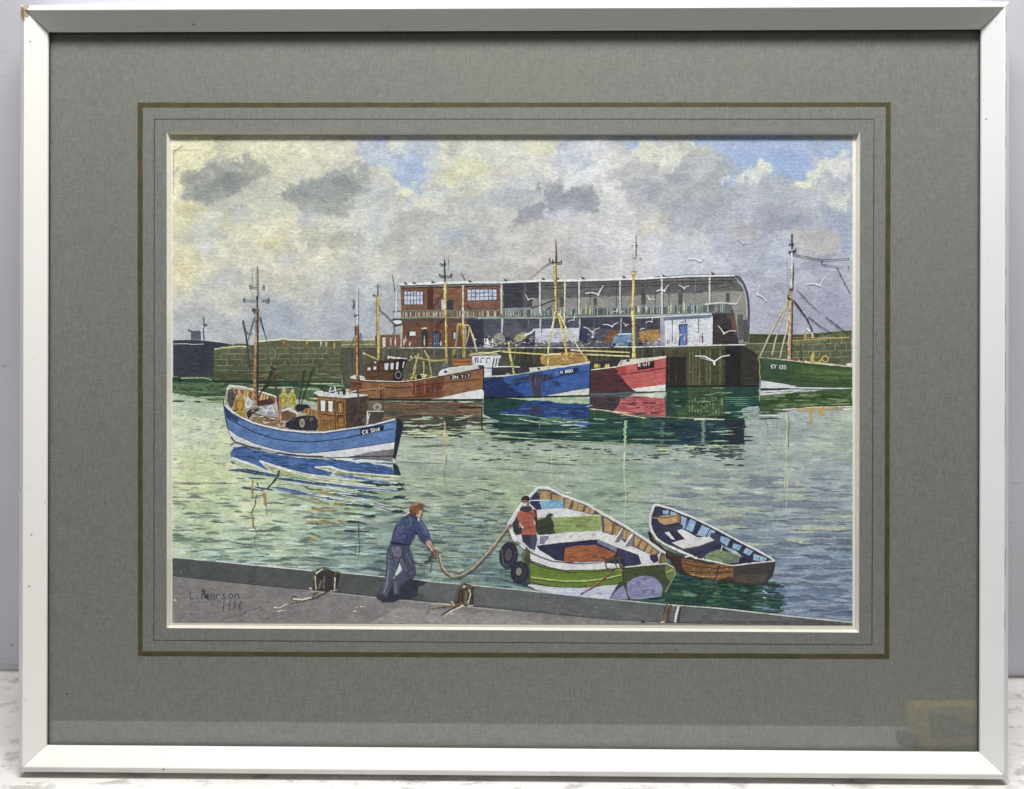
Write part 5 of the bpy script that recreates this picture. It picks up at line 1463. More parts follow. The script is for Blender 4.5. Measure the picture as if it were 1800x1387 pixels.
    a.poly('915,138 1000,146 1100,155 1180,160 1210,150 1350,175 1480,188 1740,218 1740,230 1400,200 1100,168 915,150', (220, 214, 190), (200, 180, 150), .5)
    for x, y, c in ((1220, 158, (150, 76, 56)), (1250, 164, (136, 64, 50)), (1290, 160, (112, 52, 46)), (1310, 168, (170, 96, 70))): a.lens(1150 + x / 5, 600 + y / 5, 7, 5, c)
    a.poly('1375,195 1370,160 1385,110 1395,88 1410,110 1405,160 1415,195', (206, 190, 86), (188, 170, 66), .5)
    a.ring(1150 + 1503 / 5, 600 + 155 / 5, 6.5, 6.5, (190, 170, 96), (112, 84, 52), .62)
    a.line('1440,190 1470,160', (200, 180, 60), 2.4)
    a.poly('1690,195 1735,190 1738,222 1690,214', (226, 224, 220), None, .5)
    a.poly('912,142 1000,150 1100,162 1250,180 1400,198 1740,228 1740,412 1500,412 1300,400 1180,380 1060,362 940,345 930,260', (72, 104, 54), (58, 90, 50), .4)
    a.poly('930,160 1060,165 1200,182 1190,260 1250,330 1180,376 1060,360 942,342 935,250', (64, 94, 62), (56, 86, 58), .8)
    a.poly('1300,230 1740,260 1740,330 1500,340 1300,300', (86, 118, 58), (76, 108, 52), .8)
    for q in ('940,232 1100,262 1300,290 1500,300 1735,305', '1300,350 1500,366 1735,372', '1150,180 1400,212 1735,240'): a.line(q, (42, 64, 36), 1.2, .9)
    a.line('1500,268 1735,282', (108, 132, 74), 1.2)
    a.line('912,140 930,200 925,270 936,345', (150, 160, 90), 1.2); a.line('932,160 938,260 940,420', (44, 62, 34), 1.0)
    a.poly('938,345 1060,362 1180,382 1300,402 1240,414 1060,418 938,416', (222, 222, 222), (208, 210, 212), .4)
    a.line('938,418 1060,418 1190,414', (24, 24, 28), 1.9, 1.2)
    a.line('1180,404 1350,410 1500,412 1738,412', (200, 208, 212), 2.0)
    a.line('1240,398 1500,404 1738,405', (34, 48, 34), 1.0)
    write(a, 'CY 125', 1356, 641, 3.6, 6.2, (232, 236, 224), 1.1, slope=.06)
    a.build(paper)
    # light blue boat
    a = Art('painted_boat', 'light blue fishing boat under way with ochre wheelhouse and crew in yellow oilskins', BL, E_)
    a.poly('70,470 80,420 100,335 130,302 250,315 350,340 540,395 580,440 620,480 790,500 940,545 950,745 780,745 620,718 450,680 330,652 230,606 140,552 80,500', (196, 192, 176), (172, 162, 138), .5)
    a.poly('110,350 150,328 185,400 175,470 140,520 100,450', (92, 90, 88), (74, 74, 78), .6)
    a.poly('150,328 345,362 548,412 552,470 400,462 330,440 250,400 190,395', (176, 124, 66), (150, 98, 50), .6)
    for x in range(190, 545, 26):
        y = 330 + (x - 150) * .21
        a.line(E_(f'{x},{y} {x - 6},{y + 60}'), r.choice([(84, 56, 42), (220, 190, 130), (100, 66, 46)]), 1.6, rough=.4)
    a.line('100,340 125,305 250,318 350,345 540,400 565,420', (228, 228, 226), 2.8, 2.2)
    a.poly('400,445 520,430 545,470 480,490 380,500', (112, 62, 44), (84, 52, 44), .8)
    a.poly('280,560 320,525 420,515 430,535 350,560 300,620', (46, 44, 54), (60, 56, 62), .8)
    a.poly('255,420 300,410 335,450 330,500 280,520 262,480', (200, 202, 206), (170, 174, 182), .8)
    a.ring(380 + 300 / 5.294, 620 + 470 / 5.294, 6, 8, (214, 212, 204), (172, 170, 164), .6)
    a.poly('400,520 440,490 530,476 560,520 570,575 520,600 440,590 390,560', (176, 178, 186), (156, 156, 164), .8)
    for q in ('430,520 520,490 540,560', '450,590 500,500 545,570', '470,560 440,530 520,540'): a.line(q, (220, 220, 224), 1.2)
    a.poly('330,600 420,575 470,590 560,600 600,640 570,690 480,680 380,650 325,640', (168, 134, 96), (140, 104, 72), 1)
    a.line('340,560 450,600 540,640', (60, 46, 44), 1.6)
    for i in range(60):
        x = r.uniform(330, 640); y = r.uniform(500, 700)
        a.lens(380 + x / 5.294, 620 + y / 5.294, r.uniform(3, 10), r.uniform(1, 2.4), r.choice([(222, 218, 206), (150, 104, 62), (104, 72, 58), (196, 176, 140), (128, 118, 116)]))
    a.poly('600,560 660,535 740,560 745,590 640,640 610,620', (150, 108, 76), (120, 84, 64), .8)
    a.line('600,540 680,520 760,570', (224, 222, 218), 2)
    a.poly('790,505 860,510 938,545 942,600 860,575 790,550', (188, 142, 70), (166, 116, 56), .6)
    for x in (805, 840, 875, 905): a.line(E_(f'{x},{512 + (x - 800) * .25} {x},{560 + (x - 800) * .25}'), (92, 60, 40), 1.3)
    a.poly('728,500 760,480 850,482 880,510 830,520 800,545 760,552 735,530', (44, 46, 62), (34, 36, 52), .8)
    a.poly('640,695 650,650 700,612 780,590 850,582 920,590 946,625 946,700 925,728 780,722 690,714', (42, 40, 60), (56, 50, 66), .8)
    for q in ('660,650 740,600', '700,700 700,640 740,612', '780,700 770,640', '880,600 890,700', '850,590 840,620'): a.line(q, (74, 66, 76), 1.2)
    a.ring(380 + 800 / 5.294, 620 + 655 / 5.294, 4.5, 8, (166, 150, 120), (120, 108, 92), .5)
    a.lens(380 + 885 / 5.294, 620 + 620 / 5.294, 8, 7, (120, 82, 60))
    # crew
    a.poly('148,535 165,460 180,420 215,400 250,410 272,440 268,500 282,608 240,602 200,570 170,560', (192, 156, 54), (168, 130, 46), .6)
    a.line('200,440 180,500 200,530', (110, 80, 36), 1.6); a.line('250,440 255,500 230,540', (110, 80, 40), 1.4); a.line('160,540 200,535', (110, 60, 40), 3)
    a.poly('205,395 215,360 240,375 238,400', (206, 150, 122), None, .4)
    for x0, c in ((590, 0), (668, 0)):
        a.poly(E_(f'{x0},400 {x0 + 20},372 {x0 + 55},368 {x0 + 75},395 {x0 + 70},500 {x0 + 45},512 {x0 + 15},500 {x0 + 5},450'), (196, 184, 76), (178, 164, 58), .6)
        a.poly(E_(f'{x0 + 20},370 {x0 + 32},310 {x0 + 52},330 {x0 + 58},368'), (206, 168, 140), (222, 200, 180), .4)
        a.line(E_(f'{x0 + 30},400 {x0 + 60},420 {x0 + 50},470'), (112, 104, 52), 1.4)
        a.line(E_(f'{x0 + 10},430 {x0 + 35},420'), (96, 92, 60), 1.4)
    # wheelhouse
    a.poly('940,408 1205,425 1216,722 948,732', (172, 122, 56), (152, 104, 46), .4)
    a.poly('1205,425 1408,398 1412,660 1330,690 1215,718', (74, 58, 50), (88, 70, 56), .5)
    a.poly('905,370 960,350 1080,366 1180,372 1310,378 1412,392 1405,408 1215,432 950,412 920,395', (220, 219, 214), (198, 198, 196), .5)
    a.line('912,385 955,410 1205,430', (96, 66, 44), 1.8); a.line('1205,430 1405,406', (52, 42, 42), 1.4)
    for q in ('972,445 1016,448 1012,545 975,540', '1044,450 1086,452 1084,548 1046,545'):
        a.poly(q, (214, 220, 230), None, .25)
    for q in ('966,440 966,545', '1022,448 1020,545', '1038,446 1038,548', '1090,450 1088,550', '1104,440 1110,720', '945,570 1110,590 1215,578', '1125,460 1185,458 1190,560 1130,568 1125,460', '1130,600 1190,592 1192,690 1135,700 1130,600', '1208,432 1214,720'):
        a.line(q, (66, 44, 36), 1.3, rough=.4)
    for x in (972, 992, 1014, 1036, 1060, 1085): a.line(E_(f'{x},590 {x + 4},722'), (118, 78, 42), .9)
    a.line('1150,470 1160,555', (206, 162, 84), 1.6); a.line('1215,578 1410,545', (46, 36, 36), 1.3)
    a.line('1290,460 1300,560', (50, 52, 66), 5, rough=.4); a.line('1320,440 1330,520', (60, 60, 76), 3, rough=.4)
    for q, c in (('960,340 1000,350 1060,370 1100,370', (62, 60, 66)), ('975,322 1010,365', (50, 50, 56)), ('1070,320 1050,365 1110,350 1100,315', (220, 222, 226)), ('1120,350 1140,350 1140,390', (110, 66, 44)), ('1165,345 1200,345 1198,395', (48, 56, 88)),
                 ('1075,312 1085,345', (72, 78, 110)), ('1210,355 1225,390', (210, 200, 186)), ('1230,350 1250,385', (190, 130, 80))):
        a.line(q, c, 2.6, rough=.4)
    a.poly('1175,345 1205,345 1205,392 1178,395', (44, 52, 82), None, .4)
    # bow gear
    a.poly('1445,545 1550,540 1555,575 1540,645 1412,662 1430,600', (92, 76, 68), (78, 66, 62), .6)
    a.line('1408,540 1410,660', (226, 214, 190), 1.8); a.line('1430,565 1405,650 1395,670', (212, 206, 190), 1.4)
    a.ring(380 + 1500 / 5.294, 620 + 505 / 5.294, 7.5, 6.8, (168, 160, 158), (130, 112, 92), .55); a.lens(380 + 1498 / 5.294, 620 + 508 / 5.294, 5, 5, (120, 96, 60))
    a.line('1556,330 1552,480 1558,600', (70, 56, 46), 1.0); a.line('1410,545 1560,545', (206, 196, 180), 1.1)
    a.lens(380 + 1380 / 5.294, 620 + 630 / 5.294, 9, 10, (96, 92, 108))
    a.line('1320,430 1325,520 1290,660', (90, 66, 56), 2.0)
    # hull
    a.poly('68,470 100,500 150,552 240,606 350,655 450,682 620,718 850,745 1000,742 1200,715 1450,675 1660,622 1690,618 1672,830 1450,862 1250,892 1050,918 860,937 700,928 520,892 350,842 200,772 112,712 84,610', (100, 138, 194), (86, 122, 180), .5)
    a.poly('82,520 130,560 210,610 200,650 150,620 95,600', (44, 70, 120), None, .6)
    a.poly('112,712 200,772 350,842 520,892 700,928 860,937 1050,918 1250,892 1450,862 1668,832 1652,900 1500,930 1250,968 1000,972 850,962 700,942 520,917 400,887 250,852 180,832 140,782', (220, 220, 226), (206, 206, 214), .5)
    a.poly('1245,968 1400,930 1655,895 1652,1005 1500,992 1350,978', (122, 120, 124), (136, 132, 132), .6)
    a.line('72,440 74,480 100,505 150,552 240,606 350,655 450,682 600,716 850,742 1000,740 1200,712 1450,674 1665,618', (232, 232, 230), 2.8, 2.2)
    a.line('75,510 150,566 240,620 350,668 450,694 620,730 850,757 1000,754 1200,727 1450,690 1655,640', (30, 44, 92), 1.3, 1.0)
    a.line('100,605 160,640 200,662 350,740 550,802 700,826 850,832 1000,822 1200,795 1400,752 1655,706', (28, 42, 88), 1.5, 1.2)
    a.line('112,712 200,772 350,842 520,892 700,928 860,937 1050,918 1250,892 1450,862 1655,832', (40, 56, 96), .9)
    a.line('140,782 180,832 130,855', (78, 74, 52), 2.6, 1.6); a.line('180,830 260,855 340,885 420,892', (80, 78, 56), 1.6, 2.2); a.line('560,925 680,950 860,962 1000,966', (76, 74, 60), 1.3, 1.6)
    a.line('1240,968 1660,962', (52, 52, 56), 1.3)
    a.line('68,440 80,560 108,700', (34, 48, 92), 1.2)
    a.poly('1678,618 1700,612 1742,665 1738,700 1712,800 1690,900 1668,985 1650,1020 1642,1010 1662,830', (34, 44, 72), (26, 34, 56), .4)
    a.line('1650,985 1655,1030', (226, 228, 226), 3.0)
    a.poly('1632,838 1655,835 1650,890 1632,892', (228, 228, 226), None, .2)
    a.poly('1340,708 1440,690 1552,672 1562,690 1556,722 1450,745 1342,772', (26, 36, 62), None, .3)
    write(a, 'CX', 637.0, 756.5, 4.2, 6.4, (228, 228, 220), 1.2, slope=-.15)
    write(a, '5046', 651.5, 753.8, 3.3, 6.2, (228, 228, 220), 1.0, slope=-.2, gap=.3)
    a.build(paper)
make_boats()

# --- masts, rigging ----------------------------------------------------------------------------
ML = 2250
def make_masts():
    def M(label, items):
        a = Art('painted_mast', label, ML, U_)
        for q, c, w0, w1 in items:
            a.line(q, c, w0, w1, rough=.3)
            if w0 >= 2.8 and c[0] > 140:      # broken sunlit edge and small dark ticks on the spar
                a.line([(x - w0 * .2, y) for x, y in q], tuple(min(244, int(v * 1.18 + 14)) for v in c), w0 * .42, w1 * .42, breaks=.35, rough=.5)
                for i in range(len(q) - 1):
                    for t in (.2, .45, .7, .93):
                        x = q[i][0] + (q[i + 1][0] - q[i][0]) * t; y = q[i][1] + (q[i + 1][1] - q[i][1]) * t
                        if a.r.random() < .6: a.lens(x + a.r.uniform(-.8, .8), y, w0 * .9, 1.3, tuple(int(v * .55) for v in c))
        a.build(paper)
    YE, YD, BR, DK, CR = (192, 166, 70), (150, 122, 48), (146, 106, 72), (52, 46, 50), (206, 198, 150)
    M('brown after mast of the light blue boat, carrying four small lamps', [
        (T_('925,195 922,300 925,480'), (160, 158, 150), .7, .5), (T_('975,165 980,250 982,480'), (92, 88, 88), 1.3, 1.6), (T_('960,225 965,380'), (150, 148, 142), .8, .8),
        (T_('972,480 975,620 970,760'), DK, 2.6, 3.0), (T_('968,600 966,760 965,960'), BR, 4.2, 3.4), (T_('962,920 958,1200 952,1385'), (166, 124, 84), 5.4, 5.0), (T_('980,650 978,960 976,1385'), (58, 46, 48), 2.0, 2.4),
        (E_('368,0 362,200 362,340 375,480'), (150, 108, 70), 5.0, 5.6), (E_('384,0 382,250 390,480'), (62, 46, 44), 2.0, 2.4),
        (T_('920,620 995,628'), (96, 74, 62), 2.2, 2.2), (T_('925,618 950,650'), (96, 74, 62), 2.4, 2),
        (T_('888,378 975,398'), (96, 94, 94), 1.1, 1.1), (T_('1010,398 1045,385'), (150, 150, 150), .7, .7), (T_('896,362 897,405'), (92, 88, 88), 2.6, 2.0), (T_('1044,365 1044,410'), (92, 88, 88), 2.8, 2.2),
        (T_('830,520 955,535'), (110, 108, 104), 1.1, 1.1), (T_('1025,528 1100,520'), (100, 98, 98), 1.3, 1.3), (T_('833,505 840,540'), (104, 104, 104), 4.5, 3.5), (T_('1093,502 1096,548'), (90, 88, 90), 2.6, 2.2), (T_('1070,545 1085,542'), (70, 68, 74), 1.8, 1.8),
        (T_('822,738 850,870 865,960 880,1100 900,1330'), (68, 62, 64), 2.4, 1.4), (T_('850,855 890,878 925,868'), (80, 78, 84), 1.4, 1.0), (T_('945,700 900,860 880,940'), (96, 98, 116), 2.0, 1.0),
        (T_('1003,705 1030,800 1075,950'), (84, 84, 98), 2.2, 1.0), (T_('1075,950 1085,1200'), (86, 92, 76), .8, .8), (T_('1020,880 1030,945'), (130, 132, 146), .8, .8)])
    M('brown foremast of the light blue boat with a white pole top', [
        (A_('228,405 228,560 228,800'), (216, 218, 222), 2.2, 2.4), (A_('238,410 240,800'), (92, 94, 106), 1.0, .8), (A_('190,520 195,560 188,610'), (66, 66, 80), 2.0, 1.6), (A_('190,680 215,690 245,685'), (66, 66, 80), 1.6, 1.6),
        (A_('225,785 228,900 230,1100 232,1380'), (160, 112, 66), 5.2, 4.8), (A_('240,800 243,1100 246,1380'), (66, 48, 44), 1.6, 1.8), (F_('198,550 205,620 215,760'), (110, 76, 56), 4.2, 2.8),
        (A_('210,800 208,900'), (66, 50, 46), 1.8, 1), (A_('260,870 285,960 310,1060'), (84, 86, 96), 1.1, .8), (A_('200,910 150,1030'), (84, 86, 92), 1.0, .7), (A_('245,900 280,1000'), (84, 86, 96), .9, .7)])
    M('dark derrick poles and nets leaning over the light blue boat', [
        (E_('520,135 545,250 570,400 595,560 605,700'), (84, 62, 50), 3.2, 5.2), (E_('590,420 598,560 606,700'), (172, 122, 68), 3.6, 4.4), (E_('508,130 540,155 560,150'), (38, 42, 46), 3.2, 2.4),
        (E_('520,160 470,280 410,380 370,470'), (38, 44, 42), 1.8, 1.2), (E_('520,170 500,280 440,350'), (38, 44, 42), 1.2, 1.2), (E_('900,145 870,250 820,380 790,480'), (52, 58, 52), 2.2, 1.2), (E_('820,165 800,300 775,420 770,480'), (52, 58, 52), 2.2, 1.2),
        (E_('700,270 715,330 680,340'), (50, 52, 60), 2.0, 1.4), (E_('910,140 895,175'), (60, 66, 56), 3.4, 2.4)])
    M('slim yellow mast of the brown boat', [
        (A_('445,365 447,480'), (70, 66, 70), 1.2, 1.4), (A_('448,480 446,700 450,900 452,1160'), YE, 3.0, 3.4), (A_('436,500 434,800 440,1100'), YD, 1.2, 1.0), (A_('395,455 405,475 440,480'), DK, 1.3, 1.1), (A_('470,470 485,466'), DK, 1.4, 1.2),
        (A_('460,590 470,630 540,690 610,765 630,775'), (104, 106, 120), 1.3, 1.3), (A_('405,640 440,640'), (90, 90, 96), .9, .9)])
    M('yellow mast of the brown boat topped by a lamp crossbar', [
        (A_('1148,95 1150,200 1155,330'), (52, 50, 58), 1.3, 2.0), (A_('1192,85 1195,200'), (92, 92, 96), .9, .7), (A_('1100,135 1125,150 1170,140'), DK, 1.5, 1.3), (A_('1095,245 1105,268 1160,275 1215,270'), DK, 1.8, 1.4), (A_('1222,245 1220,275'), DK, 1.8, 1.8),
        (A_('1155,330 1152,480 1155,640'), (214, 196, 120), 4.2, 4.0), (A_('1162,640 1165,800 1168,1000 1170,1190'), YE, 4.0, 3.8), (A_('1172,340 1168,640 1180,1180'), YD, 1.1, 1.0),
        (A_('1145,425 1090,520 1020,610'), (74, 52, 46), 1.3, 1.0), (A_('1140,720 1085,790 1055,850'), (60, 46, 46), 1.6, 1.0), (A_('1175,740 1210,820'), (110, 60, 46), 1.6, 1.0)])
    M('cream mast with a braced yellow tripod behind the brown boat', [
        (A_('1345,370 1342,600 1345,760'), CR, 2.8, 3.0), (A_('1345,760 1350,900 1352,1130'), YE, 3.4, 4.4), (A_('1285,780 1360,790 1400,790 1420,830'), (206, 190, 110), 2.4, 2.0), (A_('1290,780 1275,950 1245,1110'), (176, 152, 84), 2.4, 2.0),
        (A_('1420,830 1450,920 1490,1070'), (206, 200, 150), 2.2, 1.8), (A_('1410,800 1400,900 1380,980'), YE, 2.0, 1.4), (A_('1315,790 1340,950 1350,1100'), (150, 122, 60), 2.0, 1.6), (A_('1370,800 1375,1000'), (150, 150, 170), 2.4, 1.6),
        (A_('1380,580 1440,630'), (60, 56, 66), 1.4, .8)])
    M('tall yellow mast and tripod legs of the royal blue boat', [
        (R_('1260,828 1262,900 1268,1000'), (82, 74, 78), .9, 1.6), (B_('828,0 826,140'), (72, 62, 70), 1.8, 2.2), (B_('814,140 815,300 822,450 828,650'), YE, 4.0, 4.2), (B_('826,150 830,350 838,640'), (120, 92, 42), 1.3, 1.3),
        (B_('755,85 762,122 830,132 885,128 880,102'), DK, 1.6, 1.5), (B_('790,95 790,125'), DK, 1.4, 1.2), (B_('760,130 680,180 600,260 540,300'), (122, 120, 122), 1.1, .6), (B_('850,290 845,310'), DK, 2, 2),
        (B_('815,650 790,800 755,960 740,1100 745,1250'), (190, 178, 112), 3.4, 3.0), (B_('845,660 880,800 915,950 935,1080 945,1180'), YE, 3.6, 4.0), (B_('860,665 920,800 1000,930 1080,1060 1150,1165'), (206, 196, 130), 3.0, 2.2),
        (B_('825,520 740,545 680,575 560,605'), DK, 1.3, .8), (B_('780,590 700,650 690,690'), DK, 1.1, .7), (B_('920,262 918,450 915,640 912,790'), (204, 200, 150), 2.8, 2.4),
        (B_('325,970 340,1100 365,1220 382,1300'), (190, 172, 90), 4.2, 3.4), (B_('250,1066 330,1075 500,1085 700,1098'), (204, 192, 112), 2.0, 1.8), (B_('0,1080 110,1085 240,1060'), (214, 208, 150), 2.2, 1.4)])
    M('tall yellow mast of the red boat', [
        (S_('80,800 82,860 80,980'), (100, 96, 100), 1.0, 1.0), (S_('40,886 95,884'), (90, 88, 92), .9, .9), (S_('65,870 64,960'), (212, 212, 208), 2.4, 2.2), (C_('208,0 210,100 205,230'), (206, 200, 170), 2.6, 2.8), (C_('180,228 235,228'), (70, 66, 68), 1.0, 1.0), (C_('195,85 225,90'), DK, 1.2, 1.2),
        (C_('205,230 200,420 190,600 190,640'), YE, 4.6, 4.4), (C_('205,330 200,420 190,600'), (222, 206, 130), 2.0, 1.6), (C_('192,640 205,800 208,1000 205,1145'), (200, 182, 98), 5.2, 5.4), (C_('215,600 218,1000'), (150, 124, 60), 1.1, 1.1),
        (B_('1100,1058 1300,1065 1600,1078'), (212, 196, 110), 2.2, 2.0), (B_('1150,1098 1400,1110 1600,1118'), (216, 210, 150), 2.0, 1.8), (C_('265,80 285,90'), (80, 76, 80), 1.2, 1), (B_('980,1050 1100,1062'), (214, 208, 170), 3, 2)])
    M('mast of the green trawler with cream rope shrouds and dark stays', [
        (D_('612,52 612,172'), (46, 46, 54), 2.0, 1.8), (D_('585,136 628,132'), (46, 46, 54), 2.2, 1.8), (D_('585,192 600,202 640,188 645,172'), (40, 40, 48), 2.4, 2.2), (D_('612,172 612,212'), (150, 150, 160), .8, .8),
        (D_('610,205 612,300 606,500'), (204, 200, 192), 3.4, 3.6), (D_('624,285 618,500'), (84, 74, 72), 1.6, 1.8), (D_('600,500 600,600'), (170, 140, 104), 5.4, 6.4), (D_('600,590 598,800 592,960 588,1072'), (178, 146, 108), 5.4, 6.0), (D_('614,600 612,800 606,1070'), (74, 54, 50), 2.0, 2.0),
        (D_('575,560 600,585 635,600'), (54, 44, 44), 2.6, 2.2), (D_('590,505 618,500'), (60, 50, 50), 2.4, 2.4), (D_('580,545 590,600'), (80, 60, 50), 2.0, 2),
        (D_('582,590 520,700 440,850 350,1048'), (206, 192, 150), 2.0, 1.8), (D_('575,600 520,760 480,900 448,1040'), (202, 188, 146), 2.0, 1.6), (D_('588,700 560,860 530,980 510,1070'), (206, 196, 156), 2.2, 1.6), (D_('590,860 575,960'), (206, 196, 156), 1.5, 1.2),
        (D_('632,600 690,680 735,742 780,842'), (48, 46, 56), 1.8, 1.4), (D_('650,500 750,610 840,690'), (78, 76, 86), 1.0, .6), (D_('745,725 840,800 940,862'), (62, 60, 70), 1.3, .8), (D_('885,725 960,785 1060,860'), (62, 60, 70), 1.2, .7), (D_('970,785 1020,835'), (62, 60, 70), 1.0, .7),
        (D_('618,215 740,240 850,262 950,260 1070,250'), (84, 82, 94), 1.1, .8), (D_('858,262 850,298 900,306 975,320 1030,318'), (70, 68, 80), 1.2, .8), (D_('975,320 1020,410 1050,470 1086,532'), (70, 68, 80), 1.0, .9), (D_('1066,250 1074,254'), (50, 48, 56), 1.8, 1.8),
        (D_('1066,320 1074,322'), (40, 40, 48), 1.8, 1.8), (D_('572,250 575,480'), (168, 168, 176), .7, .7), (D_('685,940 690,1060'), (70, 60, 56), 1.2, 1.2)])
make_masts()

# --- gulls -------------------------------------------------------------------------------------
def make_gulls():
    G = [(C_, '785,90', '915,112', '945,72', 1.5), (C_, '440,435', '530,425', '578,365', 2.0), (C_, '680,370', '740,402', '795,375', 1.6), (C_, '340,475', '372,520', '435,525', 1.5),
         (D_, '345,465', '330,540', '405,595', 1.9), (C_, '325,770', '397,755', '412,690', 1.4), (C_, '95,768', '120,795', '155,788', 1.3), (C_, '1097,798', '1160,880', '1290,855', 1.8),
         (C_, '855,1120', '1058,1178', '1225,1112', 2.8), (C_, '1220,575', '1298,560', '1342,480', 1.3), (B_, '500,465', '530,520', '605,512', 1.4), (B_, '1135,455', '1270,465', '1325,370', 2.0),
         (B_, '1400,660', '1468,642', '1485,580', 1.2), (B_, '945,755', '1012,735', '1025,660', 1.2), (B_, '1115,808', '1205,862', '1285,818', 1.5), (B_, '1320,785', '1415,802', '1485,760', 1.7),
         (B_, '1535,765', '1560,795', '1590,785', 1.2), (D_, '730,460', '840,470', '882,400', 1.8), (S_, '845,825', '905,868', '960,862', 1.0), (B_, '1640,640', '1625,660', '1650,700', .8)]
    spots = ['in the sky right of the red boat mast, above the hall', 'crossing the roof shadow near the hall column', 'under the roof, right of the hall column', 'over the gallery railing by the yellow mast', 'in the sky just right of the curved hall end',
             'beside the white office under the gallery', 'small one left of the red boat mast', 'over the dark doorway right of the white office', 'the largest gull, low over the dark quay wall', 'perched by the end of the gallery railing',
             'over the dark bay beside the brick end', 'large one under the roof left of the red boat mast', 'over the railing left of the red boat mast', 'low gull beside the blue boat tripod', 'over the white lorry cab', 'above the ochre sacks on the quay',
             'tiny gull by the foot of a hall column', 'in the sky at the far right beyond the trawler mast', 'faint grey one high in the right hand clouds', 'tiny one on the yellow mast of the red boat']
    for i, ((u, l, b, rr, w), sp) in enumerate(zip(G, spots)):
        a = Art('painted_gull', 'white gull, ' + sp, 2420)
        L, B, Rr = u(l)[0], u(b)[0], u(rr)[0]
        def arc(p, q):
            m = ((p[0] + q[0]) / 2, (p[1] + q[1]) / 2 - .12 * abs(p[0] - q[0]))
            return [p, m, q]
        col = (240, 242, 242) if i != 18 else (206, 206, 212)
        a.line(arc(L, B), col, w * .7, w * .95, rough=.15, wob=.05); a.line(arc(B, Rr), col, w * .95, w * .6, rough=.15, wob=.05)
        a.lens(B[0], B[1] + w * .5, w * 1.8, w * 1.7, col, n=5)
        if w > 2.5:
            a.line([B, (B[0] + .3, B[1] + 7)], col, 4.4, 2.4)
            a.line([(B[0] - 4, B[1] - 1), (B[0] - 25, B[1] - 6.5)], (196, 206, 204), 1.0)
        a.build(paper)
make_gulls()

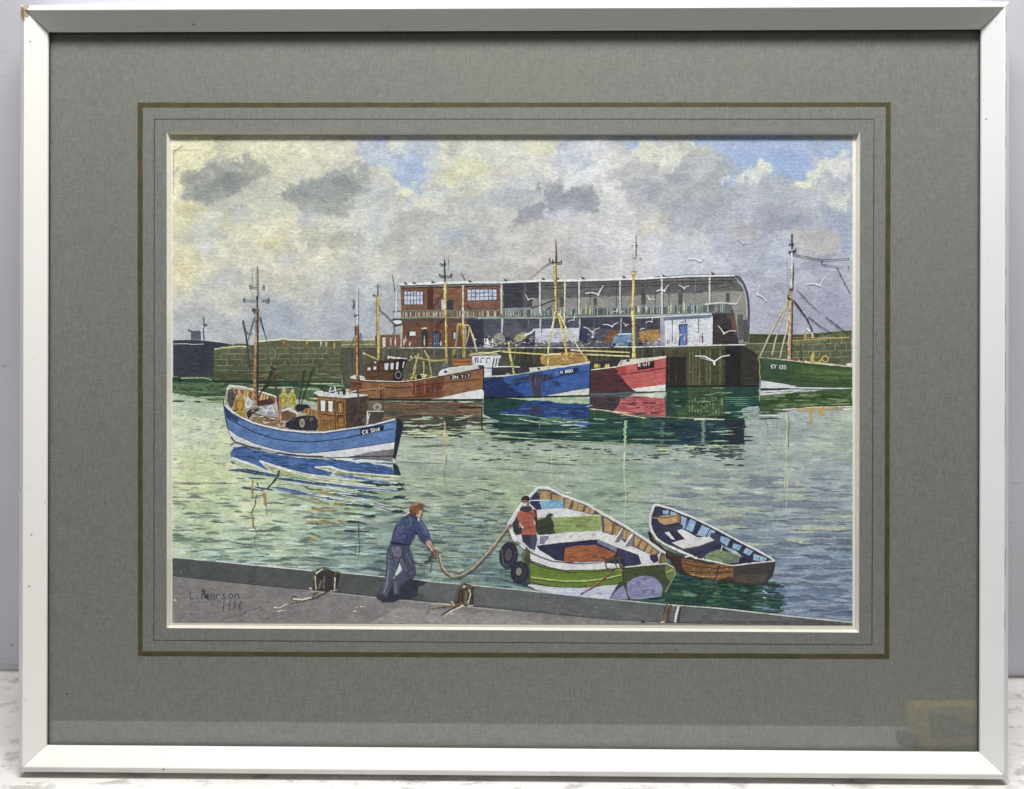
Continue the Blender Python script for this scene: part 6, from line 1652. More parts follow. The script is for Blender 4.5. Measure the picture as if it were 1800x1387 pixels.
# --- foreground quay ---------------------------------------------------------------------------
def make_foreground():
    r = random.Random(21)
    a = Art('painted_quay', 'grey foreground quay with a dark parapet running along the bottom', 1000, U_)
    up = '303,981 393,989 470,996.5 548,1004 640,1012 743,1023 900,1036.5 1011,1048 1100,1057 1162,1063 1260,1070 1373,1082.5 1440,1089 1500,1095'
    a.poly('303,985 ' + ' '.join(up.split()[1:]) + ' 1500,1101 303,1101', (140, 136, 132), (130, 124, 122), .4)
    a.poly('306,1050 470,1055 560,1075 520,1098 306,1098', (132, 122, 120), (140, 134, 132), 2)
    a.poly('700,1068 900,1082 960,1100 640,1100', (148, 142, 138), None, 2)
    a.poly(up + ' 1500,1098 1160,1094 1100,1091 900,1072 743,1056.5 640,1046 545,1036.5 470,1030 393,1022 304,1012', (90, 93, 90), (80, 84, 82), .35)
    a.poly('700,1018 900,1037 1100,1058 1300,1074 1440,1090 1200,1093 1090,1089 900,1070 760,1056', (98, 100, 100), (106, 108, 107), .6)
    a.line('304,1012 393,1022 470,1030 545,1036.5 640,1046 743,1056.5 900,1072 1000,1082 1090,1091', (52, 52, 54), 1.4, 1.1)
    a.line('545,1038.5 640,1048.5 743,1059 900,1074.5', (178, 174, 168), 1.0, .8)
    a.line('303,980 340,983', (210, 214, 200), 1.2)
    a.line('380,986.5 450,993.5 548,1003', (226, 230, 220), 2.2, 2.2); a.line('595,1006 676,1014', (224, 226, 214), 1.8, 1.4)
    a.line('740,1021 800,1026 900,1035.5 1011,1047 1100,1056 1162,1062 1260,1069 1373,1081.5 1440,1088.5 1499,1094', (196, 198, 186), 1.5, 2.2, rough=.3)
    a.line('1200,1066.5 1330,1079 1440,1091', (70, 72, 70), .9)
    a.line('1160,1094 1300,1097 1498,1098.5', (52, 52, 54), 1.4)
    a.line(N_('565,765 760,690 985,622'), (84, 82, 80), 1.0, .9)
    for q, w in (('1110,625 1170,630 1210,605 1260,590', 2.2), ('1140,668 1200,655 1240,658', 2.2), ('1330,560 1420,540', 1.4)): a.line(N_(q), (206, 204, 198), w, 1.2, rough=.5)
    for q in ('1320,1220 1345,1215', '1310,1245 1340,1246', '1360,1215 1400,1212'): a.line(I_(q), (196, 194, 190), 1.6, 1.0, rough=.5)
    for i in range(34): a.lens(r.uniform(310, 1080), r.uniform(1050, 1094), r.uniform(1.5, 4), 1.1, r.choice([(196, 192, 188), (100, 96, 94), (176, 168, 164)]))
    for i in range(14): a.lens(r.uniform(310, 1100), r.uniform(1060, 1070), 1.5, 1.0, (170, 170, 168))
    a.lens(304 + 3, 1055, 5, 3.4, (206, 204, 198)); a.lens(400, 1057, 3, 2.5, (214, 212, 206)); a.lens(318, 1005, 4, 2, (130, 130, 128))
    a.build(paper)
    # ropes tied over the parapet
    def tie(label, u, polys, lines):
        b = Art('painted_rope', label, 1140, u)
        for q, c in polys: b.poly(q, c, None, .6)
        for q, c, w0, w1 in lines: b.line(q, c, w0, w1, rough=.4)
        b.build(paper)
    DB, TN, LT, OL = (62, 46, 42), (122, 92, 62), (206, 196, 170), (96, 84, 52)
    tie('frayed rope lashed over the parapet left of the man in blue', I_, [('1025,1095 1035,990 1060,955 1110,940 1165,965 1200,975 1225,985 1195,1095 1130,1108', (58, 54, 54))],
        [('1020,1080 1035,1000 1075,955 1130,955', OL, 3.4, 3.2), ('1050,985 1100,950', LT, 2.2, 1.6), ('1045,1000 1052,1095', LT, 1.6, 1.2), ('1070,1090 1090,1030', (110, 96, 70), 3, 2.5), ('1170,1010 1195,975 1225,980', OL, 3, 2.6), ('1185,1010 1180,1095', LT, 1.8, 1.3),
         ('1195,1000 1195,1100', DB, 2.0, 1.6), ('1130,980 1132,1100', DB, 1.6, 1.4), ('1110,1000 1105,1090', (92, 88, 90), 3, 3),
         ('1140,1105 1060,1150 950,1180 870,1195', DB, 2.0, 1.2), ('885,1150 880,1165 920,1175 1000,1160 1060,1125', TN, 3.2, 2.2), ('890,1160 960,1165 1020,1150', LT, 2.2, 1.6), ('885,1148 905,1142 925,1150', DB, 1.8, 1.2), ('1005,1085 1025,1090', LT, 2.2, 2.0),
         ('1150,1108 1200,1098', LT, 1.6, 1.2), ('1030,1130 1070,1112', DB, 1.6, 1.2)])
    tie('frayed rope lashed over the parapet in the middle of the quay', J_, [('1000,1265 1020,1130 1060,1060 1110,1035 1180,1060 1215,1090 1215,1285 1130,1300', (78, 70, 52))],
        [('1020,1240 1035,1130 1080,1055 1130,1045', OL, 4.2, 3.4), ('1080,1095 1140,1075 1190,1090', TN, 4, 3), ('1060,1110 1040,1260', DB, 3, 2.2), ('1090,1110 1080,1260', DB, 2.6, 2.2), ('1130,1130 1125,1280', (108, 104, 78), 4, 4), ('1160,1110 1180,1160 1150,1270', LT, 1.8, 1.4), ('1195,1080 1205,1270', DB, 2.2, 1.8),
         ('1200,1105 1290,1080', DB, 1.8, .9), ('1095,1080 1120,1075', LT, 2.2, 2), ('1090,1265 980,1300 860,1310 760,1330', TN, 3.6, 2.6), ('1080,1285 960,1330 900,1370 850,1400', DB, 2.6, 1.6), ('960,1280 850,1265 740,1270', (186, 170, 150), 3, 2.2), ('1100,1285 960,1355 900,1395', LT, 2.0, 1.2),
         ('700,1385 730,1320 780,1330', TN, 2.6, 2), ('970,1245 1000,1290', LT, 2.0, 1.6), ('1150,1290 1210,1290', LT, 1.4, 1.0), ('870,1300 890,1320', DB, 3, 2)])
    tie('frayed rope and chain over the parapet at the bottom right', M_, [],
        [('330,345 290,400 300,490', TN, 4.2, 4.6), ('350,365 325,430 330,495', DB, 3.6, 4.4), ('310,380 290,440', DB, 2.0, 1.5), ('345,375 330,480', OL, 2.4, 2.2), ('410,375 390,440 380,500', (214, 212, 206), 3.0, 3.8), ('420,380 405,500', DB, 2.2, 2.0), ('420,400 460,370', DB, 1.6, .8), ('380,375 350,365', LT, 2, 1.5),
         ('120,497 150,499', (40, 38, 40), 2.4, 2.4), ('270,500 300,498', LT, 3, 3), ('230,410 240,490', (74, 76, 76), 1.2, 1)])
make_foreground()

# --- rowing boats --------------------------------------------------------------------------------
def make_rowing_boats():
    r = random.Random(77)
    a = Art('painted_reflection', 'deep green shaded water streaks under the two small boats', 700, M_)
    a.poly('300,335 330,250 390,140 480,150 700,200 900,205 1000,215 1060,232 1075,262 1105,282 1085,310 1210,345 1205,380 1170,432 1000,425 850,405 700,385 560,375 420,365 330,352', (34, 80, 72), (26, 66, 60), 1.4)
    for i in range(210):
        x = r.uniform(320, 1180); y = r.uniform(165, 425)
        if y < 150 + (x - 390) * .06 or y > 345 + (x - 300) * .095 or (x < 380 and y < 260): continue
        a.lens(1100 + x / 4.39, 980 + y / 4.39, r.uniform(9, 26), r.uniform(1.4, 3.0), r.choice([(20, 48, 46), (24, 60, 54), (52, 104, 84), (40, 88, 66), (56, 96, 52), (78, 122, 84), (30, 62, 40)]), tilt=.02)
    for i in range(40):
        x = r.uniform(1010, 1200); y = r.uniform(225, 420)
        a.lens(1100 + x / 4.39, 980 + y / 4.39, r.uniform(14, 34), r.uniform(1.4, 2.6), r.choice([(36, 76, 60), (112, 130, 160), (44, 92, 76), (60, 92, 100)]), tilt=.04)
    a.poly('430,285 500,270 560,290 520,300 450,300', (104, 146, 112), None, 1)
    for q in ('1055,255 1090,275', '1060,310 1085,312', '1195,385 1205,392'): a.line(q, (220, 226, 220), 1.8, 1.0)
    a.line('700,90 680,160 655,205 610,270 570,330', (74, 76, 50), 2.2, 1.6, rough=.6)
    a.line('0,335 150,330 300,338', (60, 110, 90), 3.0)
    a.build(paper)
    # shade beside the tyres
    a = Art('painted_ripples', 'dark green ripples beside the tyre fenders', 1150, U_)
    a.poly('876,1004 900,1003 925,1016 965,1031 955,1034 905,1026 878,1016', (110, 138, 130), (90, 120, 112), .8)
    for q in ('885,1010 905,1015 930,1020', '880,1018 920,1028', '900,1024 960,1032', '878,1005 900,1006'):
        a.line(U_(q), (44, 84, 76), 2.2, 1.4, taper=.4)
    a.build(paper)

    # small brown dinghy
    bpy.data.objects[[o.name for o in paper.children if o.get('label') == 'dark green ripples beside the tyre fenders'][0]]['kind'] = 'stuff'
    for o in paper.children:
        if o.get('label') == 'deep green shaded water streaks under the two small boats': o['kind'] = 'stuff'
    a = Art('painted_boat', 'small brown wooden dinghy with pale blue inside planking', 1480, L_)
    a.poly('150,430 170,560 260,660 400,780 430,850 480,905 620,950 760,975 900,1000 1050,1010 1150,1040 1330,1058 1430,1050 1500,1030 1580,940 1608,860 1615,782 1540,770 1130,830 900,800 700,750 520,720 330,640 200,520', (84, 62, 50), (66, 48, 42), .5)
    a.poly('515,735 650,770 760,795 950,815 1130,832 1122,962 1050,970 1000,985 900,998 700,955 560,900 515,820', (148, 102, 56), (126, 84, 48), .6)
    a.poly('430,760 520,800 560,900 620,948 500,920 440,860', (60, 44, 40), None, .8)
    a.line('520,800 700,840 900,860 1120,850', (70, 46, 36), 1.4); a.line('545,890 700,905 900,915 1110,900', (74, 50, 38), 1.5)
    a.line('560,770 700,790 900,815', (70, 46, 36), 1.1)
    a.line('620,930 760,955 900,955 1050,950', (170, 122, 72), 1.5)
    a.poly('1130,832 1350,802 1612,776 1606,860 1585,930 1500,1028 1420,1048 1320,1056 1180,1020 1110,990 1128,940', (78, 70, 70), (66, 58, 58), .5)
    a.poly('1130,960 1250,930 1400,940 1520,920 1480,1020 1350,1040 1150,1010', (86, 74, 64), None, 1)
    for x, y in ((665, 862), (850, 868), (775, 955), (1050, 865), (875, 918), (660, 938), (700, 705)): a.lens(1120 + x / 6.667, 870 + y / 6.667, 2.0, 1.6, (222, 214, 196))
    a.line('140,430 160,530 240,630 330,700 420,760', (34, 28, 32), 3.4, 2.4)
    a.poly('205,150 250,130 400,165 600,245 760,320 950,420 1200,545 1400,650 1560,750 1480,775 1130,820 950,798 780,750 650,725 520,660 400,605 260,530 200,450 165,380 170,260', (60, 62, 94), (48, 50, 78), .5)
    for q in ('300,182 372,176 362,228 306,226', '388,190 466,216 462,244 392,236', '515,245 585,275 552,405 512,362', '622,282 700,304 642,436 570,405', '758,352 852,392 792,492 692,472', '858,405 922,422 862,502 818,482', '984,478 1092,522 1052,602 968,542',
              '1128,568 1224,592 1190,652 1114,622', '1278,618 1362,660 1312,712 1242,672', '1368,690 1535,742 1480,782 1358,762'):
        a.poly(q, (160, 196, 220), (138, 178, 206), .35)
    for q in ('330,180 330,225', '600,300 560,400', '690,320 650,430', '870,420 830,490', '1040,520 1010,580', '1200,590 1170,640', '1330,650 1290,700', '1440,720 1430,770', '1480,730 1478,775'): a.line(q, (92, 118, 150), 1.0)
    a.poly('870,440 960,470 985,560 930,560 850,520', (64, 70, 84), None, .6)
    a.poly('500,360 530,340 540,400 420,420 320,440 320,390', (70, 76, 96), (56, 60, 84), .8)
    a.poly('320,440 372,430 445,530 400,516', (226, 226, 228), None, .4); a.poly('470,420 525,398 700,492 640,510 560,516', (222, 218, 216), None, .5)
    a.poly('222,262 300,240 472,228 482,320 400,340 320,352 262,322', (198, 160, 112), (184, 144, 98), .4)
    a.line('225,262 320,268 470,245', (110, 74, 52), 1.3); a.poly('470,225 512,235 500,330 480,325', (150, 106, 66), None, .4)
    a.line('180,262 230,275', (150, 110, 80), 2.0)
    a.poly('405,558 600,505 850,488 905,530 830,565 720,605 540,635', (226, 221, 222), (212, 206, 208), .4)
    a.line('540,638 720,608 905,540', (84, 78, 96), 2.2)
    a.poly('330,580 400,590 540,645 520,668 400,612', (120, 120, 130), (100, 100, 116), .5)
    a.poly('960,560 1010,600 1150,650 1230,730 1190,720 1060,650', (170, 196, 210), (140, 160, 180), .5)
    a.poly('800,705 870,662 960,640 1080,670 1195,705 1202,752 1010,792 900,785 790,742', (134, 154, 108), (122, 142, 100), .4)
    a.poly('1008,762 1200,735 1192,790 1010,812', (108, 124, 96), (128, 132, 112), .4)
    a.line('830,700 960,735 1010,752', (84, 100, 74), 1.0); a.line('980,642 1110,700 1190,740', (88, 104, 78), .9); a.line('1005,755 1195,722', (84, 100, 74), .9)
    a.poly('1200,745 1260,722 1340,760 1345,790 1200,790', (44, 36, 66), None, .6)
    a.line('980,660 1000,590', (222, 220, 224), 1.2)
    a.line('560,730 640,712 680,740 760,755 900,782 960,795 1060,820 1130,828 1350,800 1612,774', (226, 222, 214), 2.6, 2.0, rough=.35)
    a.line('700,742 690,720', (226, 222, 222), 1.5); a.line('780,760 770,735', (226, 222, 222), 1.5)
    a.line('650,718 520,668 400,612 300,565 230,512 175,430 150,340 152,240 180,170 205,118 250,118 400,162 600,240 760,315 950,410 1200,545 1400,645 1560,735 1612,775', (230, 228, 222), 4.2, 3.2, rough=.2)
    a.line('250,140 400,185 600,262 760,338 950,440 1200,572 1400,672 1540,752', (52, 44, 56), 1.1, .9)
    a.line('1612,780 1604,870 1580,940 1500,1030', (44, 36, 40), 1.4)
    a.line('962,825 940,900 930,960 900,1010', (52, 40, 36), 2.2, 1.6)
    a.build(paper)

    # green work boat
    a = Art('painted_boat', 'green and white open workboat with tyre fenders alongside the quay', 1700, K_)
    a.poly('165,440 235,330 300,240 372,168 450,92 560,92 700,168 900,238 1050,328 1250,438 1400,534 1500,600 1640,700 1640,810 1280,835 1050,790 780,800 560,760 380,680 250,590 195,500', (210, 208, 208), (196, 194, 196), .5)
    a.poly('380,195 450,112 470,210 468,230 490,292 440,300 375,235', (66, 68, 108), (54, 56, 92), .5)
    a.poly('450,105 560,112 700,182 900,255 1050,345 1250,455 1400,552 1590,692 1560,720 1500,716 1350,645 1270,610 1200,545 1050,505 1040,350 960,345 860,315 745,292 690,272 690,210 470,212', (108, 98, 96), (92, 84, 86), .5)
    for q in ('472,122 572,132 562,208 476,206', '592,152 694,180 684,208 582,202', '706,196 768,206 746,284 706,270', '790,220 882,256 862,306 770,290', '904,270 982,300 962,342 884,320', '1070,370 1152,420 1132,520 1074,500', '1166,432 1228,462 1182,540 1154,530',
              '1250,480 1322,512 1292,582 1240,562', '1355,540 1412,572 1372,640 1350,630', '1420,580 1470,612 1430,672 1392,650', '1480,618 1520,650 1490,702 1450,690', '1525,655 1572,692 1540,712 1500,706'):
        a.poly(q, (194, 158, 98), (178, 140, 82), .35)
    for q in ('560,120 550,205', '1150,430 1140,520', '1180,440 1165,525', '1290,500 1265,575', '940,290 920,330', '1000,330 985,350', '830,240 815,295'): a.line(q, (110, 86, 66), 1.1)
    a.line('168,440 235,330 300,240 372,168 450,92 500,82 560,92 700,165 900,235 1050,325 1250,436 1400,532 1500,598 1640,700', (232, 232, 230), 3.2, 2.8, rough=.25)
    a.line('590,80 640,110 700,140', (206, 218, 212), 1.8, 1.2)
    a.poly('380,215 462,222 490,292 450,298 400,262', (50, 54, 92), None, .5)
    a.poly('465,218 560,208 694,212 694,275 640,284 495,292', (134, 182, 210), (116, 166, 198), .4)
    a.line('694,210 694,290', (96, 100, 130), 1.6); a.line('380,212 560,206', (200, 212, 224), 1.5)
    a.poly('430,300 600,290 740,292 880,332 1000,352 600,368 440,372', (224, 222, 224), (210, 208, 212), .5)
    a.poly('445,372 600,362 1042,350 1040,490 700,508 610,522 450,530', (150, 168, 98), (138, 156, 88), .4)
    a.line('600,368 700,362 860,352 1040,348', (206, 212, 170), 1.4)
    a.poly('445,400 490,378 520,372 535,345 560,328 590,334 596,352 572,366 592,400 604,440 600,480 616,520 560,528 470,532 446,520 438,450', (56, 60, 50), (68, 72, 54), .6)
    a.poly('448,535 612,522 1040,498 1044,572 800,596 530,615 452,602', (228, 226, 226), (212, 210, 214), .4)
    a.poly('472,542 560,540 510,622 470,610', (130, 128, 160), None, .6)
    a.poly('1040,498 1160,560 1260,640 1500,710 1482,805 1415,805 1378,712 1180,642 1040,575', (220, 220, 222), (206, 206, 210), .4)
    a.poly('1180,545 1235,480 1240,560 1205,600 1150,605', (120, 118, 140), (104, 100, 120), .5); a.poly('1275,620 1330,530 1345,560 1330,630 1250,645', (126, 124, 146), None, .5)
    a.line('1335,520 1300,570 1250,640', (226, 226, 226), 2.4); a.line('1240,470 1180,560 1160,600', (226, 226, 226), 2)
    a.poly('440,632 600,612 1000,572 1185,640 1245,680 1420,800 1280,835 1040,778 690,790 560,745 470,675', (44, 46, 78), (54, 54, 84), .5)
    a.poly('1000,575 1040,572 1190,640 1182,692 1100,650 1010,610', (134, 138, 166), (120, 124, 152), .5)
    a.poly('698,652 830,632 980,622 1080,660 1182,702 1150,735 1050,772 860,778 690,782', (176, 102, 60), (158, 88, 50), .5)
    a.poly('1190,652 1300,680 1385,708 1418,800 1285,828 1245,760 1200,700', (66, 68, 110), (54, 56, 92), .5)
    a.line('1030,572 1190,640 1385,708', (228, 228, 232), 2.0, 1.6); a.line('700,645 690,780', (52, 38, 42), 1.3)
    a.poly('430,670 480,680 610,760 580,772 500,740 420,700', (212, 212, 214), None, .5)
    a.poly('370,680 450,712 560,755 780,796 1060,792 1230,800 1235,842 900,856 700,856 560,830 400,772 345,700', (226, 226, 226), (210, 210, 214), .4)
    a.line('372,690 470,735 580,775 800,800 1050,790', (88, 88, 106), 2.0, 1.4)
    a.poly('355,770 420,800 560,842 700,860 900,862 1230,835 1245,900 1240,962 1180,992 900,1018 700,1020 560,1008 390,975 345,900', (112, 138, 40), (98, 124, 34), .5)
    a.line('375,785 480,830 600,858 780,880 1000,872 1235,835', (56, 74, 26), 1.6, 1.2); a.line('390,925 520,942 700,962 900,960 1100,932 1245,898', (176, 188, 110), 1.8, 1.4)
    a.line('392,938 520,956 700,975 900,972 1100,945 1240,912', (60, 80, 26), 1.5, 1.1)
    a.line('385,972 560,1008 700,1022 900,1020 1180,992', (58, 76, 34), 1.3, 1)
    a.poly('350,985 560,1012 700,1024 900,1022 1195,992 1150,1060 1118,1132 960,1120 800,1102 600,1082 430,1040', (206, 210, 226), (186, 190, 214), .5)
    a.line('360,1000 560,1040 800,1060', (226, 228, 232), 1.6)
    a.poly('1280,832 1500,812 1640,800 1722,840 1738,900 1690,1010 1620,1112 1500,1120 1400,1132 1300,1136 1120,1122 1150,1060 1240,960 1255,870', (74, 88, 50), (62, 74, 44), .5)
    a.poly('1640,812 1722,842 1728,900 1680,960 1650,930 1635,870', (124, 134, 62), (104, 116, 54), .6)
    a.line('1650,880 1710,850', (206, 206, 180), 1.0); a.line('1725,845 1732,900 1640,1060', (170, 176, 130), 1.0)
    a.poly('1282,975 1340,935 1400,915 1460,908 1530,925 1590,975 1614,1030 1600,1102 1500,1118 1400,1130 1310,1128 1280,1060', (146, 146, 184), (132, 132, 170), .5)
    a.poly('1120,1120 1160,1060 1250,1000 1275,1050 1288,1130 1200,1132', (148, 148, 186), (134, 134, 172), .5)
    a.lens(860 + 1525 / 5.294, 840 + 1060 / 5.294, 8, 8, (112, 112, 150))
    a.line('1262,830 1500,810 1650,798 1722,838', (206, 206, 190), 1.4); a.line('1255,860 1245,960 1130,1120', (56, 66, 40), 1.1)
    a.poly('1575,800 1590,720 1605,690 1640,712 1640,790', (150, 120, 74), (110, 86, 56), .5); a.line('1590,730 1600,795', (90, 66, 50), 1.5)
    a.poly('1490,720 1565,712 1580,770 1530,795 1500,760', (50, 52, 92), None, .6)
    a.poly('190,500 215,480 255,560 245,600 215,575', (222, 222, 222), None, .5)
    a.line('195,480 225,560 260,600 340,668 380,690', (226, 226, 226), 3.4, 2.8)
    a.line('165,470 195,530 190,600', (100, 120, 60), 2, 1.2); a.line('250,590 290,620', (140, 120, 90), 2.0)
    a.poly('345,640 380,680 385,980 330,990 320,900 350,800 300,720', (66, 72, 60), (86, 96, 60), .8)
    a.poly('300,970 380,980 360,1000 310,1005', (60, 60, 100), None, .6)
    a.ring(860 + 180 / 5.294, 840 + 720 / 5.294, 16.5, 23.5, (44, 44, 66), (58, 56, 74), .74, rot=.12)
    a.ring(860 + 178 / 5.294, 840 + 715 / 5.294, 9, 15.5, (34, 34, 52), (84, 82, 88), .72, rot=.12)
    a.line('115,650 130,800 180,830', (92, 92, 118), 1.6, 1.2)
    a.ring(860 + 285 / 5.294, 840 + 880 / 5.294, 16.5, 20, (42, 42, 66), (60, 58, 78), .7, rot=.1)
    a.ring(860 + 275 / 5.294, 840 + 872 / 5.294, 7.5, 10.5, (34, 34, 54), (140, 144, 126), .68, rot=.1)
    a.line('335,680 310,760 300,800', (120, 104, 80), 2.4, 1.6)
    for q, c, w0, w1 in (('850,1085 930,1040 1000,1000 1080,930 1160,850', (88, 62, 46), 3.0, 3.2), ('870,1080 1000,985 1140,870', (150, 116, 80), 1.3, 1.2), ('1050,740 1100,770 1150,750 1250,745', (96, 66, 50), 4.6, 4.0), ('1080,770 1090,840 1130,850', (110, 70, 54), 4.4, 3), ('1160,760 1190,840 1160,860', (84, 66, 44), 3.4, 2.4),
                         ('1200,740 1220,820 1260,870', (104, 84, 50), 4, 3), ('1250,830 1240,900 1270,1010 1285,1090 1310,1135', (76, 60, 48), 2.6, 2.0), ('1060,760 1080,800', (160, 110, 90), 3.0, 2), ('1200,700 1215,760', (80, 62, 50), 2.6, 2), ('1190,850 1240,860', (150, 150, 60), 2, 1.5)):
        a.line(q, c, w0, w1, rough=.4)
    a.build(paper)

    # mooring rope
    a = Art('painted_rope', 'thick tan mooring rope sagging between the quay man and the workboat', 2450, J_)
    pts = '832,715 845,800 862,860 905,925 980,972 1060,968 1120,940 1200,890 1290,805 1370,720 1450,610 1530,510 1590,430 1635,400'
    a.line(pts, (116, 92, 72), 4.0, 4.4); a.line('836,715 850,800 868,860 912,918 982,962 1060,956 1118,928 1196,878 1286,792 1366,706 1446,598 1526,498 1588,420', (188, 166, 140), 1.9, 2.2)
    for i in range(34):
        t = i / 33
        a.lens(640 + (905 + (1600 - 905) * t) / 6.304, 860 + (960 - 540 * t ** 1.7 + (20 if t < .2 else 0)) / 6.304, 2.4, 1.2, r.choice([(84, 62, 50), (214, 200, 176)]))
    a.line('535,775 560,805 610,825 655,828', (92, 88, 58), 2.6, 2.2); a.line('670,815 720,790 745,740 760,715', (70, 66, 60), 3.0, 4.2); a.line('762,735 745,820 737,922', (78, 88, 90), 1.3, 1.0)
    a.line(K_('0,700 60,620 120,530 180,450 215,440'), (128, 100, 76), 3.6, 3.4); a.line(K_('40,640 100,550 175,450'), (196, 178, 150), 1.2, 1.2)
    a.build(paper)

    # standing man in the boat
    a = Art('painted_person', 'man in an orange jacket and dark cap standing in the workboat', 2480, K_)
    a.poly('300,530 440,522 445,580 425,672 375,655 345,620 310,590', (50, 52, 76), (62, 62, 88), .4)
    a.poly('380,540 440,525 425,672 385,655', (74, 74, 104), None, .5)
    a.poly('215,425 250,370 268,330 290,300 300,330 275,400 292,440 320,480 310,520 250,530 225,500', (60, 64, 62), (48, 52, 54), .5)
    a.poly('410,290 440,300 446,370 450,440 440,522 425,510 432,420 405,350', (70, 44, 44), (56, 40, 44), .4)
    a.poly('265,318 300,300 345,315 400,292 425,315 432,360 408,365 420,420 436,470 438,528 380,532 300,530 305,480 290,440 285,400 262,395', (190, 104, 80), (172, 86, 64), .4)
    a.line('360,330 365,430 385,460', (150, 62, 44), 1.0); a.line('300,470 440,455', (140, 56, 42), 1.1); a.line('380,460 390,525', (150, 60, 44), .9); a.line('262,395 290,398', (150, 62, 46), 1)
    a.poly('282,292 305,262 330,270 385,262 402,292 372,316 330,320 295,308', (66, 66, 78), (52, 52, 64), .4)
    a.poly('308,212 368,210 366,245 350,266 322,264 310,240', (188, 142, 122), (160, 112, 96), .3)
    a.poly('315,238 345,235 345,258 322,262', (222, 214, 204), None, .3)
    a.line('312,222 360,218', (90, 54, 48), 1.3); a.line('365,225 362,260', (84, 52, 50), 1.6)
    a.poly('294,210 306,180 330,166 362,168 378,190 374,214 330,205', (76, 44, 42), (60, 36, 38), .35)
    a.line('294,208 330,202 372,212', (44, 28, 32), 1.2)
    a.poly('268,428 290,425 318,455 318,490 300,470 280,460', (206, 176, 150), None, .3)
    a.line('270,430 300,470 330,485', (48, 44, 44), 1.3); a.line('225,440 290,520', (40, 42, 44), 1.4)
    a.build(paper)

    # man on the quay
    a = Art('painted_person', 'red haired man in blue shirt and grey trousers bending forward on the quay with a rope', 2480, J_)
    a.poly('180,1235 260,1180 300,1090 340,1000 470,1000 560,1005 700,1022 660,1050 605,1065 585,1165 520,1210 400,1215 330,1245 200,1248', (46, 48, 68), (56, 58, 76), .5)
    a.poly('350,965 420,935 500,910 575,880 572,930 545,980 470,1015 440,1055 425,1050 400,1090 385,1165 330,1168 325,1060 335,1000', (82, 84, 108), (68, 70, 96), .5)
    a.poly('328,1030 362,1020 372,1150 345,1165 328,1120', (104, 104, 122), None, .4)
    a.poly('288,608 400,620 500,628 530,700 560,800 578,895 540,930 440,945 350,968 400,820 395,770 345,900 322,960 300,1050 262,1165 250,1196 175,1180 195,1110 240,980 252,860 248,740 258,660', (96, 100, 124), (76, 80, 106), .5)
    a.poly('345,905 392,812 400,830 420,900 350,962', (206, 214, 206), None, .3)
    a.poly('400,640 500,640 520,740 560,830 560,900 480,900 440,800 420,720', (72, 74, 102), (88, 90, 116), .6)
    a.poly('300,640 400,650 420,700 380,760 320,755', (124, 122, 140), (112, 110, 128), .6)
    a.line('290,735 380,765 440,752', (54, 56, 80), 1.4); a.line('392,770 385,830 340,940', (54, 56, 80), 1.2); a.line('240,960 300,950', (66, 68, 92), 1.2); a.line('250,700 252,860 240,980', (52, 54, 80), 1.1); a.line('270,900 250,1060 215,1150', (124, 124, 142), 2)
    a.poly('128,1180 150,1152 190,1160 250,1195 255,1212 205,1222 150,1215', (54, 54, 72), (80, 80, 98), .4)
    a.poly('292,572 340,560 500,600 505,632 400,624 292,604', (36, 38, 66), None, .4)
    a.poly('505,278 440,298 400,335 352,388 322,460 304,540 300,580 400,592 505,612 530,575 560,520 582,488 620,555 665,598 700,575 742,545 728,490 690,410 640,345 600,310 560,285', (80, 92, 132), (64, 74, 112), .4)
    a.poly('520,400 560,380 580,470 530,560 505,605 430,595 470,500', (54, 60, 104), (64, 72, 118), .7)
    a.poly('330,440 400,380 450,420 420,520 320,545', (84, 96, 142), (72, 84, 130), .8)
    a.line('550,385 565,450 585,490', (44, 48, 88), 1.3); a.line('590,330 650,400 700,500', (96, 108, 150), 1.8); a.line('625,520 680,590', (44, 48, 88), 1.8); a.line('505,280 600,340', (42, 44, 80), 2.2); a.line('400,520 450,570', (50, 56, 98), 1.2)
    for q, c, w in (('360,400 340,470 315,540', (54, 62, 98), 2.4), ('420,330 450,380 440,450 470,520', (58, 66, 104), 1.6), ('500,300 520,350 510,420', (96, 108, 148), 2.0), ('400,330 370,400', (110, 122, 158), 1.6),
                    ('350,470 400,500 460,500', (50, 56, 92), 1.4), ('600,430 640,500 680,550', (54, 62, 98), 2.2), ('640,380 690,450 715,510', (98, 110, 150), 1.5), ('310,700 330,800 320,900', (70, 74, 100), 2.2), ('420,680 430,760 470,850', (58, 60, 88), 2.4),
                    ('470,700 500,780 530,860', (104, 108, 130), 2.2), ('350,640 400,660', (136, 136, 150), 2.6), ('260,780 280,860 270,950', (120, 122, 142), 1.8), ('230,1100 260,1150', (60, 62, 84), 2.0), ('400,900 480,930 540,900', (56, 58, 84), 2.2), ('300,1000 280,1080', (62, 64, 90), 2.0)):
        a.line(q, c, w, w * .6, taper=.5, rough=.4)
    for i in range(40): a.lens(640 + r.uniform(330, 560) / 6.304, 860 + r.uniform(330, 540) / 6.304, 1.4, 1.0, (120, 130, 168))
    a.poly('682,590 735,552 760,620 795,655 805,690 770,705 755,670 710,625', (206, 158, 130), (182, 128, 100), .35)
    a.line('735,555 765,620 790,640', (92, 62, 54), 1.1); a.line('700,610 760,690', (226, 196, 172), 1.2)
    a.poly('755,680 795,655 808,700 805,745 785,762 765,735', (176, 120, 94), (150, 96, 76), .35)
    a.line('765,700 772,745', (84, 54, 48), 1.1); a.line('790,690 795,745', (84, 54, 48), 1.0); a.line('778,640 800,665', (222, 196, 170), 1.4)
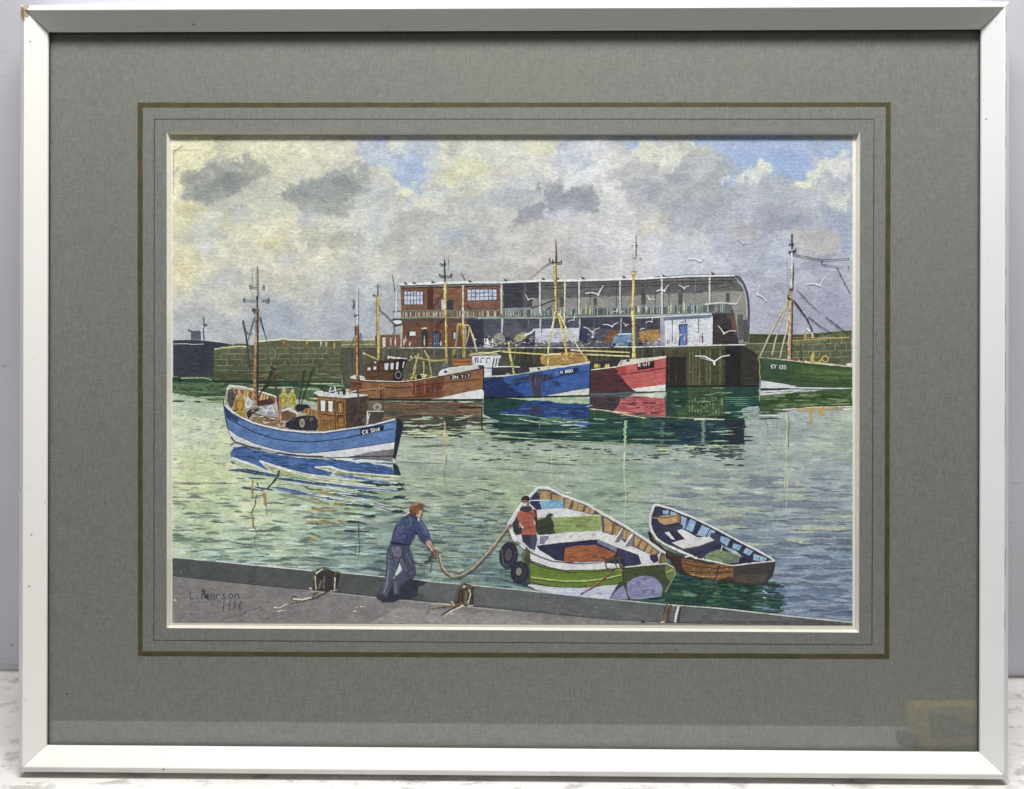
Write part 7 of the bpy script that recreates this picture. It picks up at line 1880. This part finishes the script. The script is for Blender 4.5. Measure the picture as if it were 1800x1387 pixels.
    a.poly('560,262 600,232 645,235 652,262 640,300 612,325 598,310 575,290', (212, 172, 146), (196, 150, 122), .3)
    a.line('642,262 645,285 630,300', (46, 36, 46), 1.8); a.line('565,265 578,285', (70, 44, 48), 2.2); a.line('600,245 590,275', (60, 44, 52), 2.4); a.line('602,320 605,350', (220, 200, 180), 2.2)
    a.poly('500,270 502,215 515,178 550,155 600,150 640,165 662,205 658,255 648,240 625,228 600,240 575,262 545,280', (146, 92, 54), (122, 74, 44), .35)
    a.line('520,190 560,165 610,165', (196, 130, 74), 1.6); a.line('520,270 515,230', (112, 58, 34), 1.4); a.line('600,160 620,225', (116, 62, 38), 1.2)
    a.line('505,255 470,275 440,298', (206, 186, 168), 1.6)
    a.build(paper)
make_rowing_boats()

# --- signature -----------------------------------------------------------------------------------
s_ = Art('painted_signature', "artist's signature and date in dark green at the lower left", 1200, U_)
SG = (26, 58, 54)
write(s_, 'L', 334.5, 1038, 8, 15, SG, 1.6)
s_.lens(347, 1052, 2.6, 2.2, SG)
write(s_, 'P', 354, 1036, 8, 17, SG, 1.6)
s_.line(N_('380,440 430,540'), SG, 2.0); s_.line(N_('400,450 410,530'), SG, 2.0); s_.line(N_('430,480 440,540'), SG, 1.6)
write(s_, 'ea', 362, 1038, 8, 16, SG, 1.6, gap=0)
write(s_, 'rson', 379, 1036.5, 9.4, 16, SG, 1.5, gap=.22)
write(s_, '1986', 389, 1057, 7.0, 17, SG, 1.3, gap=.45, slant=1.2)
s_.build(paper)
# dots along the worn left margin of the sheet
e_ = Art('paper_edge_mark', 'small dents and flecks along the upper left edge of the paper', 900)
for i in range(19):
    y = 262 + i * 4.2
    e_.line([(303.5, y), (306.5, y + .4)], (236, 228, 214), 1.4)
    e_.line([(304, y + 1.8), (306.5, y + 2.2)], (150, 144, 130), .7)
for i in range(7):
    e_.line([(305 + i * 2.2, 268 - i * 1.6), (307 + i * 2.2, 264 - i * 1.2)], (140, 132, 110), .7)
for i in range(14):
    e_.lens(312 + i * 3.2, 262 + (i % 3), 2.2, 1.0, (196, 184, 150))
e_.build(paper)
